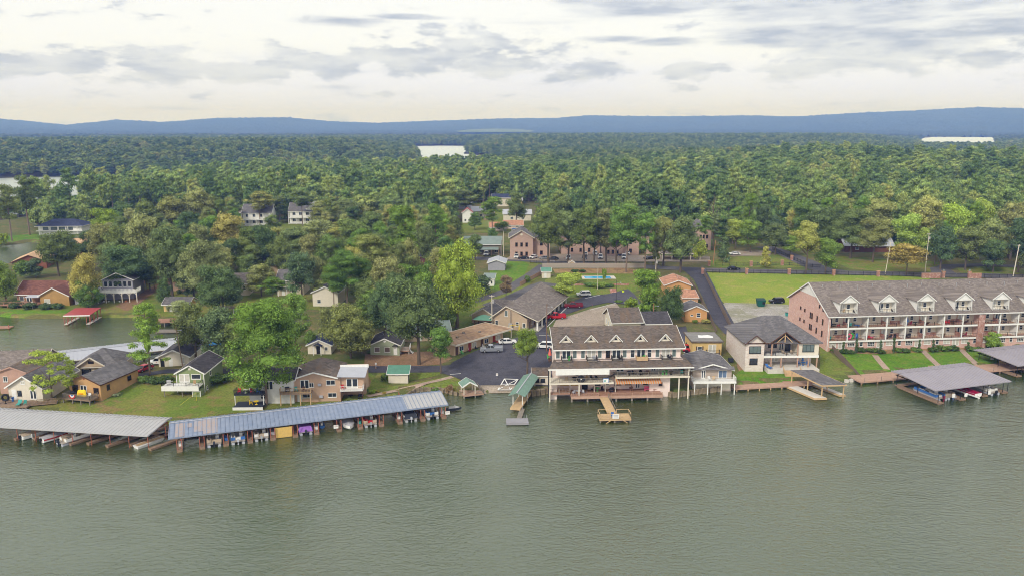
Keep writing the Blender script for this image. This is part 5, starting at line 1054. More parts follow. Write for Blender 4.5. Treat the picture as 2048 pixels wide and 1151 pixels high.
# two front gables
def fgable(cx,hw,yf,ap,m_):
    kk=4.6/8.0;yb3=yf+(ap-0)/kk+.6+abs(yf)*0;m_.slab([(cx-hw-.4,yf-.5,zo-.15),(cx,yf-.5,zo+ap),(cx,yb3+1.2,zo+ap),(cx-hw-.4,yf+.8,zo-.0)],.16);m_.slab([(cx,yf-.5,zo+ap),(cx+hw+.4,yf-.5,zo-.15),(cx+hw+.4,yf+.8,zo-.0),(cx,yb3+1.2,zo+ap)],.16)
fgable(2.2,2.2,-.1,2.0,a);fgable(9.2,3.4,.2,2.7,a);ro=part('roof',a,sh_mid,sh)
t_=MB();t_.box(-o_,18.2,-.1,-.03,zo-.26,zo-.02);
for cx,hw,yf,ap in((2.2,2.6,-.66,2.0),(9.2,3.8,-.36,2.7)):t_.beam((cx-hw,yf,zo-.2),(cx,yf,zo+ap-.08),.08,.24);t_.beam((cx,yf,zo+ap-.08),(cx+hw,yf,zo-.2),.08,.24)
part('fascia',t_,FM['r'],ro)
t_=MB();yy=.1;t_.beam((6.0,yy,H_-.15),(12.4,yy,H_-.15),.22,.3);t_.beam((9.2,yy,H_),(9.2,yy,H_+2.4),.2);t_.beam((7.4,yy,H_),(9.0,yy,H_+1.6),.16);t_.beam((11.0,yy,H_),(9.4,yy,H_+1.6),.16);part('timber_truss',t_,woodl,sh)
for x_ in(6.2,12.4):t_=MB();t_.box(x_-.14,x_+.14,0,.28,3.25,H_-.3);part('column',t_,woodp,sh)
f_=MB();f_.box(4.402,12.59,.2,4.59,2.9,3.15);f_.box(4.402,17.5,.02,.199,2.75,3.3);part('balcony_floor',f_,white,sh)
railing(sh,[(4.5,.1,3.3),(12.5,.1,3.3)],.75,black,.3,3,bw=.02,rw=.04)
S=(17.6,15.5)
window(sh,'F',S,2.2,3.9,2.8,1.75,'dk3');window(sh,'F',S,2.0,1.2,1.9,1.5,'dkgrid')
for x_,w_,st in((15.0,2.8,'dk3'),):o2=window(sh,'F',S,x_,4.1,w_,1.75,st);o2.location.y=.4
for x_,w_,h_,z_ in((5.4,1.1,2.2,3.2),(7.3,.8,1.2,4.0),(8.6,.8,1.2,4.0),(11.7,1.3,2.2,3.2)):o2=window(sh,'F',S,x_,z_,w_,h_,'dk');o2.location.y=4.6
d_=door(sh,'F',S,8.6,.5,1.9,2.1,'french');d_.location.y=4.6;o2=window(sh,'F',S,11.0,1.4,1.3,.9,'dk');o2.location.y=4.6
d_=door(sh,'F',S,10.1,3.2,1.1,2.1,'glass');d_.location.y=4.6
pt=MB();pt.box(5.0,17.2,-1.6,4.55,-1.4,.35);part('patio',pt,concl,sh)
posts(sh,[(6.2,.1,.35,2.8),(8.6,.1,.35,2.8),(12.6,.3,.35,2.8),(15.2,.3,.35,2.8),(17.2,.3,-.6,2.8)],.13,woodp)
st_=thing('timber_steps','broad new timber stairs descending from the stone-fronted house to the boardwalk','stairs',at(sh,8.6,-1.62,-.2),math.radians(-2))
for k in range(9):a=MB();a.box(0-(.0 if k<5 else .5),3.9+(.0 if k<5 else .5),-.42*(k+1),-.42*k-.01,.35-.2*k-.14,.45-.2*k);part('step',a,woodl,st_)
railing(st_,[(0,0,.5),(0,-2.0,-.4)],.9,woodl,.4,2);railing(st_,[(3.9,0,.5),(3.9,-2.0,-.4)],.9,woodl,.4,2)
for kd,m_,cn,x_,y_,z_,wh in(('table',fblue,'blue',14.6,1.8,.35,'on the patio of the stone-fronted house'),('chair',fblue,'blue',13.6,1.8,.35,'left of the blue table on the stone-house patio'),('chair',fblue,'navy',15.7,1.6,.35,'right of the blue table on the stone-house patio'),('umbrella',fblue,'navy',14.6,2.2,.35,'over the blue table on the stone-house patio'),('lounger',fblue,'bright blue',5.6,-.4,.35,'at the left corner of the stone-house patio'),('lounger',ftan,'cream',10.0,2.0,3.15,'on the timber-trussed balcony'),('chair',fblack,'black',7.0,2.0,3.15,'left of the cream lounger on the trussed balcony'),('chair',ftan,'cream',11.6,1.6,3.15,'right of the lounger on the trussed balcony')):
    furn(kd,m_,sh,x_,y_,z_,.4,wh,cn)
au=thing('air_conditioner','dark air conditioning unit beside the brick side wall of the stone-fronted house','air conditioner',at(sh,-1.5,6.0,.1),.1);a=MB();a.box(-.5,.5,-.5,.5,0,.9);part('casing',a,fchar,au);a=MB();a.tube((0,0,.9),(0,0,.95),.4,n=12);part('fan_grille',a,black,au)
# boardwalk in front of it, boat shelter and docks
bA2,bB2=G(1471,777,.7),G(1625,768,.7);ab2=math.atan2(bB2[1]-bA2[1],bB2[0]-bA2[0]);bwl=thing('boardwalk','pale pink boardwalk between the tan boathouse and the shingled boat shelter','boardwalk',(bA2[0],bA2[1],0),ab2);L_=math.hypot(bB2[0]-bA2[0],bB2[1]-bA2[1])
planks(bwl,0,L_,0,2.6,.75,woodp,'y',pw=.45);posts(bwl,[(x_,.2,-1.4,.45)for x_ in np.arange(.4,L_,2.7)],.1,woodl)
x,y=G(1657,796,.3);bs=thing('boat_shelter','open boat shelter with a flat grey shingled roof beside the stone-fronted house','boat shelter',(x,y,0),math.radians(4))
a=MB();a.slab([(-1.6,.3,3.2),(4.0,.3,3.2),(1.0,10.5,3.5),(-4.4,10.5,3.5)],.16);part('roof',a,sh_mid,bs);a=MB();a.beam((-1.6,.26,3.1),(4.0,.26,3.1),.06,.26);a.beam((4.02,.3,3.1),(1.02,10.5,3.4),.06,.26);a.beam((-1.62,.3,3.1),(-4.42,10.5,3.4),.06,.26);part('edge_trim',a,woodl,bs)
posts(bs,[(-1.2,.8,-1.5,3.05),(3.6,.8,-1.5,3.05),(-2.4,5.2,-1.5,3.15),(2.1,5.2,-1.5,3.15),(-4.0,10.0,-1,3.3),(.8,10,-1,3.3)],.1,woodl)
a=MB();a.prism([(-3.2,-.2,.1),(-.4,-.2,.1),(-3.8,9.4,.1),(-6.4,9.4,.1)],(0,0,.4));part('finger_pier',a,woodl,bs);a=MB();a.prism([(-3.1,-.1,.502),(-.5,-.1,.502),(-3.85,9.3,.502),(-6.3,9.3,.502)],(0,0,.05));part('pier_deck',a,concl,bs)
a=MB();a.prism([(3.2,1.6,.1),(4.6,1.6,.1),(1.6,9.6,.1),(.2,9.6,.1)],(0,0,.4));part('finger_pier',a,woodl,bs);a=MB();a.prism([(3.3,1.7,.502),(4.5,1.7,.502),(1.55,9.5,.502),(.3,9.5,.502)],(0,0,.05));part('pier_deck',a,concl,bs);a=MB();a.box(-5.5,3.0,9.42,11.5,.45,.6);part('walkway',a,woodr,bs)
# orange shed and orange houses up the lane
loc,ang,w_,h_=front((1369,643),(1409,641),620);house('small orange shed with grey gable roof beside the gate lane',loc,math.radians(-1),6.3,7.5,3.4,'gy',1.4,orangew,sh_mid,white,.35,[('F',3.9,1.4,1.1,1.3,'plain'),('F',2.0,1.7,.8,.5,'one')],(),'shed','shed',z0=-.9)
loc,ang,w_,h_=front((1330,590),(1376,588),568);house('orange house with a salmon gable roof above the dark trees',loc,math.radians(-3),8.2,11,3.6,'gy',1.5,orangew,sh_pink,white,.5,[('F',6.6,1.2,.8,1.0,'plain')],[('F',7.4,.1,.9,2.0,'white')],'house','house',vents=2)
loc,ang,w_,h_=front((1366,606),(1388,604),595);house('low salmon-roofed annex between the orange house and the orange shed',loc,math.radians(-2),4.6,6.5,1.8,'shed',1.2,peach,sh_pink,white,.3,(),(),'annex','annex')
# dumpster, bins
x,y,z=GT(1521,612);dm=thing('dumpster','dark green metal dumpster on the pale gravel behind the stone-fronted house','dumpster',(x,y,z),.05);a=MB();a.hexa([(-.9,-.8,.1),(.9,-.8,.1),(.9,.8,.1),(-.9,.8,.1)],[(-1.3,-.95,1.9),(1.3,-.95,1.9),(1.3,.95,2.3),(-1.3,.95,2.3)]);part('body',a,solid('dumpster_green',(.01,.10,.07)),dm);a=MB();a.slab([(-1.35,-1.0,2.0),(1.35,-1.0,2.0),(1.35,1.0,2.42),(-1.35,1.0,2.42)],.06);part('lid',a,solid('dark_green_lid',(.01,.05,.04)),dm);a=MB();a.box(.2,1.0,-.97,-.93,.9,1.6);part('side_opening',a,dark,dm)
for i in range(5):
    x,y,z=GT(1573+8*i,632+5.5*i);b_=thing('wheeled_bin',f"{('teal', 'grey', 'pale green', 'dark green', 'black')[i]} wheeled bin in the row against the condominium gable wall",'bin',(x,y,z+.1),.2,'bins by the condominium gable');a=MB();a.hexa([(-.25,-.25,.06),(.25,-.25,.06),(.25,.3,.06),(-.25,.3,.06)],[(-.3,-.33,1.0),(.3,-.33,1.0),(.3,.38,1.0),(-.3,.38,1.0)]);part('body',a,(fteal,greyw,met_greenl,met_green,fblack)[i],b_);a=MB();a.box(-.33,.33,-.36,.42,1.002,1.08);part('lid',a,fchar,b_)

# ------------------------------------------------------------------ motel buildings
# flat-roofed wing of rooms along the car park
A0=GT(908,711);B0=GT(1006,677);fa=math.atan2(B0[1]-A0[1],B0[0]-A0[0]);fw_=math.hypot(B0[0]-A0[0],B0[1]-A0[1])
mw=thing('motel_wing','low tan motel wing with a flat brown felt roof beside the lower car park','motel',A0,fa);a=MB();a.box(0,fw_,0,8.2,-1,2.9);part('wall',a,mat('motel_tan',(.55,.40,.25),.85),mw);a=MB();a.box(-.5,fw_+2.6,-1.3,8.8,2.9,3.12);ro=part('roof',a,sh_tan,mw);a=MB();a.box(-.55,fw_+2.65,-1.38,-1.302,2.8,3.22);a.box(-.58,-.502,-1.3,8.8,2.8,3.22);a.box(fw_+2.602,fw_+2.68,-1.3,8.8,2.8,3.22);a.box(-.5,fw_+2.6,8.802,8.88,2.8,3.22);part('fascia',a,creamlt,ro)
nr=4
for i in range(nr):
    x0=fw_*i/nr;door(mw,'F',(fw_,8),x0+1.0,.1,.9,2.1,('brown','red','brown','red')[i]);window(mw,'F',(fw_,8),x0+2.7,.8,1.5,1.2,'curt' if i%2 else 'slide')
window(mw,'L',(fw_,8),4,1,1.2,1.1,'slide')
posts(mw,[(fw_+2.3,-.9,-.2,2.9),(fw_+2.3,7.5,-.2,2.9)],.1,creamlt)
a=MB()
for x_,y_ in((4.2,3),(8.6,5),(12,2.4)):a.box(x_,x_+.6,y_,y_+.5,3.122,3.5)
part('roof_vents',a,woodg,mw)
for i in range(6):
    p_=at(mw,2.2+2.6*i,-.7,.05);c_=link('patio_chair',furn_mesh('chair',(fgreen,fmaroon,fblack,fwhite,woodl,fred)[i]),None,p_,fa+.2*i,f"{('green','maroon','black','white','wooden','red')[i]} patio chair on the walk before the flat-roofed motel wing",cat='chair',group='chairs along the flat-roofed motel wing')
# long gabled motel
me_=GT(984,655);mo=thing('motel','long tan motel with a wide grey gable roof and a colonnade of white posts','motel',(me_[0],me_[1],me_[2]),math.radians(-18));gwid=10.2;gd_=34.0
vg=math.radians(71+18)  # its length runs back and right
a=MB();a.box(0,gwid,0,gd_,-1.5,3.2);a.prism([(0,0,3.2),(gwid,0,3.2),(gwid*.42,0,6.6)],(0,.3,0));part('wall',a,tan,mo)
a=MB();ap=6.7;xm=gwid*.42;ex=gwid+3.0;zl=3.2-.6*(3.5/xm)*.8;zrr=2.75
a.slab([(-.7,gd_+.7,zl),(-.7,-.7,zl),(xm,-.7,ap),(xm,gd_+.7,ap)],.18);a.slab([(xm,gd_+.7,ap),(xm,-.7,ap),(ex,.6,zrr),(ex,gd_+.7,zrr)],.18);ro=part('roof',a,sh_taupe,mo)
a=MB();a.beam((-.7,-.74,zl-.12),(xm,-.74,ap-.12),.07,.24);a.beam((xm,-.74,ap-.12),(ex,.56,zrr-.12),.07,.24);a.box(ex+.002,ex+.07,.6,gd_+.7,zrr-.26,zrr-.02);part('fascia',a,creamlt,ro)
posts(mo,[(gwid+2.6,1.2+4.55*i,-.6,2.7)for i in range(8)],.2,white)
window(mo,'F',(gwid,gd_),1.4,1.0,.9,1.3,'plain');window(mo,'F',(gwid,gd_),7.4,1.0,.9,1.3,'plain');window(mo,'F',(gwid,gd_),4.2,3.6,.9,1.7,'gg');window(mo,'F',(gwid,gd_),9.3,.8,.9,1.3,'slide')
for i in range(7):door(mo,'R',(gwid,gd_),2.6+4.55*i,.1,.9,2.0,'brown');window(mo,'R',(gwid,gd_),4.6+4.55*i,.8,1.3,1.2,'slide')
wk_=MB();wk_.box(gwid,gwid+3.2,.5,gd_,-1.0,.12);part('walk',wk_,conc,mo)
lw=at(mo,-7.2,3.2,0);house('dark-roofed left wing of the motel beside the green canopy',(lw[0],lw[1],lw[2]),math.radians(-18),7.0,8.5,2.7,'gy',2.0,tan,sh_grey,creamlt,.5,[('F',3,.9,1.2,1.1,'slide')],(),'motel wing','motel_wing',vents=1)
lw=at(mo,-6.0,14.5,0);house('low grey-roofed outbuilding behind the motel gable',(lw[0],lw[1],lw[2]),math.radians(-18),5.6,10,2.6,'gx',1.2,tan,sh_taupe,creamlt,.4,(),(),'outbuilding','outbuilding')
cn_=thing('canopy_shelter','open shelter with a dark green metal roof at the corner of the long motel','shelter',at(mo,-4.6,-1.4,0),math.radians(-14));posts(cn_,[(0,0,-.8,2.5),(4.4,0,-.8,2.5),(0,3.6,-.3,2.5),(4.4,3.6,-.3,2.5)],.09,FM['r']);roof_parts(cn_,'hip',0,4.4,0,3.6,2.5,1.0,.5,met_green,FM['r'])
for k,(x_,y_)in enumerate(((1.2,1),(2.6,1.4),(3.4,2.4))):p_=at(cn_,x_,y_,.05);link('patio_chair',furn_mesh('chair',(woodg,fblack,fbrown)[k]),None,p_,k,f"{('grey timber','black','brown')[k]} patio chair under the dark green motel shelter",cat='chair',group='chairs under the motel shelter')
a=MB();p_=at(mo,5.6,-.9,0);ut=thing('utility_box','grey electrical cabinet on the motel gable wall','utility box',p_,math.radians(-18));a.box(-.5,.5,0,.45,.4,1.9);part('cabinet',a,met_grey,ut);a=MB();a.beam((0,.4,1.9),(0,.4,5.5),.12);part('conduit',a,woodg,ut)
# swing frame, yellow
x,y,z=GT(1020,664);sw=thing('swing_frame','yellow tubular swing frame on the grass by the motel gable','swing frame',(x,y,z),.3);a=MB()
for x_ in(0,2.6):a.beam((x_,-.8,0),(x_,0,2.0),.08);a.beam((x_,.8,0),(x_,0,2.0),.08)
a.beam((-.1,0,2.0),(2.7,0,2.0),.09);part('tube_frame',a,fyel,sw)
# long low building behind the pines
loc,ang,w_,h_=front((778,684),(898,676),662);house('long low tan building with a grey-green metal roof behind the big oak',loc,math.radians(9),16,7,2.7,'shed',1.0,tan,met_greyg,white,.4,[('F',5,1,1.2,1.1,'slide'),('F',11,1,1.2,1.1,'slide')],[('F',8,.1,.9,2.0,'white')],'building','building',ribs=True)
# pale green cottage
loc,ang,w_,h_=front((741,709),(794,709),684);gc=house('pale green cottage with two brown-screened windows and a round gable vent',loc,0,7.2,9.5,2.9,'gy',1.6,greenl,sh_dark,white,.4,[('F',1.7,.9,1.4,1.3,'screen'),('F',4.2,.9,1.4,1.3,'screen')],[('F',6.2,.2,.9,2.1,'white')],'cottage','cottage',vents=1)
a=MB();a.tube((3.6,-.02,3.7),(3.6,-.07,3.7),.32,n=14);part('gable_vent',a,white,gc);a=MB();a.slab([(5.5,-.9,2.55),(6.2,-.9,2.95),(6.2,-.05,2.95),(5.5,-.05,2.55)],.08);a.slab([(6.2,-.9,2.95),(6.9,-.9,2.55),(6.9,-.05,2.55),(6.2,-.05,2.95)],.08);part('porch_hood',a,sh_dark,gc)
pc=thing('porch_deck','white railed porch deck on the right side of the pale green cottage','deck',at(gc,7.25,1.2,0),0);planks(pc,0,2.2,0,3.6,.9,woodp,'y');railing(pc,[(0,.05,.9),(2.15,.05,.9),(2.15,3.55,.9)],1.0,white,.2,2,bw=.05);posts(pc,[(0.1,.1,-.6,.9),(2.1,.1,-.6,.9),(2.1,3.5,-.3,.9)],.07,white)
a=MB()
for k in range(3):a.box(2.22+.3*k,2.5+.3*k,.4,1.6,.6-.25*k,.72-.25*k)
part('steps',a,white,pc)
# small cream house with little porch gable
loc,ang,w_,h_=front((616,707),(660,707),688);sc_=house('small cream house with a little gabled porch beside the wide olive tree',loc,0,5.8,8,2.5,'gy',1.3,creamlt,sh_navy,white,.35,[('F',4.6,.9,.8,1.0,'plain')],[('F',2.6,.1,.9,2.0,'dark')],'house','house')
a=MB();a.slab([(1.5,-1.2,2.35),(2.6,-1.2,2.95),(2.6,-.01,2.95),(1.5,-.01,2.35)],.1);a.slab([(2.6,-1.2,2.95),(3.7,-1.2,2.35),(3.7,-.01,2.35),(2.6,-.01,2.95)],.1);part('porch_roof',a,sh_navy,sc_);posts(sc_,[(1.7,-1.1,-.3,2.3),(3.5,-1.1,-.3,2.3)],.07,white)
# tan two-storey house
loc=GT(590,803);th=thing('two_storey_house','tan two-storey lake house with a white flat roof over its right wing','house',(loc[0],loc[1],loc[2]),math.radians(4));TW=mat('sandy_tan_siding',(.50,.34,.24),.85)
a=MB();a.box(0,9.6,0,10,-.8,5.3);a.prism([(0,0,5.3),(9.6,0,5.3),(4.2,0,6.5)],(0,10,0));part('wall',a,TW,th)
a=MB();a.slab([(-.6,10.5,5.15),(-.6,-.6,5.15),(4.2,-.6,6.65),(4.2,10.5,6.65)],.16);a.slab([(4.2,10.5,6.65),(4.2,-.6,6.65),(9.75,-.6,5.3),(9.75,10.5,5.3)],.16);ro=part('roof',a,sh_brown,th);a=MB();a.beam((-.6,-.64,5.05),(4.2,-.64,6.55),.07,.28);a.beam((4.2,-.64,6.55),(9.2,-.64,5.2),.07,.28);part('fascia',a,white,ro)
a=MB();a.box(9.601,14.4,.3,9.5,2.6,5.2);a.box(9.601,14.4,4.0,9.5,-.8,2.598);part('wing_wall',a,TW,th);a=MB();a.slab([(9.0,-.6,5.62),(14.9,-.6,5.42),(14.9,5.2,5.75),(9.0,5.2,5.95)],.16);ro2=part('flat_roof',a,met_white,th);a=MB();a.box(8.9,15.0,5.21,5.5,5.6,6.3);part('parapet',a,white,ro2)
a=MB();a.box(9.602,14.4,-1.2,.298,2.5,2.68);bo=part('balcony',a,white,th);railing(bo,[(9.7,-1.15,2.68),(14.35,-1.15,2.68),(14.35,.2,2.68)],.9,white,.3,2.4,bw=.03)
SS=(14.4,10)
d_=door(th,'F',SS,12.0,2.72,2.4,2.1,'glass');d_.location.y=.3;window(th,'F',SS,7.6,3.6,1.9,1.1,'slide');window(th,'F',SS,7.8,.9,1.8,1.0,'slide');window(th,'F',SS,3.6,3.2,1.0,1.0,'slide');window(th,'F',SS,2.6,.9,1.9,1.0,'slide')
door(th,'F',SS,1.0,.1,.9,2.1,'white');d_=door(th,'F',SS,2.2,2.85,1.8,2.0,'glass')
for x_,z_ in((5.3,3.5),(5.5,.9)):a=MB();a.box(x_-.35,x_+.35,-.35,-.002,z_,z_+.5);a2=part('window_air_conditioner',a,met_white,th)
posts(th,[(14.3,-1.1,-.4,2.5),(9.8,-1.1,-.4,2.5)],.08,FM['r'])
sd_=thing('side_deck','timber deck on tall posts at the left front of the tan two-storey house','deck',at(th,-2.6,-2.2,0),math.radians(4));planks(sd_,0,6.4,0,2.15,2.7,wood,'y');railing(sd_,[(.05,2.1,2.7),(.05,.05,2.7),(6.35,.05,2.7)],1.0,woodl,.3,2.1);posts(sd_,[(x_,.1,-1.2,2.4)for x_ in(.15,2.2,4.2,6.25)],.1,woodl)
for kd,m_,cn,x_,wh in(('grill',fblack,'black',1.4,'at the left of the tan house side deck'),('chair',fteal,'teal',3.2,'in the middle of the tan house side deck'),('chair',fbrown,'brown',4.8,'at the right of the tan house side deck')):furn(kd,m_,sd_,x_,1.1,2.7,.3,wh,cn)
furn('chair',fred,th,10.1,-.4,2.68,.3,'on the white balcony of the tan two-storey house','red');furn('grill',fblack,th,13.4,1.4,-.1,.3,'under the balcony of the tan two-storey house','black');furn('table',fblack,th,11.4,1.8,-.1,.3,'in the open room below the tan house wing','black')
# white cabin with black decks
x,y,z=GT(500,806);wc=thing('white_cabin','white cabin with two black decks half hidden by the huge pine','cabin',(x,y,z),math.radians(2));a=MB();a.box(0,9.2,0,6.5,-.8,5.4);part('wall',a,white,wc);roof_parts(wc,'gx',0,9.2,0,6.5,5.4,1.5,.5,sh_dark,white)
door(wc,'F',(9.2,6.5),1.3,.2,.9,2.0,'white');window(wc,'F',(9.2,6.5),3.0,1.0,1.4,1.1,'plain');window(wc,'F',(9.2,6.5),1.6,3.4,2.4,1.4,'slide');door(wc,'F',(9.2,6.5),4.2,2.9,1.6,2.0,'glass')
a=MB();a.box(-2.4,3.6,-2.4,-.01,2.6,2.8);b_=part('upper_deck',a,fchar,wc);railing(b_,[(-2.4,-.1,2.8),(-2.4,-2.35,2.8),(3.6,-2.35,2.8)],.9,black,.25,2.4);a=MB();a.box(-2.4,3.6,-3.6,-.01,.3,.5);a.box(-2.45,3.65,-3.66,-3.602,-.6,.5);b_=part('lower_deck',a,fchar,wc);a=MB();a.box(-2.46,3.66,-3.74,-3.662,-.7,.52);part('deck_skirt',a,white,b_)
posts(wc,[(-2.3,-2.2,.5,2.6),(3.5,-2.2,.5,2.6)],.07,white)
for i,(kd,m_,cn)in enumerate((('chair',fred,'red'),('table',fwhite,'white'),('chair',fred,'bright red'),('chair',fblue,'blue'))):furn(kd,m_,wc,-1.6+1.3*i,-1.3,2.8,.5*i,'on the upper black deck of the white cabin',cn)
for i,(kd,m_,cn)in enumerate((('chair',fyel,'yellow'),('table',fyel,'yellow'))):furn(kd,m_,wc,.8+1.1*i,-2.0,.5,2.0+i,'on the lower black deck of the white cabin',cn)
# green lakeside cottage
x,y,z=GT(350,790);gl_=thing('green_cottage','narrow sage green lakeside cottage with a white-fronted raised deck','cottage',(x,y+1.5,1.0),0);GW=5.9
a=MB();a.box(0,GW,0,11,-.5,5.2);a.prism([(0,0,5.2),(GW,0,5.2),(GW/2,0,6.8)],(0,11,0));part('wall',a,greenw,gl_);roof_parts(gl_,'gy',0,GW,0,11,5.2,1.65,.35,sh_dark,white)
door(gl_,'F',(GW,11),1.7,2.95,2.2,1.9,'french');window(gl_,'F',(GW,11),4.2,3.7,2.0,1.1,'one');a=MB();a.box(2.7,3.2,-.06,-.002,5.7,6.2);part('gable_vent',a,creamlt,gl_)
for x_ in(-.06,GW-.1):a=MB();a.box(x_,x_+.16,-.09,-.01,-.4,5.2);part('corner_board',a,white,gl_)
window(gl_,'R',(GW,11),1.2,.9,.8,.9,'plain');window(gl_,'R',(GW,11),3.6,3.4,.9,1.1,'plain')
a=MB();a.box(-2.2,5.6,-2.6,-.02,2.55,2.8);a.box(-2.25,5.65,-2.72,-2.602,1.9,2.95);b_=part('deck',a,white,gl_);railing(b_,[(-2.2,-.1,2.8),(-2.2,-2.6,2.95),(5.6,-2.6,2.95),(5.6,-.1,2.8)],.75,black,.6,2.4,bw=.02);posts(gl_,[(-1.9,-2.2,-1.0,2.5),(1.9,-2.2,-1.0,2.5)],.08,woodg)
a=MB();a.box(4.1,5.9,-2.4,-.4,-1.2,1.88);p2=part('storage_box',a,greenw,gl_);a=MB();a.box(4.1,4.22,-2.46,-2.402,-1,1.88);a.box(5.78,5.9,-2.46,-2.402,-1,1.88);a.box(4.22,5.78,-2.46,-2.402,1.7,1.88);part('trim',a,white,p2)
furn('table',fwhite,gl_,2.6,-1.5,2.8,.1,'on the white-fronted deck of the green cottage','white');furn('chair',woodl,gl_,4.4,-1.4,2.8,.4,'at the right of the green cottage deck','wooden');furn('grill',met_grey,gl_,-1.2,-1.2,2.8,.4,'at the left of the green cottage deck','silver')
# orange-tan house with yellow float
x,y,z=-86.4,159.6,1.4;oa=math.radians(-14);ow=7.8;oh=3.7
oc=thing('orange_tan_house','orange-tan gabled lake house with a grey-railed deck holding a yellow float','house',(x-ow*math.cos(oa),y-ow*math.sin(oa),z),oa)
a=MB();a.box(0,ow,0,11.5,-1.5,oh);a.prism([(0,0,oh),(ow,0,oh),(ow*.5,0,oh+1.35)],(0,11.5,0));part('wall',a,tanor,oc);roof_parts(oc,'gy',0,ow,0,11.5,oh,1.5,.5,sh_mid,FM['r'])
window(oc,'F',(ow,11.5),1.5,1.0,1.5,1.9,'brown1');door(oc,'F',(ow,11.5),3.6,.9,1.6,2.0,'glass');window(oc,'F',(ow,11.5),6.7,1.4,1.3,1.2,'brown1');window(oc,'R',(ow,11.5),2.2,1.5,.9,1.2,'brown1');window(oc,'R',(ow,11.5),8.6,1.6,1.2,1.1,'brown1')
a=MB();a.tube((ow/2,-.02,oh+.7),(ow/2,-.07,oh+.7),.24,n=12);part('gable_vent',a,solid('rust_vent',(.3,.1,.04)),oc)
od=thing('front_deck','grey timber deck on posts before the orange-tan house, draped with a striped fan bunting','deck',at(oc,.4,-2.6,0),oa);planks(od,0,6.8,0,2.55,.75,wood,'y');railing(od,[(.05,2.4,.75),(.05,.05,.75),(6.75,.05,.75),(6.75,2.4,.75)],.95,woodg,.18,2.2,bw=.06);posts(od,[(x_,.15,-1.8,.5)for x_ in(.15,2.4,4.5,6.65)],.1,woodg)
fl_=thing('yellow_float','bright yellow inflatable float standing on the deck of the orange-tan house','inflatable',at(od,3.9,.9,1.0),oa+.1);a=MB();a.hexa([(-1.1,-.1,0),(1.2,-.1,-.1),(1.2,.35,-.1),(-1.1,.35,0)],[(-.9,.2,1.35),(.9,.2,1.45),(.9,.6,1.45),(-.9,.6,1.35)]);fo=part('body',a,fyel,fl_);fo.modifiers.new('round','BEVEL').width=.18;a=MB();a.box(-.5,.5,-.11,-.05,.55,.8);part('marking',a,solid('orange_print',(.8,.3,.02)),fl_)
bn=thing('fan_bunting','red, white and blue fan bunting hung over the deck rail of the orange-tan house','bunting',at(od,2.6,-.08,1.6),oa)
for k,(r0,r1,m_)in enumerate(((.0,.28,fblue),(.28,.55,fwhite),(.55,.8,fred))):
    a=MB();n=12
    for i in range(n):
        A_,B_3=math.pi+math.pi*i/n,math.pi+math.pi*(i+1)/n;yy=-.01*k-.02;a.add([(math.cos(A_)*r0,yy,math.sin(A_)*r0),(math.cos(B_3)*r0,yy,math.sin(B_3)*r0),(math.cos(B_3)*r1,yy,math.sin(B_3)*r1),(math.cos(A_)*r1,yy,math.sin(A_)*r1)],[(0,1,2,3)])
    part('band',a,m_,bn)
furn('grill',fblack,od,1.3,1.5,.75,.4,'left of the yellow float on the deck','black');furn('chair',fwhite,od,5.6,1.4,.75,.4,'right of the yellow float on the deck','white')
runabout('turquoise kayak-like boat stored below the deck of the orange-tan house',at(od,2.6,.4,-1.6),oa-math.pi/2,fteal,None,fteal,black,L=2.6,W=.8,H=.4,name='small_boat')
# hipped house behind
loc,ang,w_,h_=front((151,757),(232,752),728);hh=house('taupe house with a tall grey hipped roof behind the orange-tan house',loc,math.radians(6),9.5,9.5,3.0,'hip',3.0,cream,sh_mid,creamlt,.6,[],(),'house','house',vents=1)
o2=window(hh,'F',(9.5,9.5),2.6,.9,1.2,1.3,'dkgrid')
for s in(1.75,3.45):b_=MB();b_.box(s-.2,s+.2,-.06,-.002,.85,2.3);part('shutter',b_,fblack,hh)
a=MB();a.prism([(.6,-.6,3.0),(7.4,-.6,3.0),(4.0,-.6,5.2)],(0,2.6,0));g_=part('front_gable',a,tan,hh);a=MB();a.slab([(.0,-1.1,2.7),(4.0,-1.1,5.35),(4.0,2.6,5.35),(.0,2.6,2.7)],.14);a.slab([(4.0,-1.1,5.35),(8.0,-1.1,2.7),(8.0,2.6,2.7),(4.0,2.6,5.35)],.14);g2=part('gable_roof',a,sh_mid,hh);a=MB();a.beam((0,-1.14,2.6),(4,-1.14,5.25),.07,.28);a.beam((4,-1.14,5.25),(8,-1.14,2.6),.07,.28);part('fascia',a,creamlt,g2);a=MB();a.box(3.4,4.6,-.66,-.602,3.7,4.3);part('gable_vent',a,dark,hh)
# white gabled house with deck
x,y,z=GT(14,806);gh=thing('white_gabled_house','white gabled lake house with a mid-grey roof behind a cluttered wooden deck','house',(x,y+1.0,1.5),math.radians(-4));a=MB();a.box(0,7.4,0,12,-1.5,3.0);a.prism([(0,0,3.0),(7.4,0,3.0),(3.7,0,5.3)],(0,12,0));part('wall',a,creamlt,gh);roof_parts(gh,'gy',0,7.4,0,12,3.0,2.35,.5,sh_mid,white)
window(gh,'F',(7.4,12),3.4,3.4,.9,.7,'curt');door(gh,'F',(7.4,12),1.2,.1,1.0,2.1,'white');window(gh,'F',(7.4,12),2.4,.8,.9,1.2,'dk');door(gh,'F',(7.4,12),5.4,.1,1.4,2.0,'glass')
dk2=thing('lake_deck','cluttered weathered deck on posts in front of the white gabled house','deck',at(gh,-3.2,-3.9,-.1),math.radians(-4));planks(dk2,0,9.6,0,3.8,.0,wood,'x');posts(dk2,[(x_,y_,-2.6,-.3)for x_ in(.2,3.2,6.2,9.4)for y_ in(.2,)],.11,woodg)
a=MB()
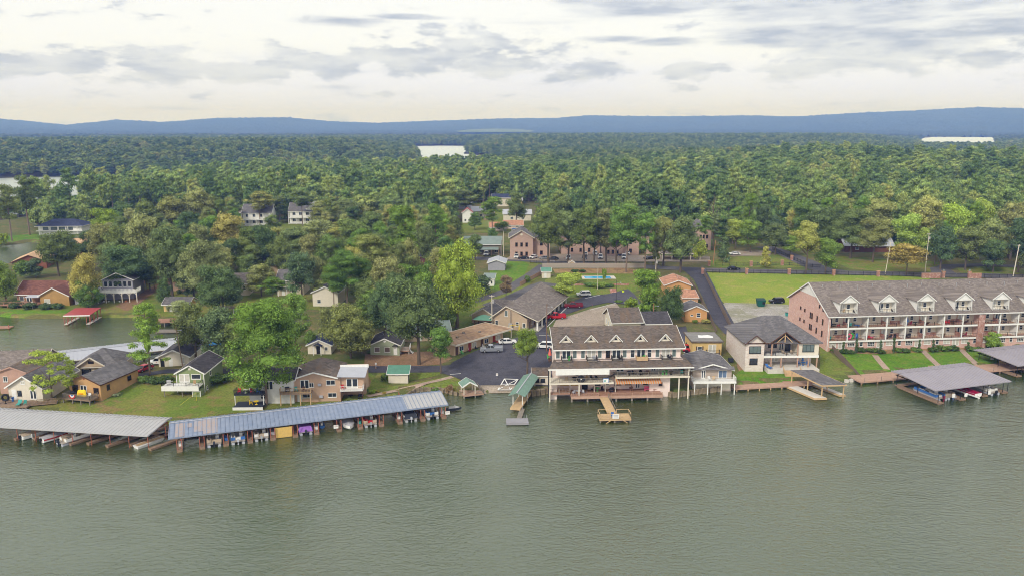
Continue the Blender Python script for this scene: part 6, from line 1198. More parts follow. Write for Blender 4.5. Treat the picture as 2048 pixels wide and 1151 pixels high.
for k in range(3):a.beam((.3+3*k,.2,-.3),(3.1+3*k,.2,-2.2),.08)
part('brace',a,woodg,dk2)
sd3=thing('side_walk','railed timber walk running back beside the white gabled house','walkway',at(gh,6.0,-3.0,-.1),math.radians(18));planks(sd3,0,5.4,0,1.6,.1,wood,'y');railing(sd3,[(0,.05,.1),(5.3,.05,.1)],.9,wood,.2,2,bw=.06)
for kd,m_,cn,x_,y_,wh in(('tube',fblack,'black tyre-like',3.0,3.0,'against the white gabled house wall'),('planter',fblue,'blue',4.6,3.0,'blue barrel-like beside the black ring'),('table',fblack,'black',4.0,1.6,'in the middle of the cluttered lake deck'),('chair',met_white,'white',2.6,1.2,'at the left of the cluttered lake deck'),('lounger',fteal,'turquoise',7.4,.9,'at the right of the cluttered lake deck'),('chair',fteal,'turquoise',8.6,1.2,'next to the lounger on the cluttered lake deck')):furn(kd,m_,dk2,x_,y_,.0,.3,wh,cn)
# pinkish house and the long roof behind at the left edge
x,y,z=GT(-22,800);ph=house('dusky pink vertical-boarded house cut by the left edge',(x,y+4,1.6),math.radians(-3),6.2,10,4.6,'gy',1.1,pinkbr,sh_brown,pinkbr,.4,[('F',1.5,2.2,1.0,1.2,'slide')],(),'house','house');au=MB();au.box(5.0,5.9,-.5,-.01,2.6,3.3);ac=part('air_conditioner',au,met_white,ph);au=MB();au.tube((5.45,-.52,2.95),(5.45,-.56,2.95),.26,n=12);part('fan',au,fblack,ac)
loc,ang,w_,h_=front((-60,762),(62,756),735);house('long house with a mauve-brown shingle roof at the left edge by the back cove',loc,math.radians(12),15.5,10,2.9,'gx',2.6,cream,sh_taupe,creamlt,.5,[('F',13,1.0,1.2,1.1,'slide')],(),'house','house',vents=3)
# cream cottage on the lane
loc,ang,w_,h_=front((318,733),(368,729),712);house('cream cottage with a white door and dark roof beside the utility pole',loc,math.radians(4),7.2,11,2.7,'gy',1.6,creamlt,sh_dark,white,.4,[('F',5.6,.8,1.0,1.6,'curt')],[('F',2.9,.1,.9,2.0,'white'),('F',.9,.1,.9,2.0,'dark')],'cottage','cottage')
x,y,z=GT(452,706);pav=thing('blue_canopy_tent','bright blue canopy tent under the dark oaks behind the lane','tent',(x-6.0,y,z),0);a=MB()
for q in(((0,0,2.2),(5,0,2.2),(2.5,2,3.1)),((5,0,2.2),(5,4,2.2),(2.5,2,3.1)),((5,4,2.2),(0,4,2.2),(2.5,2,3.1)),((0,4,2.2),(0,0,2.2),(2.5,2,3.1))):a.slab(q,.05)
part('canopy',a,solid('bright_blue_canvas',(.02,.25,.62)),pav);posts(pav,[(.1,.1,0,2.2),(4.9,.1,0,2.2),(.1,3.9,0,2.2),(4.9,3.9,0,2.2)],.04,white)
# ------------------------------------------------------------------ back-cove shore
loc,ang,w_,h_=front((24,612),(141,610),586);bh=thing('brown_roofed_house','brown brick house with a red-brown roof and long deck on the back cove','house',loc,0);BW=w_
a=MB();a.box(0,w_,3,13,-1,3.6);a.prism([(0,3,3.6),(0,8,6.8),(0,13,3.6)],(w_,0,0));part('wall',a,brownw,bh);a=MB();a.box(w_*.5,w_,0,2.99,-1,3.6);a.prism([(w_*.5,0,3.6),(w_,0,3.6),(w_*.74,0,6.0)],(0,6,0));part('front_wing',a,mat('ochre_brick',(.40,.24,.09),.9),bh)
roof_parts(bh,'gx',0,w_,3,13,3.6,3.3,.5,sh_red,white);a=MB();a.slab([(w_*.5-.5,7.5,3.4),(w_*.5-.5,-.6,3.4),(w_*.74,-.6,6.15),(w_*.74,7.5,6.15)],.16);a.slab([(w_*.74,7.5,6.15),(w_*.74,-.6,6.15),(w_+.5,-.6,3.4),(w_+.5,7.5,3.4)],.16);r4=part('wing_roof',a,sh_red,bh);a=MB();a.beam((w_*.5-.5,-.64,3.3),(w_*.74,-.64,6.05),.07,.26);a.beam((w_*.74,-.64,6.05),(w_+.5,-.64,3.3),.07,.26);part('fascia',a,white,r4)
window(bh,'F',(w_,13),w_*.62,1.0,1.9,1.4,'curt');o2=window(bh,'F',(w_,13),1.6,1.2,1.4,1.4,'plain');o2.location.y=3;o2=door(bh,'F',(w_,13),4.0,.6,1.8,2.1,'glass');o2.location.y=3
a=MB();a.slab([(4.5,-.4,3.0),(w_*.5-.2,-.4,3.0),(w_*.5-.2,2.9,3.3),(4.5,2.9,3.3)],.1);part('porch_awning',a,met_white,bh);bdk=thing('house_deck','reddish plank deck along the brown-roofed house','deck',at(bh,-3.2,-2.4,0),0);planks(bdk,0,w_*.5+3.1,0,5.3,1.0,woodr,'y');railing(bdk,[(.05,5,1),(.05,.05,1),(w_*.5+3.0,.05,1)],.9,woodr,.35,2.2);posts(bdk,[(x_,.2,-.8,.8)for x_ in np.arange(.3,w_*.5+3,3)],.1,woodr)
x,y,z=GT(66,618);lp=thing('lamp_post','short white globe lamp post on the lawn before the brown-roofed house','lamp post',(x,y,z),0);a=MB();a.tube((0,0,0),(0,0,2.2),.05,n=6);part('pole',a,white,lp);a=MB();a.tube((0,0,2.2),(0,0,2.55),.18,.12,8);part('globe',a,fwhite,lp)
# unfinished tan roof
loc,ang,w_,h_=front((25,540),(78,536),524);house('brick-red gabled house under bare tan roof sheathing by the far left inlet',loc,math.radians(18),12,14,3.2,'gy',2.4,mat('brick_red_wall',(.26,.10,.06),.9),mat('bare_sheathing',(.52,.34,.20),.9,.12,1.2),FM['r'],.5,(),(),'house','house');x,y,z=GT(60,528);house('taller part of the unfinished tan-roofed house behind its gable',(x,y+10,z),math.radians(8),16,12,4.0,'gx',4.2,mat('brick_red_wall',(.26,.10,.06)),MATS['bare_sheathing'],FM['r'],.5,(),(),'house','house')
# white deck house
loc,ang,w_,h_=front((196,606),(262,604),562);wd=thing('white_deck_house','white slope house with a big white balustraded deck on arched posts','house',(loc[0],loc[1]+4,loc[2]-.5),math.radians(6));a=MB();a.box(0,9.5,0,10,-1,7.6);part('wall',a,greyw,wd);roof_parts(wd,'gy',0,9.5,0,10,7.6,2.2,.6,sh_mid,white)
for i in range(6):window(wd,'F',(9.5,10),1.0+1.5*i,5.0,1.2,1.9,'one')
dd_=thing('white_deck','large white balustraded deck projecting from the slope house','deck',at(wd,-.5,-4.2,0),math.radians(6));planks(dd_,0,12.5,0,4.1,4.0,white,'y');railing(dd_,[(.05,4,4),(.05,.05,4),(12.4,.05,4),(12.4,4,4)],1.1,white,.4,2.1,bw=.12,rw=.12);posts(dd_,[(x_,.2,-.8,3.7)for x_ in(.2,2.7,5.2,7.7,10.0,12.3)],.12,creamlt)
a=MB()
for i in range(5):x_=.2+2.45*i;a.beam((x_,.2,2.8),(x_+.8,.2,3.7),.1);a.beam((x_+2.45,.2,2.8),(x_+1.65,.2,3.7),.1)
part('arch_brace',a,white,dd_)
for i in range(5):p_=at(dd_,1.5+1.7*i,1.2,.1);link('patio_chair',furn_mesh('chair',(fwhite,fwhite,woodg,fwhite,forange)[i]),None,p_,i,('white','pale','grey timber','off-white','orange')[i]+' patio chair below the big white balustraded deck',cat='chair',group='chairs below the white deck')
# slope house decks
x,y,z=GT(290,580);br=thing('raised_walkway','grey raised timber walkway on posts along the slope behind the white deck house','walkway',(x,y,z),math.radians(12));planks(br,0,9,0,2,4.0,woodg,'y');railing(br,[(0,.05,4),(9,.05,4)],1.0,woodg,.4,2);posts(br,[(x_,.2,-1,3.8)for x_ in(.3,3,6,8.8)],.12,woodg)
loc,ang,w_,h_=front((255,575),(310,568),548);house('brown slope house in the tree shade behind the raised walkway',(loc[0],loc[1]+6,loc[2]),math.radians(10),13,9,4.2,'gx',2.2,brownw,sh_dark,woodg,.5,[('F',4,1.5,1.6,1.2,'plain'),('F',9,1.5,1.6,1.2,'plain')],(),'house','house')
loc,ang,w_,h_=front((337,582),(372,582),570);rr2=thing('retaining_terrace','square timber and block terrace on the slope left of the yellow cabin','terrace',loc,0);a=MB();a.box(0,6,0,6,-1,2.0);part('block_wall',a,mat('tan_block',(.38,.26,.19),.9),rr2);railing(rr2,[(0,6,2),(.05,.05,2),(5.95,.05,2),(5.95,6,2)],.9,woodp,.35,2)
# yellow cabin and red deck
loc,ang,w_,h_=front((328,623),(380,622),608);yc=house('small yellow cabin with a grey gable roof above the red deck',loc,0,7.8,6.5,2.6,'gx',1.6,yelloww,sh_grey,white,.5,[('F',5.4,.9,1.2,1.1,'slide')],[('F',2.2,.1,1.0,2.0,'white')],'cabin','cabin')
x,y=G(296,646,1.2);rdk=thing('red_deck','red-stained deck stepping down to the back cove below the yellow cabin','deck',(x,y,0),math.radians(8));planks(rdk,0,9,0,4.5,1.5,woodr,'y');railing(rdk,[(4.2,.05,1.5),(8.9,.05,1.5)],.9,woodr,.35,2.2);posts(rdk,[(x_,.2,-1.2,1.2)for x_ in(.3,4.5,8.7)],.12,woodg)
x,y=G(310,664,.4);pk=thing('swim_dock','grey plank dock floating below the red deck','dock',(x,y,0),math.radians(3));planks(pk,0,8.5,0,3,.5,woodg,'y');posts(pk,[(.3,.2,-1.4,.9),(8.2,.2,-1.4,.9)],.1,woodg)
x,y=G(-20,656,.4);pk=thing('swim_dock','small reddish dock at the left edge of the back cove','dock',(x,y,0),math.radians(3));planks(pk,0,5.4,0,2.4,.5,woodr,'y');posts(pk,[(.3,.2,-1.4,1.4),(5.2,.2,-1.4,1.4)],.08,redwood)
x,y,z=GT(437,630);sv=thing('garden_shelter','small open shelter with a flat brown roof on the lawn behind the oaks','shelter',(x,y,z),0);a=MB();a.box(-.2,4.8,-.2,2.8,2.1,2.25);part('roof',a,sh_brown,sv);posts(sv,[(0,0,-.1,2.1),(4.6,0,-.1,2.1),(0,2.6,-.1,2.1),(4.6,2.6,-.1,2.1)],.07,white)
# grove houses
loc,ang,w_,h_=front((555,591),(606,590),560);gv=house('cream two-storey house with a white entrance hood in the grove',loc,math.radians(1),8.6,9,5.4,'gx',2.6,cream,sh_grey,white,.4,[('F',2.2,3.5,1.5,1.3,'slide'),('F',5.6,.9,1.6,1.3,'slide'),('F',6.6,3.5,1.3,1.3,'slide')],[('F',2.0,.1,1.0,2.1,'white')],'house','house');a=MB();a.slab([(.4,-1.1,2.5),(3.6,-1.1,2.5),(3.6,-.02,2.9),(.4,-.02,2.9)],.1);part('entrance_hood',a,sh_grey,gv);posts(gv,[(.6,-1,-.2,2.4),(3.4,-1,-.2,2.4)],.08,white)
loc,ang,w_,h_=front((500,556),(580,552),522);house('wide tan two-storey house with a navy roof among the oaks',loc,math.radians(2),15,11,5.2,'gx',3.2,mat('buff_siding',(.52,.38,.24),.85),sh_navy,white,.5,[('F',2.5,1,1.2,1.4,'plain'),('F',7.0,1,1.8,1.4,'slide'),('F',11.5,1,1.4,1.4,'plain'),('F',7.0,3.4,1.4,1.2,'plain'),('F',12.0,3.4,1.4,1.2,'plain')],[('F',4.6,.1,1,2.1,'white')],'house','house')
loc,ang,w_,h_=front((440,592),(495,586),562);house('cream gabled house behind the olive oaks on the slope lawn',loc,math.radians(6),9.5,10,4.4,'gx',2.4,cream,sh_taupe,white,.5,[('F',2,2.0,1.4,1.3,'slide'),('F',5,2.0,1.4,1.3,'slide'),('F',8,2.0,1.0,1.3,'plain')],(),'house','house')
loc,ang,w_,h_=front((626,612),(662,610),580);house('white house mostly hidden by bright pines at the centre left',loc,math.radians(-3),8,9,4.6,'gy',1.8,creamlt,sh_dark,white,.4,[('F',2,1,1.2,1.2,'plain')],(),'house','house')
loc,ang,w_,h_=front((622,540),(690,536),520);house('pale grey-roofed house showing between grove trees',loc,math.radians(4),15,10,3.4,'gx',2.8,creamlt,sh_mid,white,.5,[('F',4,1,1.4,1.2,'slide')],(),'house','house')
loc,ang,w_,h_=front((825,545),(900,540),520);house('long pale house behind the yellow green tree with a brown roof',loc,math.radians(3),14,9,3.0,'gx',2.2,creamlt,sh_red,white,.5,[('F',4,1,1.4,1.2,'slide')],(),'house','house')
loc,ang,w_,h_=front((835,527),(868,525),512);house('white house with grey roof left of the yellow green tree top',loc,math.radians(3),9,9,3.2,'gx',2.0,white,sh_mid,white,.5,(),(),'house','house')
# far houses on the left
loc,ang,w_,h_=front((78,470),(166,466),448);nh=house('wide house with a navy blue roof and dark porch beyond the far left lawn',loc,math.radians(3),22,12,4.8,'hip',3.0,white,sh_navy,white,1.2,[('F',4+4*i,2.6,3.2,1.6,'dk3')for i in range(4)],(),'house','house');posts(nh,[(1.2+4.8*i,-1.1,-1,4.7)for i in range(5)],.14,white);a=MB();a.box(-.8,22.8,-1.2,-.01,2.0,2.3);part('balcony',a,white,nh)
for(L_,R_,tp,lb,wm_2,rm_,kd,rs,n_)in(((487,452),(545,450),418,'white multi-deck house with stacked balconies half hidden by pines',white,sh_mid,'gx',4,3),((580,448),(640,446),424,'white multi-deck house with a tall gable on its right',white,sh_grey,'gx',4,3)):
    loc,ang,w_,h_=front(L_,R_,tp);h7=house(lb,loc,math.radians(2),w_,10,7.5,kd,rs,wm_2,rm_,white,.6,[('F',2.5+3.6*i,4.8,1.8,1.6,'slide')for i in range(int(w_/3.8))]+[('F',2.5+3.6*i,1.4,1.8,1.6,'slide')for i in range(int(w_/3.8))],(),'house','house')
    for zz_ in(3.5,.4):a=MB();a.box(0,w_,-2.6,-.01,zz_,zz_+.25);b_=part('balcony',a,white,h7);railing(b_,[(0,-2.5,zz_+.25),(w_,-2.5,zz_+.25)],1.0,white,.5,3,bw=.05)
    posts(h7,[(w_*i/4,-2.5,-1,7.0)for i in range(5)],.15,white)
    if L_[0]==580:a=MB();a.box(w_*.55,w_,.5,9,7.4,8.5);a.prism([(w_*.55,.2,7.5),(w_+.2,.2,7.5),(w_*.8,.2,12.0)],(0,8,0));part('tall_gable',a,white,h7);window(h7,'F',(w_,10),w_*.85,8.6,1.2,1.4,'plain').location.y=.2
for(L_,R_,tp,lb,wm_2,rm_,kd)in(((235,455),(262,452),436,'white gabled house behind the yellow green tree',white,sh_grey,'gy'),((270,440),(310,437),424,'pale grey-roofed house among the track oaks',creamlt,met_white,'gx'),((333,438),(360,436),424,'cream house beside a thin pole on the left wood edge',cream,sh_taupe,'gx'),((372,448),(410,446),436,'long tan low building with a turquoise parasol',tan,sh_taupe,'gx'),((150,608),(192,606),590,'grey outbuilding behind the olive-gold tree',greyw,sh_grey,'gx'),((455,440),(482,438),424,'tan roofed house at the left of the multi-deck houses',cream,sh_taupe,'gx'),
  ((925,446),(943,445),418,'white house with a red roof at the edge of the trailer meadow',white,met_red,'gy'),((945,436),(968,435),421,'pale yellow trailer home behind the white red-roofed house',cream,met_white,'gx'),((968,440),(988,440),431,'small brown wooden deck cabin in the trailer meadow',woodp,sh_brown,'gx'),((1007,442),(1060,440),427,'long white trailer home with a grey porch in the meadow',creamlt,met_white,'gx'),((985,413),(1040,411),394,'large dark-roofed house above the trailer meadow',creamlt,sh_navy,'gx'),((1025,408),(1042,407),400,'small orange and white building above the trailer meadow',orangew,met_white,'gx'),((905,418),(940,416),404,'dark roofed house at the wood edge above the red-roofed house',greyw,sh_dark,'gx'),
  ((980,462),(1005,461),454,'pink-roofed shed left of the blue pool cover',pinkw,sh_pink,'gx'),((1008,458),(1045,457),450,'salmon-roofed shed in front of the trailer home',pinkw,sh_pink,'gx')):
    loc,ang,w_,h_=front(L_,R_,tp);house(lb,loc,math.radians(2),max(3,w_),8,max(2.2,min(h_,6)),kd,2.0,wm_2,rm_,white,.5,[('F',w_*.3,1.0,min(1.6,w_*.2),1.2,'plain'),('F',w_*.7,1.0,min(1.6,w_*.2),1.2,'plain')],(),'house','house')
x,y,z=GT(392,452);pa=thing('turquoise_parasol','turquoise parasol before the long tan low building','parasol',(x,y,z),0);a=MB();a.tube((0,0,0),(0,0,2.4),.06,n=6);part('pole',a,white,pa);a=MB();a.tube((0,0,2.3),(0,0,3.3),2.6,.1,8);part('canopy',a,fteal,pa)
x,y,z=GT(1032,462);pa=thing('blue_tarp_pool','small round blue garden pool beside the salmon-roofed sheds','pool',(x,y,z),0);a=MB();a.tube((0,0,0),(0,0,1.1),2.6,n=16);part('rim',a,fwhite,pa);a=MB();a.tube((0,0,1.1),(0,0,1.16),2.4,n=16);part('water',a,fblue,pa)
# house with long green roof, sheds
loc,ang,w_,h_=front((930,510),(1001,508),488);lg=house('long two-level house with faded green metal roofs beside the brick apartments',loc,math.radians(1),w_,9,4.8,'gx',2.6,mat('olive_siding',(.22,.19,.15),.85),met_greyg,white,.5,[('F',3+3.4*i,.9,1.4,1.2,'slide')for i in range(4)],(),'house','house',ribs=True);a=MB();a.slab([(2,-2.4,2.6),(w_-1,-2.4,2.6),(w_-1,-.02,3.4),(2,-.02,3.4)],.12);part('porch_roof',a,met_greyg,lg);posts(lg,[(2.2+3*i,-2.2,-.4,2.5)for i in range(5)],.1,woodp)
loc,ang,w_,h_=front((976,541),(1010,541),523);house('grey garage with a bright white metal roof beside the motel drive',loc,math.radians(-3),w_,9,3.1,'gy',1.1,greyw,met_white,white,.4,(),(),'garage','garage',ribs=True)
loc,ang,w_,h_=front((968,572),(988,571),557);house('narrow white shed on the slope below the white-roofed garage',loc,math.radians(-3),w_,5,2.8,'shed',.8,white,met_greyg,white,.3,[('F',2.6,.8,.6,1.2,'one')],(),'shed','shed')
loc,ang,w_,h_=front((1084,556),(1101,556),543);house('cream pool hut with a green roof',loc,0,w_,3.6,2.7,'gx',.9,creamlt,met_green,white,.35,(),[('F',1.2,.1,.8,1.9,'white')],'hut','hut')
loc,ang,w_,h_=front((1138,535),(1149,535),524);house('tiny tan shed with an arched front at the pool fence',loc,0,w_,2.2,2.1,'gy',.7,mat('buff_siding',(.52,.38,.24)),sh_tan,white,.2,(),[('F',1.0,.1,.8,1.6,'wood')],'shed','shed')
x,y,z=GT(1170,557);pl=thing('swimming_pool','bright blue swimming pool with a pale surround behind the motel','swimming pool',(x,y,z+.12),.02);a=MB();a.box(-1,11,-1,4.6,-.4,0);part('surround',a,concl,pl);a=MB();a.box(0,9.4,0,3.5,.004,.03);wp=part('water',a,solid('pool_water',(.02,.38,.68),.1),pl)
for i in range(4):p_=at(pl,-5.5+1.0*i,1.5,-.05);link('patio_chair',furn_mesh('chair',fwhite),None,p_,i*.8,'white patio chair on the terrace between pool hut and pool',cat='chair',group='white chairs by the pool hut')
a=MB();p_=GT(1200,572);a.box(-12,10,-.2,.2,-.5,.6);part('terrace_wall',a,redbr,None,loc=(p_[0],p_[1]+1.2,p_[2]),rz=.01,label='low brick terrace wall below the swimming pool',cat='wall')
x,y,z=GT(1228,586);a=MB()
for k in range(6):a.box(-1.1,1.1,.7*k,.7*k+.69,-.3,.1+.12*k)
part('brick_steps',a,redbr,None,loc=(x,y,z),rz=-.03,label='flight of brick steps from the car park up to the pool terrace',cat='steps')
# brick apartments
for(L_,R_,lb,tp)in(((1020,516),(1066,516),'first brick apartment block with a front gable by the long green roof',474),((1122,508),(1200,508),'second brick apartment block behind the round oaks',470),((1205,512),(1246,512),'third brick apartment block with a dark side wall',472),((1291,508),(1323,508),'fourth brick apartment block with a steep front gable',468),((1330,505),(1358,505),'fifth brick apartment block mostly behind the broad oak',462),((1392,500),(1421,500),'sixth brick apartment block at the right end of the row',458)):
    loc,ang,w_,h_=front(L_,R_,tp);hh_=hgt(*loc,tp);gy=w_<14
    ap_=house(lb,loc,0,w_,14,hh_,'gy',2.8,aptbrick,sh_mid,creamlt,.6,[('F',w_*f,zz_,1.0,1.6,'brown')for f in(.28,.5,.72)for zz_ in(1.0,hh_*.55)],(),'apartment block','apartment_block',group='brick apartment row')
    a=MB();a.tube((w_/2,-.02,hh_+1.0),(w_/2,-.1,hh_+1.0),.5,n=14);part('gable_vent',a,creamlt,ap_)
    if w_>8:sw_=MB();sw_.box(w_+.002,w_+7,3,13,-1,hh_-.5);part('side_wing',sw_,aptbrick,ap_);r9=MB();r9.slab([(w_*.5,2.5,hh_-.4),(w_+7.4,2.5,hh_-.4),(w_+7.4,8,hh_+1.8),(w_*.5,8,hh_+1.8)],.16);r9.slab([(w_*.5,8,hh_+1.8),(w_+7.4,8,hh_+1.8),(w_+7.4,13.5,hh_-.4),(w_*.5,13.5,hh_-.4)],.16);part('wing_roof',r9,sh_mid,ap_)
    for zz_ in(1.0,hh_*.55):
        if w_>8:q2=window(ap_,'F',(w_,14),w_+3.5,zz_,1.2,1.6,'brown');q2.location.y=3
# barn with the pale metal roof, carport
loc,ang,w_,h_=front((1690,504),(1765,500),490);house('brown barn with a pale blue-white metal roof under the huge oaks',loc,math.radians(-4),w_,10,3.4,'gx',2.6,mat('dark_red_boards',(.16,.07,.05),.9),met_white,white,.9,[('F',5,1,1.4,1.1,'plain')],(),'barn','barn',ribs=True)
loc,ang,w_,h_=front((1325,520),(1396,518),506);cp=thing('carport','open carport with a hipped brown-pink roof beside the apartment car park','carport',loc,0);posts(cp,[(w_*i/4,y_,-.5,2.8)for i in range(5)for y_ in(0,6)],.15,creamlt);roof_parts(cp,'hip',0,w_,0,6,2.8,1.6,.6,sh_taupe,creamlt)

# ------------------------------------------------------------------ vehicles
def car_meshes(kind,paint):
    def mk():
        out={};L,W,H={'sedan':(4.7,1.8,1.42),'suv':(4.7,1.9,1.75),'pickup':(5.8,2.0,1.85),'van':(5.2,2.0,2.1)}[kind];h0=.32;belt={'sedan':.88,'suv':1.02,'pickup':1.12,'van':1.1}[kind]
        # side profile of the lower body, lofted with tucked-in sides
        hood={'sedan':.82,'suv':.98,'pickup':1.08,'van':1.0}[kind]
        prof=[(0,.45),(.04,hood*.85),(.25,hood),(L*.27,belt),(L*.8 if kind!='pickup' else L*.62,belt),(L-.25,belt*.98),(L-.04,belt*.8),(L,.45),(L-.1,h0),(.12,h0)]
        a=MB();n=len(prof);secs=[(-W/2,.06),(-W/2+.08,0),(W/2-.08,0),(W/2,.06)]
        vs=[]
        for sx,ins in secs:
            for x,z in prof:cx,cz=L/2,.65;vs.append((cx+(x-cx)*(1-ins*.6)-L/2,sx,cz+(z-cz)*(1-ins*1.6)))
        fs=[tuple(range(n)),tuple(range(3*n,4*n))[::-1]]
        for k in range(3):
            for i in range(n):fs.append((k*n+i,k*n+(i+1)%n,(k+1)*n+(i+1)%n,(k+1)*n+i))
        a.add(vs,fs)
        if kind=='pickup':a.box(L*.62-L/2,L-.1-L/2,-W/2+.02,-W/2+.12,belt-.05,belt+.2);a.box(L*.62-L/2,L-.1-L/2,W/2-.12,W/2-.02,belt-.05,belt+.2);a.box(L-.16-L/2,L-.06-L/2,-W/2+.12,W/2-.12,belt-.05,belt+.2)
        c0,c1,c2,c3={'sedan':(.24,.40,.72,.92),'suv':(.24,.36,.9,.985),'pickup':(.26,.36,.57,.62),'van':(.1,.24,.95,.99)}[kind]
        x0,x1,x2,x3=[v*L-L/2 for v in(c0,c1,c2,c3)];wi=W/2-.1;wt=W/2-.24
        b=MB();b.hexa([(x0,-wi,belt-.01),(x3,-wi,belt-.01),(x3,wi,belt-.01),(x0,wi,belt-.01)],[(x1,-wt,H-.06),(x2,-wt,H-.06),(x2,wt,H-.06),(x1,wt,H-.06)]);out['glass']=b.mesh('windows',glassd)
        a.hexa([(x1+.02,-wt-.0,H-.07),(x2-.02,-wt,H-.07),(x2-.02,wt,H-.07),(x1+.02,wt,H-.07)],[(x1+.12,-wt+.06,H),(x2-.1,-wt+.06,H),(x2-.1,wt-.06,H),(x1+.12,wt-.06,H)])
        for xx,xt in((x0,x1),((x0+x3)/2+.05,(x1+x2)/2),(x3,x2)):
            for s in(-1,1):a.beam((xx,s*(wi+.01),belt-.02),(xt,s*(wt+.01),H-.05),.09,.06)
        out['body']=a.mesh('body',paint)
        for nm,xx in(('headlight',-L/2),('taillight',L/2)):
            c=MB();d=-.015 if xx<0 else .015;c.box(min(xx+d,xx-d*3),max(xx+d,xx-d*3),-.17,.17,-.08,.08);out[nm]=c.mesh(nm,fwhite if xx<0 else fred)
        t_=MB();t_.tube((0,-.12,0),(0,.12,0),.34,n=14);out['tyre']=t_.mesh('tyre',rubber);t_=MB();t_.tube((0,-.13,0),(0,.13,0),.19,n=10);out['rim']=t_.mesh('rim',steel);g_=MB();g_.box(-L/2-.02,-L/2+.06,-.45,.45,.42,.7);out['grille']=g_.mesh('grille',black);out['dim']=(L,W,hood,belt);return out
    return cached(('car',kind,paint.name),mk)
def car(kind,paint,px,py,heading,label,group=None,name='parked_car',z_up=.12,bed=None):
    M=car_meshes(kind,paint);L,W,hood,belt=M['dim'];x,y,z=GT(px,py);r=thing(name,label,{'sedan':'car','suv':'car','pickup':'pickup truck','van':'van'}[kind],(x,y,z+z_up),heading,group)
    link('body',M['body'],r);link('windows',M['glass'],r);link('grille',M['grille'],r)
    for xx in(-L*.3,L*.29):
        for s in(-1,1):w_=link('wheel',M['tyre'],r,(xx,s*(W/2-.1),.34));link('rim',M['rim'],w_)
    for s in(-1,1):link('headlight',M['headlight'],r,(-L/2+.02,s*(W/2-.3),hood*.78));link('taillight',M['taillight'],r,(L/2-.02,s*(W/2-.22),belt*.82))
    return r
def paintm(n,c,metal=.0):return mat(n,c,.25,.03,1,metal=metal,spec=.6)
pW=paintm('white_car_paint',(.72,.72,.72));pR=paintm('red_car_paint',(.42,.012,.02));pM=paintm('maroon_car_paint',(.16,.01,.02));pS=paintm('silver_car_paint',(.38,.40,.44),.5);pK=paintm('black_car_paint',(.012,.013,.016));pG=paintm('grey_car_paint',(.12,.13,.15),.3);pN=paintm('navy_car_paint',(.02,.03,.07))
R_=math.radians
car('pickup',pS,983,703,R_(4),'silver crew-cab pickup parked by the flat-roofed motel wing')
car('sedan',pW,1015,687,R_(188),'white car parked behind the silver pickup')
car('suv',pW,1089,696,R_(-12),'white compact SUV left of the hotel roof')
car('pickup',pR,1112,637,R_(4),'bright red pickup before the long motel colonnade')
car('pickup',pM,1147,615,R_(3),'maroon pickup higher up the upper car park')
car('suv',pW,1167,592,R_(8),'white SUV with dark windows at the top of the upper car park')
car('sedan',pK,1467,540,R_(178),'black sedan driving on the back road',name='moving_car')
car('suv',pK,1553,606,R_(4),'black SUV on the drive beside the brick condominium gable')
car('suv',pG,1071,642,R_(70),'dark SUV half under the motel colonnade roof');car('sedan',pK,1084,624,R_(72),'black car nosed in under the middle of the motel colonnade')
car('sedan',pR,288,741,R_(70),'red car by the bald cypress at the end of the lane');car('suv',pW,318,728,R_(10),'white car in front of the cream cottage doorway');car('sedan',pR,1372,700,R_(80),'red car in the shade between hotel and yellow flat-roofed house');car('sedan',pK,1378,693,R_(80),'black car behind the red car by the yellow house')
car('sedan',pG,428,762,R_(60),'dark car parked under trees beside the green cottage')
lot=[('van',pW,974,511,80,'white van parked beside the long green roof'),('suv',pW,1033,516,85,'white SUV first in the apartment row by the utility pole'),('sedan',pK,1047,519,5,'low black sedan beside the first apartment gable'),('sedan',pW,1067,517,60,'white sedan below the first apartment gable'),('sedan',pS,1089,519,10,'silver sedan behind the tall round oak'),('sedan',pG,1106,520,10,'grey sedan right of the tall round oak'),('suv',pW,1137,519,82,'pale SUV above the tiny pool shed'),('suv',pG,1169,518,82,'dark grey SUV in the front parking row'),('sedan',pW,1171,511,85,'white car behind the dark grey SUV'),('suv',pW,1190,510,85,'white SUV in the back parking row'),('suv',pW,1201,517,82,'white SUV in the middle of the front parking row'),('sedan',pG,1207,510,85,'grey car in the back row before the third apartment block'),('sedan',pK,1239,511,85,'black car in the back row near the two-headed pine'),('suv',pW,1255,509,85,'white car behind the two-headed pine'),('suv',pW,1248,517,82,'white jeep-like SUV at the right of the front parking row'),('sedan',pN,1350,514,85,'navy car under the apartment carport'),('sedan',pS,1389,513,85,'silver car at the right end of the carport'),('sedan',pW,1469,510,5,'pale car beyond the dark conical evergreen'),('suv',pW,1582,488,90,'white car at the bend behind the side road'),('sedan',pK,1298,519,30,'small dark car beside the fourth apartment block')]
for kd,pt_,px,py,hd,lb in lot:car(kd,pt_,px,py,R_(hd),lb,'cars around the apartments')

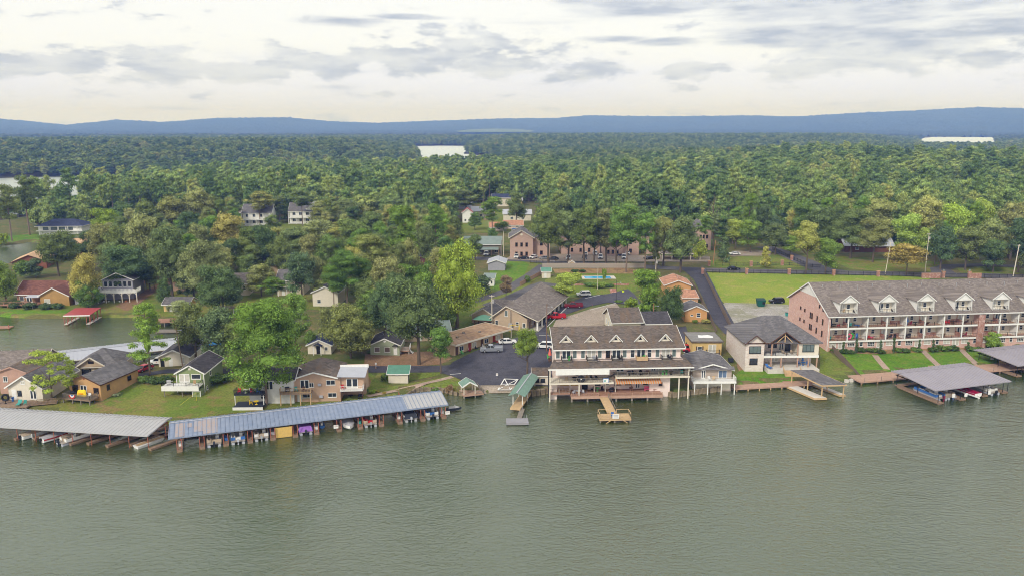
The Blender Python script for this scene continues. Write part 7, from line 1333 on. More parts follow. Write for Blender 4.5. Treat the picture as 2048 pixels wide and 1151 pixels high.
# ------------------------------------------------------------------ poles and cables
TOPS={}
def upole(key,px,pyb,pyt,label,m=woodg,arm=1.6,lamp=False,can=False,r=.14,lean=0.0):
    x,y,z=GT(px,pyb);H=hgt(x,y,z,pyt);root=thing('utility_pole',label,'utility pole',(x,y,z),0);a=MB();a.tube((0,0,-.5),(lean,0,H),r,r*.7,8);part('pole',a,m,root)
    if arm:a=MB();a.box(lean-arm/2,lean+arm/2,-.06,.06,H-.45,H-.33);ar=part('crossarm',a,m,root);
    if arm:
        for s in(-.42,0,.42):a=MB();a.tube((lean+arm*s,0,H-.33),(lean+arm*s,0,H-.15),.05,n=6);part('insulator',a,creamlt,ar)
    if can:a=MB();a.tube((lean+.35,-.1,H-2.3),(lean+.35,-.1,H-1.4),.26,n=10);part('transformer',a,met_grey,root)
    if lamp:a=MB();a.beam((lean,0,H-.9),(lean+1.1,-.3,H-.6),.06);la=part('lamp_arm',a,steel,root);a=MB();a.box(lean+1.0,lean+1.4,-.45,-.15,H-.75,H-.6);part('lamp_head',a,met_white,la)
    TOPS[key]=(x+lean,y,z+H-.2);return root
upole('a',366,733,653,'leaning wooden pole with a lamp between the cream and green cottages',wood,0,True,lean=-.9)
upole('b',984,657,589,'pale pole with a transformer at the corner of the motel gable',creamlt,1.4,False,True)
upole('c',1093,702,607,'brown pole with a lamp arm left of the hotel roof',mat('brown_pole',(.20,.12,.08),.9),0,True)
upole('d',1007,512,462,'tall pale pole beside the long green roof',creamlt,0);upole('d2',1003,512,480,'shorter pole beside the tall pale pole by the long green roof',woodg,0)
upole('e',1232,610,560,'slim dark lamp pole at the back of the upper car park',black,0,True,r=.07);upole('f',1306,652,606,'short orange-brown pole with a lamp beyond the hotel roof',mat('orange_pole',(.40,.20,.10),.9),0,True)
upole('g',1426,530,481,'orange-brown leaning pole beside the dark conical evergreen',MATS['orange_pole'],0,lean=.5);upole('h',1311,556,514,'white pole with a sign box behind the orange house',creamlt,.0,False,True)
upole('i',1770,549,484,'pale leaning pole left of the golden tree',creamlt,1.4,lean=1.0);upole('j',1850,545,466,'pale pole with a transformer right of the golden tree',creamlt,1.4,False,True);upole('k',2026,553,489,'thick pale pole near the right edge by the back road',creamlt,1.0,r=.2,lean=.8)
upole('l',1195,578,535,'thin pole rising from the pool terrace',creamlt,0,r=.08);upole('m',74,757,696,'short grey pole behind the mauve-brown roof at the left',woodg,0,r=.1);upole('n',352,440,412,'thin pale pole on the left wood edge',creamlt,0,r=.1);upole('o',1178,590,600,'hidden',creamlt,0)if False else None
cab=[('a','b','long cable from the leaning cottage pole to the motel pole'),('b','c','cable between the motel pole and the brown lamp pole'),('b','d','cable running back from the motel pole'),('h','g','cable between the two poles by the gate lane'),('i','j','cable between the poles beside the golden tree'),('j','k','cable from the transformer pole to the thick pale pole'),('g','i','cable along the back road to the golden tree'),('c','e','cable over the upper car park'),('d','h','cable along the apartment fence')]
def cable(p,q,label,sag=1.2,r=.022):
    a=MB();P=Vector(p);Q=Vector(q);n=14;prev=None;s=sag*min(1.6,(Q-P).length/60)
    for i in range(n+1):t_=i/n;c=P.lerp(Q,t_)-Vector((0,0,4*s*t_*(1-t_)));prev is not None and a.tube(prev,c,r,n=4,cap=False);prev=c
    return part('cable',a,wireM,None,label=label,cat='cable')
for u,v,lb in cab:cable(TOPS[u],TOPS[v],lb)
cable(TOPS['k'],(TOPS['k'][0]+60,TOPS['k'][1]+12,TOPS['k'][2]+1),'cable leaving the thick pale pole to the right')
cable(TOPS['a'],(TOPS['a'][0]-70,TOPS['a'][1]-4,TOPS['a'][2]-1),'cable leaving the leaning cottage pole to the left')

# ------------------------------------------------------------------ fences
def fence(label,pts,h,m,style='board',cap=True,piece='board',step=.5,world=False):
    P=[GT(*p)if not world else(p[0],p[1],ht(*p))for p in pts];r=thing({'board':'board_fence','iron':'iron_fence'}[style],label,'fence',P[0],0);o_=Vector(P[0]);tot=sum((Vector(b)-Vector(a)).length for a,b in zip(P,P[1:]));st=max(step,tot/290)
    rails=MB();bd_=MB();np_c=0
    for A,B_ in zip(P,P[1:]):
        A=Vector(A)-o_;B_=Vector(B_)-o_;L=(B_-A).length;n=max(1,int(L/st));d=(B_-A)/n;ang=math.atan2(d.y,d.x)
        rails.beam(A+Vector((0,0,.35)),B_+Vector((0,0,.35)),.05,.09);rails.beam(A+Vector((0,0,h-.3)),B_+Vector((0,0,h-.3)),.05,.09)
        for i in range(n):
            c=A+d*(i+.5);wd=d.length*.94
            if style=='board':
                me=cached(('fb',round(wd,2),h,m.name),lambda:MB().box(-wd/2,wd/2,-.045,-.02,.03,h).mesh('board',m));o2=link('board',me,r,(c.x,c.y,c.z+.04*((i*7)%3)/2),ang)
            else:
                bd_.beam(c+Vector((0,0,.05)),c+Vector((0,0,h)),.035)
        np_=max(1,int(L/2.4))
        for i in range(np_+1):c=A+(B_-A)*i/np_;rails.beam(c-Vector((0,0,.2)),c+Vector((0,0,h+.06)),.1)
    part('rail',rails,m,r)
    if bd_.v:part('pickets',bd_,m,r,kind='stuff')
    return r
fence('weathered board fence running down the right side of the gate lane',[(1403,541),(1436,606),(1466,668)],1.9,woodfence,step=.36)
fence('weathered board fence on the left side of the gate lane by the orange shed',[(1380,562),(1404,606),(1432,665)],1.6,woodfence,step=.36)
fence('grey board fence behind the swimming pool',[(1085,536),(1180,536),(1290,536)],1.9,mat('pale_fence',(.36,.31,.26),.9,.2,2),step=.36)
fence('pinkish board fence along the motel drive beside the pool hut',[(1040,572),(1085,548)],1.5,woodp,step=.36)
fence('weathered board fence between the stone-fronted house yard and the condominium lawns',[(1646,684),(1668,705),(1690,728),(1722,764)],1.6,woodfence,step=.3)
fence('black iron fence along the field, between brick pillars',[(1412,546),(1493,547),(1578,548),(1667,550),(1756,552),(1840,554)],1.5,black,'iron',step=.4)
fence('black iron fence on the far side of the back road',[(1430,532),(1502,532),(1564,530),(1640,536)],1.4,black,'iron',step=.4)
fence('black iron fence along the side road on the lawn edge',[(1545,500),(1583,519),(1612,531)],1.4,black,'iron',step=.4)
fence('black iron fence right of the condominium gate',[(1968,556),(2060,557)],1.5,black,'iron',step=.4)
fence('iron fence along the apartment car park',[(1060,527),(1200,529),(1330,531)],1.3,black,'iron',step=.5)
pil=[(1405,548),(1493,548),(1578,549),(1667,551),(1756,553),(1418,532),(1502,533),(1564,531),(1583,521)]
pn_=['at the gate lane mouth','second along the field fence','middle of the field fence','fourth along the field fence','behind the condominium roof ridge','by the black conical evergreen gate','on the far verge near the black sedan','on the far verge by the ornamental tree','half way up the side-road fence']
def pillar(px,py,label,h=2.0):
    x,y,z=GT(px,py);r=thing('brick_pillar',label,'pillar',(x,y,z),0,'brick fence pillars');a=MB();a.box(-.45,.45,-.45,.45,-.3,h);part('shaft',a,redbr,r);a=MB();a.box(-.55,.55,-.55,.55,h,h+.16);part('cap',a,peach,r);return r
for(px,py),n_ in zip(pil,pn_):pillar(px,py,'square brick pillar '+n_)
for L_,R2,lb in(((1843,556),(1880,556),'low brick wall left of the condominium gate'),((1936,556),(1962,556),'low brick wall right of the condominium gate')):
    a0,b0=GT(*L_),GT(*R2);w_=math.hypot(b0[0]-a0[0],b0[1]-a0[1]);r=thing('brick_wall',lb,'wall',a0,math.atan2(b0[1]-a0[1],b0[0]-a0[0]));a=MB();a.box(0,w_,-.2,.2,-.3,1.7);part('masonry',a,redbr,r);a=MB();a.box(-.05,w_+.05,-.26,.26,1.7,1.82);part('coping',a,peach,r)
for px,lb in((1886,'brick gate post with a lantern, left of the condominium gate'),(1938,'brick gate post with a lantern, right of the condominium gate')):
    r=pillar(px,555,lb,2.2);a=MB();a.tube((0,0,2.36),(0,0,2.9),.2,.28,8);a.tube((0,0,2.9),(0,0,3.1),.3,.05,8);part('lantern',a,met_greyg,r)
for px0,px1,lb in((1890,1911,'left leaf of the black iron condominium gate'),(1913,1934,'right leaf of the black iron condominium gate')):
    a0,b0=GT(px0,555),GT(px1,555);w_=math.hypot(b0[0]-a0[0],b0[1]-a0[1]);r=thing('iron_gate',lb,'gate',a0,0,'condominium gate leaves');a=MB();a.beam((0,0,.2),(w_,0,.2),.07);a.beam((0,0,1.4),(w_,0,1.4),.07);[a.beam((w_*i/12,0,.2),(w_*i/12,0,1.5),.035)for i in range(13)];part('leaf',a,black,r)
# stone banks, riprap
def bank(name,pts,label,w_=.6,h=.9,z0=-.8,m=stonem):
    r=thing(name,label,'retaining wall',(0,0,0),0);rs=random.Random(len(label));P=[Vector((*G(*p),0))for p in pts];k=0
    for A,B_ in zip(P,P[1:]):
        L=(B_-A).length;n=max(1,int(L/.95));d=(B_-A)/n
        for i in range(n):
            c=A+d*(i+.5);s=rs.uniform(.42,.58);hh_=h*rs.uniform(.8,1.15);j=Vector((rs.uniform(-.1,.1),rs.uniform(-.12,.12),0));a=MB();ang=math.atan2(d.y,d.x)
            key=('stone',k%6,h,m.name)
            def mk():
                q=MB();e=lambda v:v*rs.uniform(.8,1.15);q.hexa([(-e(.5),-e(w_/2),z0),(e(.5),-e(w_/2),z0),(e(.5),e(w_/2),z0),(-e(.5),e(w_/2),z0)],[(-e(.42),-e(w_/2*.8),e(h)),(e(.42),-e(w_/2*.8),e(h)),(e(.42),e(w_/2*.8),e(h)),(-e(.42),e(w_/2*.8),e(h))]);return q.mesh('stone',m)
            link('stone',cached(key,mk),r,(c.x+j.x,c.y+j.y,0),ang+rs.uniform(-.15,.15));k+=1
    return r
bank('stone_bank',[(812,794),(829,784),(856,780),(882,782),(906,788),(927,791)],'curved low stone bank of the small inlet beside the gazebo')
bank('stone_bank',[(1040,788),(1062,791),(1097,786)],'dark stone bank between the boat ramp and the hotel',h=1.3)
bank('stone_bank',[(1318,779),(1326,788),(1345,794),(1380,789),(1470,777)],'brown stone bank below the boathouse and the hotel corner',h=1.2)
bank('stone_bank',[(1690,764),(1705,762),(1722,756)],'pale riprap stones beside the condominium boardwalk end',h=.7,m=concl)
bank('stone_bank',[(0,828),(100,836),(220,848),(346,858),(440,849),(560,836),(650,824),(780,802),(811,795)],'low stone edge along the left shore behind the boat docks',h=.75)
x,y,z=GT(382,838);a=MB();a.tube((0,0,.1),(6.5,1.1,.15),.2,.14,7);part('log',a,woodg,None,loc=(x+3,y+1,z),label='fallen log on the grass above the blue dock',cat='log')
x,y=G(806,806);gwk=thing('gangway','short grey gangway from the left bank down to the blue-roofed dock','gangway',(x,y-1.5,.4),math.radians(17));planks(gwk,0,1.6,0,4.5,.3,woodg,'x');railing(gwk,[(0,0,.3),(0,4.4,.3)],.9,redwood,99,2)
x,y,z=GT(393,800);yr2=thing('yellow_rope_swing','yellow post with a rope beside the green cottage lawn','post',(x,y,z),0);a=MB();a.beam((0,0,0),(0,0,1.8),.06);a.beam((0,0,1.7),(-2.2,-3.2,.1),.04);part('rope_and_post',a,solid('yellow_rope',(.6,.5,.05)),yr2)
# parking lines and sign posts
lines=[((1098,640),(1125,615)),((1125,615),(1160,596)),((1078,672),(1092,672)),((1002,676),(1040,673)),((1045,770),(1045,755))]
for i,(p,q)in enumerate([((1093,655),(1118,630)),((1121,627),(1140,609)),((1170,597),(1200,590)),((1180,620),(1232,606)),((900,749),(922,747)),((1078,671),(1100,670))]):
    strip('painted_line',[p,q],.22,mat('line_paint',(.62,.62,.6),.8),.17,grid=1.0)
x,y,z=GT(994,758);signb('small white parking notice on a post near the boat ramp',x,y,z,1.5,.5,.55,0,mark=2)
x,y,z=GT(1246,588);signb('bright yellow-green sign at the corner of the upper car park',x,y,z,1.2,.7,.5,0,m=solid('lime_sign',(.6,.75,.02)))
x,y,z=GT(1984,718);pp=thing('water_sports_stand','small white stand with a blue figure mark beside the condominium boardwalk','stand',(x,y,z),.2);a=MB();a.box(-.35,.35,-.1,.1,0,1.9);part('board',a,fwhite,pp);a=MB();a.box(-.12,.15,-.12,-.102,.6,1.4);part('mark',a,fblue,pp)
for px,py,lb in((748,772,'dark garden heater beside the tan two-storey house'),):pass

# ------------------------------------------------------------------ distant ridge
RP=[(-700,236),(0,240),(60,242),(150,250),(250,241),(340,245),(440,238),(580,236),(680,244),(760,246),(850,243),(1000,238),(1110,237),(1170,232),(1300,234),(1500,233),(1560,235),(1600,234),(1700,229),(1800,226),(1930,221),(2048,224),(2300,228),(2800,240)]
rpa=np.array([math.atan((p[0]-CX)/F)for p in RP]);rph=np.array([CAMH+(250-p[1])/F*9000/.985 for p in RP])
def ridge(P):
    P=np.asarray(P,float);a_=np.arctan2(P[:,0],P[:,1]);r=np.hypot(P[:,0],P[:,1])
    top=np.interp(a_,rpa,rph)-10
    k=ss(4700,8900,r);fold=16*np.sin(P[:,0]*.0024+2*np.sin(P[:,1]*.0011))*np.sin(P[:,1]*.0019+.4)*ss(5000,6000,r)*(1-ss(8000,8800,r))
    return 3+top*k*k*(.4+.6*k)+fold*.6
def ridge_rough(P):
    z=ridge(P);P=np.asarray(P);n=len(P)
    return z+rng.normal(0,1,n)*4.5+3*np.sin(P[:,0]*.021)*np.sin(P[:,1]*.017)
aa=np.linspace(math.radians(-42),math.radians(42),760);rr_=np.concatenate([np.linspace(4500,8800,120),np.linspace(8830,9400,16),np.linspace(9500,11500,8)])
Ag,Rg=np.meshgrid(aa,rr_);PP=np.stack([(np.sin(Ag)*Rg).ravel(),(np.cos(Ag)*Rg).ravel()],1);zz=ridge_rough(PP)
nx=len(aa);i_=np.arange((nx-1)*(len(rr_)-1));r_,c_=i_//(nx-1),i_%(nx-1);a_=r_*nx+c_
g_hill=gmat('wooded_hillside',[(.030,.048,.022),(.045,.062,.026),(.022,.036,.018)],(.0018,.012,.06),.95,0)
link('hills',np_mesh('hills',np.column_stack([PP,zz]),np.stack([a_,a_+1,a_+nx+1,a_+nx],1),g_hill),kind='structure')
def far_patch(name,pts,m,zoff=9):
    out=[]
    for px,py in pts:
        lo,hi_=4500,9500 # walk out along the sight line to the hillside
        u=(px-CX)/F;v=(CY-py)/F;dx,dy,dz=u,CP+v*SP,-SP+v*CP
        for tt in np.linspace(4600,9500,400):
            x_,y_,z_=dx*tt,dy*tt,CAMH+dz*tt
            if ridge([[x_,y_]])[0]+zoff>=z_:break
        out.append((x_,y_,ridge([[x_,y_]])[0]+zoff))
    a=MB();c=tuple(sum(p[k]for p in out)/len(out)for k in range(3));c=(c[0],c[1],float(ridge([[c[0],c[1]]])[0])+zoff)
    n=len(out);a.add([c]+out,[(0,1+i,1+(i+1)%n)for i in range(n)]);return part(name,a,m,None,kind='structure')
far_patch('meadow',[(912,262),(940,259),(985,257.5),(1030,258),(1068,261),(1062,266),(1020,270),(960,271),(918,269)],g_mead,14)
for px in(859,881):
    x_,y_=G(px,251,0)[0],0
    a_0=math.atan((px-CX)/F);R_=8900;bx,by=math.sin(a_0)*R_,math.cos(a_0)*R_;bz=float(ridge([[bx,by]])[0])
    mroot=thing('radio_mast','thin radio mast on the far ridge, '+('left of the pair' if px==859 else 'right of the pair'),'mast',(bx,by,bz),0,'radio masts on the ridge')
    a=MB();a.tube((0,0,0),(0,0,120),1.1,.5,5);part('pole',a,met_grey,mroot);a=MB();a.box(-1.5,1.5,-1.5,1.5,70,74);part('antenna',a,met_white,mroot)

# ------------------------------------------------------------------ trees
def leafmat(name,use_obj=True,tint=1.0):
    m=bpy.data.materials.new(name);m.use_nodes=True;t=m.node_tree;t.nodes.clear()
    oi=N('ShaderNodeObjectInfo',t);g=N('ShaderNodeNewGeometry',t)
    if use_obj:base=oi.outputs['Color']
    else:
        cr=N('ShaderNodeValToRGB',t);e=cr.color_ramp.elements;e[0].position=0;e[0].color=(.030,.052,.022,1);e[1].position=1;e[1].color=(.135,.15,.045,1)
        for p_,c_ in((.2,(.042,.072,.026)),(.38,(.058,.092,.03)),(.5,(.072,.104,.035)),(.64,(.09,.125,.04)),(.8,(.115,.14,.045)),(.92,(.14,.145,.05))):k=cr.color_ramp.elements.new(p_);k.color=(*c_,1)
        nl_=N('ShaderNodeTexNoise',t);nl_.inputs['Scale'].default_value=.012;nl_.inputs['Detail'].default_value=3;t.links.new(oi.outputs['Location'],nl_.inputs['Vector']);t.links.new(mth(t,'ADD',mth(t,'MULTIPLY',oi.outputs['Random'],.62),mth(t,'MULTIPLY',mth(t,'SUBTRACT',nl_.outputs['Fac'],.32),1.0),clamp=True),cr.inputs[0]);base=cr.outputs[0]
    n=N('ShaderNodeTexNoise',t);n.inputs['Scale'].default_value=.5;n.inputs['Detail'].default_value=3
    tco=N('ShaderNodeTexCoord',t);t.links.new(tco.outputs['Object'],n.inputs['Vector'])
    v1=N('ShaderNodeMapRange',t);v1.inputs[3].default_value=.5;v1.inputs[4].default_value=1.7;t.links.new(g.outputs['Random Per Island'],v1.inputs[0])
    v2=N('ShaderNodeMapRange',t);v2.inputs[1].default_value=.3;v2.inputs[2].default_value=.7;v2.inputs[3].default_value=.75;v2.inputs[4].default_value=1.3;t.links.new(n.outputs['Fac'],v2.inputs[0])
    mu=N('ShaderNodeVectorMath',t,operation='SCALE');t.links.new(base,mu.inputs[0]);t.links.new(mth(t,'MULTIPLY',mth(t,'MULTIPLY',v1.outputs[0],v2.outputs[0]),tint),mu.inputs['Scale'])
    hs=N('ShaderNodeHueSaturation',t);t.links.new(mu.outputs[0],hs.inputs['Color']);hm=N('ShaderNodeMapRange',t);hm.inputs[3].default_value=.473;hm.inputs[4].default_value=.5;t.links.new(n.outputs['Fac'],hm.inputs[0]);t.links.new(hm.outputs[0],hs.inputs['Hue'])
    d=N('ShaderNodeBsdfDiffuse',t);tr=N('ShaderNodeBsdfTranslucent',t);t.links.new(hs.outputs[0],d.inputs[0]);t.links.new(hs.outputs[0],tr.inputs[0])
    ms=N('ShaderNodeMixShader',t);ms.inputs[0].default_value=.27;t.links.new(d.outputs[0],ms.inputs[1]);t.links.new(tr.outputs[0],ms.inputs[2])
    o=N('ShaderNodeOutputMaterial',t);t.links.new(ms.outputs[0],o.inputs[0]);MATS[name]=m;return m
leafm=leafmat('leaves',True,2.4);leaff=leafmat('forest_leaves',False,2.9);leafp=leafmat('peninsula_leaves',False,2.1);leafd=leafmat('distant_leaves',False,1.4)  # peninsula and distant copies darkened: haze depth put into the leaf colour
bark=mat('bark',(.13,.10,.075),.95,.25,3.0);barkp=mat('pine_bark',(.20,.145,.11),.95,.2,3.0)
def crown_data(kind,seed,nleaf,ls):
    """unit crown: 1 wide, 1 tall, standing on z = 0; leaf sprays spread over many boughs"""
    r=np.random.default_rng(seed);lob=[]
    if kind=='oak':
        for i in range(26):
            z=r.uniform(.12,.92);k=math.sqrt(max(.05,1-((z-.45)/.55)**2));th=r.uniform(0,6.28);rad=k*r.uniform(.12,.36)
            lob.append((math.cos(th)*rad,math.sin(th)*rad,z,r.uniform(.11,.2),r.uniform(.09,.15)))
        lob+=[(0,0,.45,.27,.3),(.05,0,.7,.2,.2)]
    elif kind=='pine':  # rounded flat-topped pads on an open frame
        for i in range(38):
            z=r.uniform(.05,.97);k=(.38+.70*min(1,z/.35))*math.sqrt(max(.06,1-max(0,(z-.45)/.55)**2.2));th=r.uniform(0,6.28);rad=k*r.uniform(.1,.42)
            lob.append((math.cos(th)*rad,math.sin(th)*rad,z,r.uniform(.11,.185),r.uniform(.07,.115)))
        lob+=[(0,0,.6,.14,.25)]
    elif kind=='tall':  # narrow upright hardwood
        for i in range(30):
            z=r.uniform(.06,.95);k=math.sqrt(max(.05,1-((z-.48)/.52)**2));th=r.uniform(0,6.28);rad=k*r.uniform(.1,.34)
            lob.append((math.cos(th)*rad,math.sin(th)*rad,z,r.uniform(.12,.2),r.uniform(.06,.1)))
        lob+=[(0,0,.5,.24,.36)]
    elif kind=='cypress':  # feathery layered sprays around a straight stem
        for i in range(40):
            z=r.uniform(.03,.97);k=.5*(1-z)**.55+.06;th=r.uniform(0,6.28);rad=k*r.uniform(.15,.85)
            lob.append((math.cos(th)*rad,math.sin(th)*rad,z,r.uniform(.07,.14),r.uniform(.02,.04)))
        lob+=[(0,0,.4,.1,.3)]
    elif kind=='airy':
        for i in range(34):
            z=r.uniform(.1,.95);k=math.sqrt(max(.05,1-((z-.5)/.52)**2));th=r.uniform(0,6.28);rad=k*r.uniform(.12,.46)
            lob.append((math.cos(th)*rad,math.sin(th)*rad,z,r.uniform(.05,.11),r.uniform(.04,.08)))
    elif kind=='cone':
        for i in range(24):
            z=r.uniform(.04,.95);k=.46*(1-z)**.7+.03;th=r.uniform(0,6.28);rad=k*r.uniform(.4,.8)
            lob.append((math.cos(th)*rad,math.sin(th)*rad,z,.12,.09))
        lob+=[(0,0,.3,.3,.3),(0,0,.6,.15,.25)]
    elif kind=='shrub':
        for i in range(16):
            th=r.uniform(0,6.28);rad=r.uniform(.1,.38);lob.append((math.cos(th)*rad,math.sin(th)*rad,r.uniform(.25,.7),r.uniform(.14,.22),r.uniform(.14,.28)))
        lob+=[(0,0,.4,.34,.4)]
    lob=np.array(lob);wts=lob[:,3]*lob[:,3]**.5;wts=wts/wts.sum();li=r.choice(len(lob),nleaf,p=wts)
    n=r.normal(0,1,(nleaf,3));n[:,2]=n[:,2]*.9+.25;n/=np.linalg.norm(n,axis=1)[:,None]
    rad=np.stack([lob[li,3],lob[li,3],lob[li,4]],1)
    pos=lob[li,:3]+n*rad*r.uniform(.72,1.12,nleaf)[:,None]+r.normal(0,.008,(nleaf,3))
    nn_=n/rad;nn_/=np.linalg.norm(nn_,axis=1)[:,None];nn_+=r.normal(0,.55,(nleaf,3));nn_[:,2]+=.15;nn_/=np.linalg.norm(nn_,axis=1)[:,None]
    t1=np.cross(nn_,r.normal(0,1,(nleaf,3)));t1/=np.linalg.norm(t1,axis=1)[:,None];t2=np.cross(nn_,t1)
    s=ls*r.uniform(.6,1.4,nleaf)[:,None];el_=r.uniform(.45,.9,nleaf)[:,None]
    V=np.concatenate([pos-t1*s,pos-t2*s*el_,pos+t1*s,pos+t2*s*el_],1).reshape(-1,3);Q=np.arange(nleaf*4).reshape(-1,4)
    # dense inside of each bough, so that a crown is not see-through all over
    cv=[];cq=[];ico=np.array([(0,0,1),(.89,0,.45),(.28,.85,.45),(-.72,.53,.45),(-.72,-.53,.45),(.28,-.85,.45),(.72,.53,-.45),(-.28,.85,-.45),(-.89,0,-.45),(-.28,-.85,-.45),(.72,-.53,-.45),(0,0,-1)])
    icf=[(0,1,2),(0,2,3),(0,3,4),(0,4,5),(0,5,1),(1,6,2),(2,7,3),(3,8,4),(4,9,5),(5,10,1),(6,7,2),(7,8,3),(8,9,4),(9,10,5),(10,6,1),(11,7,6),(11,8,7),(11,9,8),(11,10,9),(11,6,10)]
    for L in lob:
        b=len(V)+len(cv)*12;cv.append(L[:3]+ico*np.array([L[3],L[3],L[4]])*.66);cq+=[(b+a,b+c,b+d,b+d)for a,c,d in icf]
    V=np.concatenate([V]+cv);T=np.array([(q[0],q[1],q[2])for q in cq])
    Tq=np.concatenate([Q[:,[0,1,2]],Q[:,[0,2,3]],T])
    return V,Tq
def crown_mesh(kind,seed,nleaf,ls,m,size=(1,1,1),off=(0,0,0)):
    V,T=crown_data(kind,seed,nleaf,ls);return np_mesh('crown',V*np.array(size)+np.array(off),T,m,smooth=False)
def trunk_mesh(kind,seed,m):
    """unit trunk: 1 tall, with limbs reaching into the crown; girth is set by the scale"""
    r=random.Random(seed);a=MB();
    if kind=='pine':
        a.tube((0,0,-.03),(.01,.005,.5),.013,.010,7);a.tube((.01,.005,.5),(0,0,.96),.010,.003,6)
        for i in range(9):z=r.uniform(.55,.9);th=r.uniform(0,6.28);a.tube((.005,0,z),(math.cos(th)*.13,math.sin(th)*.13,z+.04),.004,.0015,4,False)
    else:
        a.tube((0,0,-.03),(.005,.01,.32),.022,.016,8);a.tube((.005,.01,.32),(0,0,.85),.014,.004,6)
        for i in range(9):z=r.uniform(.28,.65);th=r.uniform(0,6.28);L=r.uniform(.14,.26);a.tube((.003,.006,z),(math.cos(th)*L,math.sin(th)*L,z+r.uniform(.12,.25)),.008,.0025,5,False)
    return a.mesh('trunk',m)
CR={}
for kd,nl,ls,nv in(('oak',7000,.0185,4),('pine',6500,.0165,4),('tall',6000,.018,3),('cypress',3600,.017,2),('airy',6000,.013,1),('cone',2200,.025,1),('shrub',1500,.04,2)):
    CR[kd]=[crown_mesh(kd,40+7*k+len(kd),nl,ls,leafm)for k in range(nv)]
CRB={'pine':[crown_mesh('pine',311,24000,.011,leafm),crown_mesh('pine',313,20000,.011,leafm)],'oak':[crown_mesh('oak',312,12000,.0135,leafm)],'cypress':[crown_mesh('cypress',313,9000,.011,leafm)]}
TR={'pine':[trunk_mesh('pine',k,barkp)for k in range(3)],'oak':[trunk_mesh('oak',k,bark)for k in range(3)]}
COLS={'oak':(.072,.098,.034),'olive':(.112,.128,.046),'dark':(.048,.076,.032),'pine':(.072,.125,.026),'brightpine':(.062,.108,.024),'bright':(.088,.138,.026),'yellowgreen':(.105,.155,.022),
        'golden':(.19,.165,.04),'yellowolive':(.16,.165,.05),'lime':(.14,.19,.038),'shrub':(.04,.07,.022),'hedge':(.058,.10,.026),'paleleaf':(.13,.15,.08),'rustgreen':(.13,.10,.05)}
TRN=[0]
def tree(x,y,z,H,W,kind='oak',colr='oak',clear=.22,label='',cat='tree',group=None,big=False,name=None,lean=0):
    """H overall height, W crown width, clear = bare share of the trunk"""
    TRN[0]+=1;k=TRN[0];r=random.Random(k*31)
    root=thing(name or{'pine':'pine_tree','cypress':'cypress_tree','cone':'conical_tree','shrub':'shrub'}.get(kind,'broadleaf_tree'),label,cat,(x,y,z),r.uniform(0,6.28),group)
    ms=CRB[kind]if big and kind in CRB else CR[kind]
    c=link('crown',ms[k%len(ms)],root,(0,0,H*clear));c.scale=(W,W*r.uniform(.92,1.05),H*(1-clear))
    b=COLS[colr];j=r.uniform(.88,1.14);c.color=(b[0]*j*r.uniform(.93,1.07),b[1]*j,b[2]*j*r.uniform(.85,1.15),1)
    if kind!='shrub':
        tk='pine' if kind in('pine','cypress','cone')else 'oak';tm=link('trunk',TR[tk][k%3],root);g=H*(1.0 if tk=='pine' else .9);tm.scale=(g*1.1,g*1.1,H*.97)
    return root
def tree_px(px,ytop,ybase,wpx,kind,colr,clear,label,big=False,group=None,cat='tree',name=None):
    x,y,z=GT(px,ybase);H=hgt(x,y,z,ytop);W=wpx/scl(x,y,z+H*.6)
    return tree(x,y,z,H,W,kind,colr,clear,label,cat,group,big,name)
USED=[]
def T_(px,yt,yb,w,kind,colr,clear,label,big=False,**k):
    o=tree_px(px,yt,yb,w,kind,colr,clear,label,big,**k);USED.append((o.location.x,o.location.y,w));return o
T_(104,702,803,118,'airy','lime',.22,'airy lime green tree between the white gabled house and the orange-tan house',True)
T_(300,603,748,112,'cypress','bright',.1,'bright green bald cypress between the orange-tan house and the marina roof',True)
T_(533,606,809,182,'pine','brightpine',.16,'huge bright green pine standing in front of the white cabin with black decks',True)
T_(392,606,722,84,'oak','oak',.2,'grey green oak behind the utility pole by the cream cottage')
T_(440,618,735,100,'oak','dark',.2,'dark leafy oak between the cream cottage and the huge pine')
T_(480,640,738,80,'oak','oak',.2,'dull green oak tucked behind the left side of the huge pine')
T_(424,700,748,44,'shrub','dark',.1,'small dark round tree beside the green lakeside cottage',cat='tree',name='small_tree')
T_(592,590,692,70,'pine','pine',.2,'mid green pine rising behind the huge pine on the lane')
T_(702,603,716,126,'oak','olive',.12,'wide olive green tree beside the pale green cottage',True)
T_(655,612,690,44,'oak','olive',.2,'thin olive tree behind the small cream house with the porch')
T_(838,543,728,140,'oak','oak',.25,'very large grey green oak behind the flat-roofed motel wing',True)
T_(772,548,690,84,'oak','dark',.2,'dark oak behind the pale green cottage roof',True)
T_(915,468,655,116,'oak','yellowgreen',.12,'big yellow green tree with an ivy-clad trunk beside the motel lawn',True)
T_(898,570,660,52,'tall','hedge',.05,'ivy-clad stem mass hanging below the big yellow green tree')
T_(882,654,747,62,'oak','hedge',.35,'young round-headed tree at the corner of the lower car park')
T_(1054,648,755,58,'oak','bright',.42,'bright green young tree at the edge of the car park by the green boardwalk roof',True)
T_(1131,549,606,62,'oak','lime',.25,'light green spreading tree behind the white car near the long motel roof')
T_(1291,540,640,78,'tall','pine',.06,'bright dark-green evergreen cluster behind the lakefront hotel',True)
T_(1340,566,648,56,'oak','shrub',.08,'dense dark tree beside the orange shed behind the hotel',True)
T_(1262,590,622,30,'shrub','bright',.05,'small bright shrub tree at the corner of the upper car park',name='small_tree')
T_(1012,551,598,36,'oak','rustgreen',.2,'small russet-tinted crape myrtle on the motel lawn')
T_(958,545,588,50,'shrub','dark',.05,'rounded dark bush tree on the slope beside the white sheds',name='small_tree')
T_(1097,408,531,86,'oak','oak',.32,'tall round oak in front of the first brick apartment gable',True)
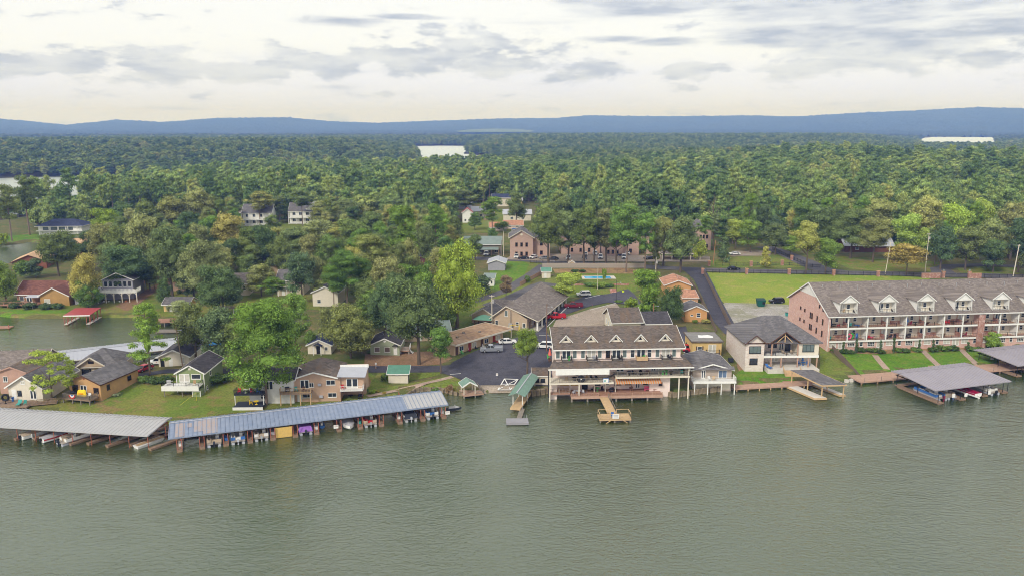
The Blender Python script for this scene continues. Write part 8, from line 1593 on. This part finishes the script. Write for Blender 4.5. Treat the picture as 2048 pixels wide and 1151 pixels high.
T_(1168,412,530,76,'oak','oak',.34,'tall oak before the apartment car park, next to the first round oak')
T_(1212,418,528,66,'tall','olive',.3,'slim olive hardwood before the middle of the apartment row')
T_(1252,409,545,84,'pine','pine',.36,'tall two-headed pine near the swimming pool')
T_(1290,428,545,48,'pine','pine',.38,'narrower pine directly right of the two-headed pine by the pool')
T_(1312,440,540,36,'tall','olive',.2,'slender hardwood at the end of the pool fence')
T_(1360,422,545,88,'oak','oak',.22,'broad oak between the two right-hand apartment gables',True)
T_(1142,540,566,40,'shrub','lime',.05,'light green shrub tree behind the pool hut',name='small_tree')
T_(1396,474,520,34,'shrub','lime',.05,'small pale tree by the apartment entrance',name='small_tree')
T_(1446,474,523,44,'cone','dark',.02,'dense dark conical evergreen beside the brick gate fence',group=None)
T_(1531,494,535,34,'cone','yellowolive',.05,'small yellow green ornamental tree on the fenced lawn')
T_(1408,432,508,34,'pine','pine',.5,'tall bare-trunked pine beside the last apartment gable')
T_(1426,428,500,30,'pine','oak',.5,'thin pine just right of the bare-trunked pine by the apartments')
T_(1611,444,548,62,'oak','yellowolive',.4,'thin yellowing tree beside the road junction')
T_(1650,478,549,66,'oak','bright',.15,'bright green round tree next to the thin yellowing roadside tree')
T_(1812,486,550,92,'oak','golden',.28,'golden-leaved tree standing between the two roadside utility poles')
T_(1700,408,517,112,'oak','oak',.25,'huge dull green oak in front of the metal-roofed barn',True)
T_(1745,428,524,80,'oak','olive',.28,'spreading olive oak to the right of the metal-roofed barn',True)
T_(1812,430,520,74,'oak','lime',.15,'lime green tree on the wood edge above the golden tree')
T_(1848,452,520,56,'oak','lime',.15,'light green tree behind the middle roadside utility pole')
T_(13,515,606,66,'oak','bright',.1,'fresh green tree beyond the brown-roofed brick house at the left edge',True)
T_(50,515,556,46,'shrub','hedge',.05,'dark rounded tree between the tan roof and the brown-roofed house',name='small_tree')
T_(72,518,556,40,'oak','dark',.1,'small dark oak beside the unfinished tan-roofed house')
T_(172,496,614,72,'oak','yellowolive',.08,'tall olive-gold tree between the brown-roofed house and the white deck house',True)
T_(178,550,618,66,'oak','hedge',.05,'leafy green lower tree beside the white deck house',True)
T_(118,457,552,92,'oak','oak',.25,'broad oak above the unfinished tan-roofed house',True)
T_(24,372,482,56,'pine','oak',.4,'tall sparse pine standing on the lawn by the far left inlet')
T_(60,352,470,52,'pine','oak',.4,'tall sparse pine behind the lawn by the far left inlet')
T_(218,410,482,66,'oak','yellowgreen',.15,'yellow green round tree beside the navy-roofed house',True)
T_(8,462,492,20,'shrub','yellowgreen',.05,'small yellow bush on the lawn by the far left inlet',name='small_tree')
T_(520,384,452,58,'pine','olive',.5,'tall bare-trunked pine before the left white multi-deck house');T_(605,380,452,56,'pine','oak',.52,'tall bare-trunked pine before the right white multi-deck house')
T_(1136,424,528,60,'oak','oak',.28,'oak between the first apartment gable and the next round oak');T_(1188,430,528,50,'tall','oak',.28,'upright tree in the oak row before the apartments, near the pale SUV');T_(1326,436,532,56,'oak','olive',.25,'olive tree between the pool fence end and the broad oak');T_(1232,426,532,48,'oak','hedge',.3,'leafy tree touching the two-headed pine on its left');T_(985,395,470,56,'pine','pine',.4,'pine before the large dark-roofed house above the trailer meadow');T_(1032,384,452,50,'oak','oak',.2,'oak between the trailer home and the large dark-roofed house')
mid=[(206,450,545,66,'oak','olive'),(245,447,550,78,'oak','oak'),(292,430,560,84,'oak','olive'),(345,440,592,104,'oak','oak'),(262,482,588,104,'oak','dark'),(318,455,540,66,'oak','oak'),(225,485,560,60,'oak','oak'),
 (420,468,606,100,'oak','olive'),(448,520,640,104,'oak','dark'),(388,500,600,70,'oak','olive'),(462,430,530,84,'oak','yellowolive'),(400,450,540,70,'oak','olive'),(505,456,535,70,'oak','oak'),(542,452,528,78,'oak','olive'),(588,456,530,70,'oak','oak'),
 (505,490,560,60,'tall','oak'),(530,452,556,66,'oak','dark'),(604,500,608,66,'oak','dark'),(642,440,520,84,'oak','olive'),(662,472,560,74,'oak','hedge'),(704,440,530,92,'oak','oak'),(695,504,628,92,'pine','brightpine'),(668,535,615,56,'pine','brightpine'),
 (742,472,600,84,'pine','olive'),(722,460,560,60,'pine','pine'),(775,510,645,80,'oak','olive'),(745,425,500,70,'oak','oak'),(806,414,565,74,'pine','brightpine'),(872,411,520,62,'pine','pine'),(850,445,540,62,'oak','oak'),(792,545,650,60,'oak','dark'),
 (820,480,600,60,'oak','olive'),(545,556,606,58,'pine','pine'),(545,595,640,40,'pine','pine'),(640,560,606,36,'tall','olive'),(735,560,650,70,'oak','oak'),(470,560,606,46,'oak','oak'),(560,470,560,60,'oak','oak'),(624,470,560,60,'oak','olive'),
 (880,560,650,60,'oak','dark'),(950,470,520,40,'oak','oak'),(590,690,690,1,'',''),(906,430,500,50,'oak','oak'),(362,600,640,44,'oak','paleleaf'),(140,470,520,60,'oak','dark'),(185,462,530,60,'oak','dark'),(300,400,480,80,'oak','oak'),(345,395,478,70,'oak','olive'),(400,380,470,80,'oak','olive'),(250,405,470,60,'oak','dark'),
 (430,392,462,60,'pine','oak'),(560,392,446,36,'pine','oak'),(650,400,452,70,'oak','olive'),(700,400,470,70,'oak','oak'),(790,395,470,60,'pine','oak'),(600,470,520,50,'oak','oak'),
 (330,556,615,40,'oak','dark'),(375,545,600,60,'oak','dark'),(300,520,580,60,'oak','oak'),(240,520,592,70,'oak','dark'),(725,640,700,40,'oak','oak'),(620,655,700,26,'shrub','hedge'),
 (1085,420,505,46,'oak','dark'),(1130,440,500,50,'oak','oak'),(1240,440,490,40,'oak','olive'),(1330,450,500,40,'oak','dark'),(985,455,500,30,'oak','hedge'),(1002,440,462,34,'shrub','bright'),(950,425,460,34,'oak','hedge'),(1125,395,470,60,'oak','oak'),(930,380,440,60,'pine','oak'),(1500,440,505,60,'oak','bright'),(1550,448,510,64,'oak','oak'),(1470,440,498,56,'oak','lime'),(1580,470,512,50,'oak','bright'),
 (1750,400,500,90,'oak','olive'),(1850,395,500,80,'oak','yellowolive'),(1900,410,520,80,'oak','lime'),(1880,450,540,70,'oak','dark'),(1930,455,540,70,'oak','oak'),(1975,440,535,76,'oak','olive'),(2035,440,545,80,'oak','dark'),(2020,400,520,70,'oak','olive'),(1985,480,545,60,'oak','dark'),(2075,470,555,80,'oak','oak'),(1955,400,510,60,'oak','lime'),(1640,410,505,70,'oak','oak'),(1600,400,495,60,'oak','hedge')]
dsc={'oak':'dull green','olive':'olive green','dark':'dark green','hedge':'rich green','yellowolive':'yellowish olive','pine':'mid green','brightpine':'bright green','paleleaf':'pale silvery','bright':'bright green','lime':'lime green'}
def where(px,py):
    if px<215:return 'above the inlet houses' if py>500 else 'near the navy-roofed house'
    if px<470:return 'behind the white deck house' if py>500 else 'above the slope houses'
    if px<700:return 'around the cream grove houses' if py>500 else 'near the white multi-deck houses'
    if px<920:return 'beside the yellow green tree' if py>510 else 'left of the trailer meadow'
    if px<1100:return 'around the trailer meadow'
    if px<1420:return 'behind the brick apartments'
    if px<1700:return 'behind the fenced lawn'
    return 'beyond the back road'
NW={}
for px,yt,yb,w_,kd,cl_ in mid:
    if not kd:continue
    wd='narrow ' if w_<55 else('broad ' if w_>80 else '');nm={'pine':'pine','oak':'leafy tree','tall':'upright tree','shrub':'bushy tree'}[kd]
    lb=f"{wd}{dsc[cl_]} {nm} {where(px, yb)}"
    T_(px,yt,yb,w_,kd,cl_,.42 if kd=='pine' else .2,lb,big=(w_>85 and yb>560),group='trees '+where(px,yb))
# more trees filling the grove between the houses
gp=np.array([(205,600),(200,470),(330,452),(480,452),(660,462),(900,462),(905,560),(880,640),(800,672),(735,690),(720,640),(690,600),(640,600),(560,612),(470,600),(380,618),(320,610),(300,588)],float)
r_g=np.random.default_rng(77);C=[]
for px_ in np.arange(200,910,19):
    for py_ in np.arange(456,690,11):C.append((px_+r_g.uniform(-9,9),py_+r_g.uniform(-5,5)))
C=np.array(C);C=C[pip(C,gp)];nx_=0
for px_,py_ in C[np.argsort(C[:,1])]:
    x,y,z=GT(px_,py_)
    if 478<px_<652 and py_<512:continue
    if sdf(np.array([[x,y]]))[0]<6 or any(math.hypot(x-u[0],y-u[1])<7.0 for u in USED):continue
    bad=False
    for hx,hy,hr_2 in HC:
        sx=hx*(y/hy)
        if math.hypot(x-hx,y-hy)<hr_2+3.5 or(0<hy-y<34 and abs(x-sx)<hr_2*.8+2):bad=True
    if bad:continue
    k=r_g.uniform();kd='pine' if k<.22 else('tall' if k<.36 else 'oak');cl_=['pine','olive','oak','oak','hedge','olive','dark','yellowolive'][r_g.integers(8)]
    lb=f"{dsc[cl_]} grove {'pine' if kd == 'pine' else 'tree'} {where(px_, py_)}"
    tree(x,y,z,r_g.uniform(15,20)if kd=='pine' else r_g.uniform(10.5,15),r_g.uniform(7,8.5)if kd=='pine' else r_g.uniform(8.5,11.5),kd,cl_,.42 if kd=='pine' else .16,lb,group='grove trees '+where(px_,py_));USED.append((x,y,50));nx_+=1
print('grove extra',nx_)
# shrubs and hedges
shr=[(1668,702,14,8,'hedge'),(1686,705,20,10,'shrub'),(1700,706,16,9,'shrub'),(1722,703,22,12,'shrub'),(1744,704,22,12,'shrub'),(1762,706,18,11,'shrub'),(1795,703,18,10,'hedge'),(1812,704,20,11,'shrub'),(1832,702,20,10,'hedge'),(1866,702,20,12,'shrub'),(1886,701,24,14,'hedge'),(1906,700,22,12,'shrub'),(1942,701,22,12,'hedge'),(1962,701,18,10,'shrub'),(1985,697,20,11,'hedge'),(2034,694,20,9,'hedge'),
 (870,784,17,14,'hedge'),(898,786,16,22,'rustgreen'),(770,762,14,20,'shrub'),(310,766,30,16,'shrub'),(330,764,30,16,'shrub'),(290,764,24,18,'hedge'),(424,765,40,22,'hedge'),(450,762,36,20,'shrub'),(395,790,14,12,'yellowgreen'),(408,770,12,14,'hedge'),(745,786,14,10,'yellowgreen'),(730,783,12,12,'hedge'),(755,784,8,6,'golden'),(768,786,8,6,'golden'),
 (245,766,18,16,'shrub'),(222,785,20,14,'shrub'),(233,792,14,9,'paleleaf'),(262,752,18,18,'paleleaf'),(740,705,10,5,'hedge'),(755,706,10,5,'hedge'),(1590,650,26,16,'hedge'),(1604,652,20,14,'hedge'),(1400,640,16,8,'yellowolive'),(1412,645,18,10,'yellowolive'),(1390,645,10,8,'hedge'),(1200,573,36,11,'bright'),(1180,573,24,10,'hedge'),(1220,574,20,10,'hedge'),
 (1150,545,14,8,'shrub'),(1166,544,14,7,'shrub'),(1237,604,16,5,'hedge'),(30,615,26,16,'dark'),(60,617,26,16,'dark'),(90,618,26,14,'dark'),(115,617,22,14,'dark'),(10,612,22,14,'dark'),(340,622,14,20,'paleleaf'),(700,715,10,6,'hedge'),(1100,580,16,10,'hedge'),(1056,565,12,18,'hedge'),(1208,562,8,30,'bright')]
def shrwhere(px,py):
    for a_,b_,c_,d_,s_ in((1650,690,2100,715,'before the brick condominium'),(860,770,910,790,'on the bank beside the little gazebo'),(720,775,790,800,'beside the tan two-storey house'),(280,740,340,775,'at the lane end by the cypress'),(385,740,470,800,'beside the green lakeside cottage'),(210,740,275,800,'along the side of the orange-tan house'),(1380,630,1420,650,'beside the orange shed'),(1170,560,1230,580,'along the pool terrace'),(1140,540,1172,550,'in the bed behind the pool fence'),(0,600,130,625,'under the deck of the brown-roofed house'),(1580,640,1620,660,'at the corner of the stone-fronted house'),(730,700,770,712,'under the windows of the pale green cottage')):
        if a_<=px<=c_ and b_<=py<=d_:return s_
    return 'near the '+('cabin by the red deck' if px<400 else 'lane by the pale green cottage' if px<800 else 'green-roofed shed' if px<900 else 'motel drive' if px<1120 else 'hotel car park')
for px,py,w_,h_,cl_ in shr:
    x,y,z=GT(px,py);s_=scl(x,y,z);
    tree(x,y,z-.1,h_/s_*1.05,w_/s_*1.15,'shrub',cl_,0,f"{ {'shrub':'dark green','hedge':'green','rustgreen':'rusty','yellowgreen':'yellow','golden':'golden','paleleaf':'pale variegated','yellowolive':'straw coloured','bright':'bright green','dark':'very dark'}[cl_]} {'wide' if w_ > 19 else 'small'} shrub {shrwhere(px, py)}",'shrub','shrubs '+shrwhere(px,py))
# little columnar yews before the condominium
for px,t_,b_ in((1686,683,705),(1712,676,706),(1760,679,705),(1786,674,706),(1837,678,703),(1865,678,703),(1935,683,703)):
    x,y,z=GT(px,b_);tree(x,y,z,hgt(x,y,z,t_),1.0,'tall','dark',0.02,'slim columnar evergreen against the brick front of the condominium','shrub','columnar evergreens before the condominium',name='columnar_evergreen')
x,y,z=GT(1985,702);tree(x,y,z,5,5.5,'oak','bright',.1,'bright green young tree at the joint of the two condominium blocks','tree')

for px,yt,yb,lb in((1606,372,470,'pale bare dead trunk standing in the wood above the fenced lawn'),(1424,372,478,'grey leafless trunk in the wood behind the apartments'),(1812,384,480,'weathered dead tree in the wood left of the far right crowns'),(1975,400,500,'thin dead tree in the wood near the right edge'),(748,395,470,'thin leafless tree in the wood left of the trailer meadow')):
    x,y,z=GT(px,yb);H=hgt(x,y,z,yt);r_=thing('dead_tree',lb,'tree',(x,y,z),px);o=link('trunk',TR['oak'][px%3],r_);o.scale=(H*.9,H*.9,H)
# ------------------------------------------------------------------ woods
line=np.array([(-700,430),(55,430),(62,452),(172,452),(184,438),(480,440),(488,446),(650,446),(660,452),(905,452),(915,414),(1076,414),(1080,476),(1425,478),(1440,492),(1560,492),(1590,505),(1700,500),(1860,508),(1870,538),(1960,530),(2048,538),(2700,560)],float)
def px_of(P):
    z=4.0;d=P[:,1]*CP-(z-CAMH)*SP;v=P[:,1]*SP+(z-CAMH)*CP;return CX+F*P[:,0]/d,CY-F*v/d
def scatter(x0,x1,y0,y1,sp,seed,jit=.42):
    r=np.random.default_rng(seed);gx,gy=np.meshgrid(np.arange(x0,x1,sp),np.arange(y0,y1,sp*.87));gx=gx+(np.arange(gx.shape[0])%2)[:,None]*sp/2
    P=np.stack([gx.ravel(),gy.ravel()],1);P+=r.uniform(-jit,jit,P.shape)*sp
    px,py=px_of(P);P=P[(px>-260)&(px<2310)];return P[sdf(P)>3.5]
P1=scatter(-620,900,250,900,9.0,5);px,py=px_of(P1);P1=P1[(py<np.interp(px,line[:,0],line[:,1]))&~((px<175)&(py<424))]
us=np.array([(u[0],u[1])for u in USED]);dmin=np.sqrt(((P1[:,None,:]-us[None])**2).sum(2)).min(1);P1=P1[dmin>5.0]
dd=np.hypot(P1[:,0],P1[:,1]);pxx,pyy=px_of(P1);inview=(pxx>-30)&(pxx<2078)
order=np.argsort(np.where(inview,dd,1e6));n_ind=max(0,296-sum(1 for o in bpy.data.objects if o.name.startswith(('broadleaf_tree','pine_tree'))));ind=order[:n_ind];rest=order[n_ind:]
zi=hnp(P1[ind]);rr=random.Random(99)
for(x,y),z in zip(P1[ind],zi):
    q=rr.random();pine=q<.42;H=rr.uniform(16,23)if pine else rr.uniform(11,18);W=rr.uniform(6.5,9)if pine else rr.uniform(8.5,12.5)
    cl_=rr.choice(['pine','oak','olive','pine'])if pine else rr.choice(['oak','oak','olive','dark','hedge','yellowolive','dark'])
    pxx_,pyy_=px_of(np.array([[x,y]]));tree(x,y,z,H,W,'pine' if pine else rr.choice(['oak','oak','tall']),cl_,.45 if pine else .2,
         f"{dsc[cl_]} {'pine' if pine else 'hardwood'} at the wood edge {where(float(pxx_[0]), 400)}",group='wood '+where(float(pxx_[0]),400))
P2=scatter(-1400,1500,900,2900,11.5,6);P3=scatter(-2600,3300,2900,3650,22,8)
src=bpy.data.collections.new('forest_sources')
def source(kind,seed,nl,ls,W,H,clear,tr=True,lm=None):
    V,T=crown_data(kind,seed,nl,ls);V=V*np.array([W,W,H*(1-clear)])+np.array([0,0,H*clear]);nT=len(T)
    a=MB();
    if tr:a.tube((0,0,-1),(0,0,H*.9),.26,.08,5,False)
    tv=np.array([tuple(p)for p in a.v]).reshape(-1,3);tf=np.array([(f[0],f[1],f[2])for f in a.f]+[(f[0],f[2],f[3])for f in a.f],int).reshape(-1,3)+len(V)
    me=np_mesh('tree_form',np.concatenate([V,tv]),np.concatenate([T,tf]).astype(int),[lm or leaff,barkp],smooth=False)
    mi=np.zeros(len(me.polygons),np.int32);mi[nT:]=1;me.polygons.foreach_set('material_index',mi[:len(me.polygons)])
    o=bpy.data.objects.new('tree_form',me);return o
NEARS=[source('oak',71,2600,.028,13.5,16,.12),source('oak',72,2600,.028,15,15,.1),source('oak',76,2400,.028,11,18,.15),source('tall',73,2200,.03,10,19,.12),source('pine',74,2500,.026,9.5,23,.4),source('pine',75,2500,.026,11,24,.42),source('pine',77,2400,.026,8.5,21,.35),source('airy',79,2600,.022,12,15,.15),source('pine',78,2500,.026,10,28,.5),source('oak',70,2400,.03,9,11,.05)]
FARS=[source('oak',81,260,.075,14,15,.05,False),source('pine',82,260,.07,12,20,.2,False),source('oak',83,260,.075,15,14,.05,False)]
def gn_forest(name,P,srcs,seed,zoff=-.3,hs=1.0):
    cname=name+'_forms';c=bpy.data.collections.new(cname)
    for o in srcs:c.objects.link(o)
    z=hnp(P)+zoff;me=bpy.data.meshes.new(name);me.vertices.add(len(P));me.vertices.foreach_set('co',np.column_stack([P,z]).astype(np.float32).ravel());me.update()
    me.materials.append(leaff)
    ng=bpy.data.node_groups.new(name,'GeometryNodeTree');ng.interface.new_socket('Geometry',in_out='INPUT',socket_type='NodeSocketGeometry');ng.interface.new_socket('Geometry',in_out='OUTPUT',socket_type='NodeSocketGeometry')
    gi=ng.nodes.new('NodeGroupInput');go=ng.nodes.new('NodeGroupOutput');ci=ng.nodes.new('GeometryNodeCollectionInfo');ci.inputs[0].default_value=c;ci.inputs[1].default_value=True;ci.inputs[2].default_value=True
    ip=ng.nodes.new('GeometryNodeInstanceOnPoints');ip.inputs['Pick Instance'].default_value=True
    rv=ng.nodes.new('FunctionNodeRandomValue');rv.data_type='FLOAT_VECTOR';rv.inputs[0].default_value=(0,0,0);rv.inputs[1].default_value=(0,0,6.28)
    rs=ng.nodes.new('FunctionNodeRandomValue');rs.data_type='FLOAT_VECTOR';rs.inputs[0].default_value=(.72,.72,.66*hs);rs.inputs[1].default_value=(1.25,1.25,1.08*hs);rs.inputs['Seed'].default_value=seed
    ri=ng.nodes.new('FunctionNodeRandomValue');ri.data_type='INT';ri.inputs['Seed'].default_value=seed+3
    for s_ in ri.inputs:
        if s_.name=='Min' and s_.type=='INT':s_.default_value=0
        if s_.name=='Max' and s_.type=='INT':s_.default_value=len(srcs)-1
    L=ng.links;L.new(gi.outputs[0],ip.inputs['Points']);L.new(ci.outputs[0],ip.inputs['Instance']);L.new(rv.outputs[0],ip.inputs['Rotation']);L.new(rs.outputs[0],ip.inputs['Scale'])
    L.new([o for o in ri.outputs if o.type=='INT'][0],ip.inputs['Instance Index']);L.new(ip.outputs[0],go.inputs[0])
    o=link(name,me,kind='stuff');md=o.modifiers.new('forest','NODES');md.node_group=ng;return o
R1=P1[rest];nearw=np.hypot(R1[:,0],R1[:,1])<600;gn_forest('woodland',R1[nearw],NEARS,3);gn_forest('shore_woodland',R1[~nearw],NEARS,5,hs=.78)
gn_forest('far_woodland',P2,[source('oak',91,620,.05,13,14,.08,False,leafp),source('pine',92,620,.048,11,17,.25,False,leafp),source('oak',93,620,.05,14,13,.08,False,leafp),source('pine',94,560,.05,10,16,.2,False,leafp)],9)
gn_forest('distant_woodland',P3,[source('oak',81,260,.075,26,12,.02,False,leafd),source('pine',82,260,.07,24,13,.1,False,leafd),source('oak',83,260,.075,28,10,.02,False,leafd)],21)
print('counts',len(P1),len(ind),len(P2),len(P3),'trees',TRN[0])

# ------------------------------------------------------------------ the air
hz=bpy.data.materials.new('haze');hz.use_nodes=True;t=hz.node_tree;t.nodes.clear();pv=N('ShaderNodeVolumePrincipled',t);pv.inputs['Color'].default_value=(.20,.36,1.0,1);pv.inputs['Density'].default_value=2.1e-4;pv.inputs['Absorption Color'].default_value=(1,1,1,1);pv.inputs['Anisotropy'].default_value=0.0
o_=N('ShaderNodeOutputMaterial',t);t.links.new(pv.outputs[0],o_.inputs['Volume'])
a=MB();a.box(-9600,9600,-300,11800,-4,262);part('haze',a,hz,None,kind='stuff')
# like things told apart by their order in the picture, from the left
byl={}
for o in bpy.data.objects:
    if o.parent is None and o.get('label')and o.get('category'):byl.setdefault(o['label'],[]).append(o)
OW=['first','second','third','fourth','fifth','sixth','seventh','eighth','ninth','tenth','eleventh','twelfth']
for lb,os_ in byl.items():
    if 1<len(os_)<=12:
        os_.sort(key=lambda o:o.location.x/max(1,o.location.y))
        for k,o in enumerate(os_):o['label']=f"{OW[k]} from the left: {lb}"
wc_=__import__('re').compile(r"[A-Za-z0-9']+")
for o in bpy.data.objects:
    if o.get('category')and len(wc_.findall(o['label']))>16:print('LONG',o.name,len(wc_.findall(o['label'])),o['label'])
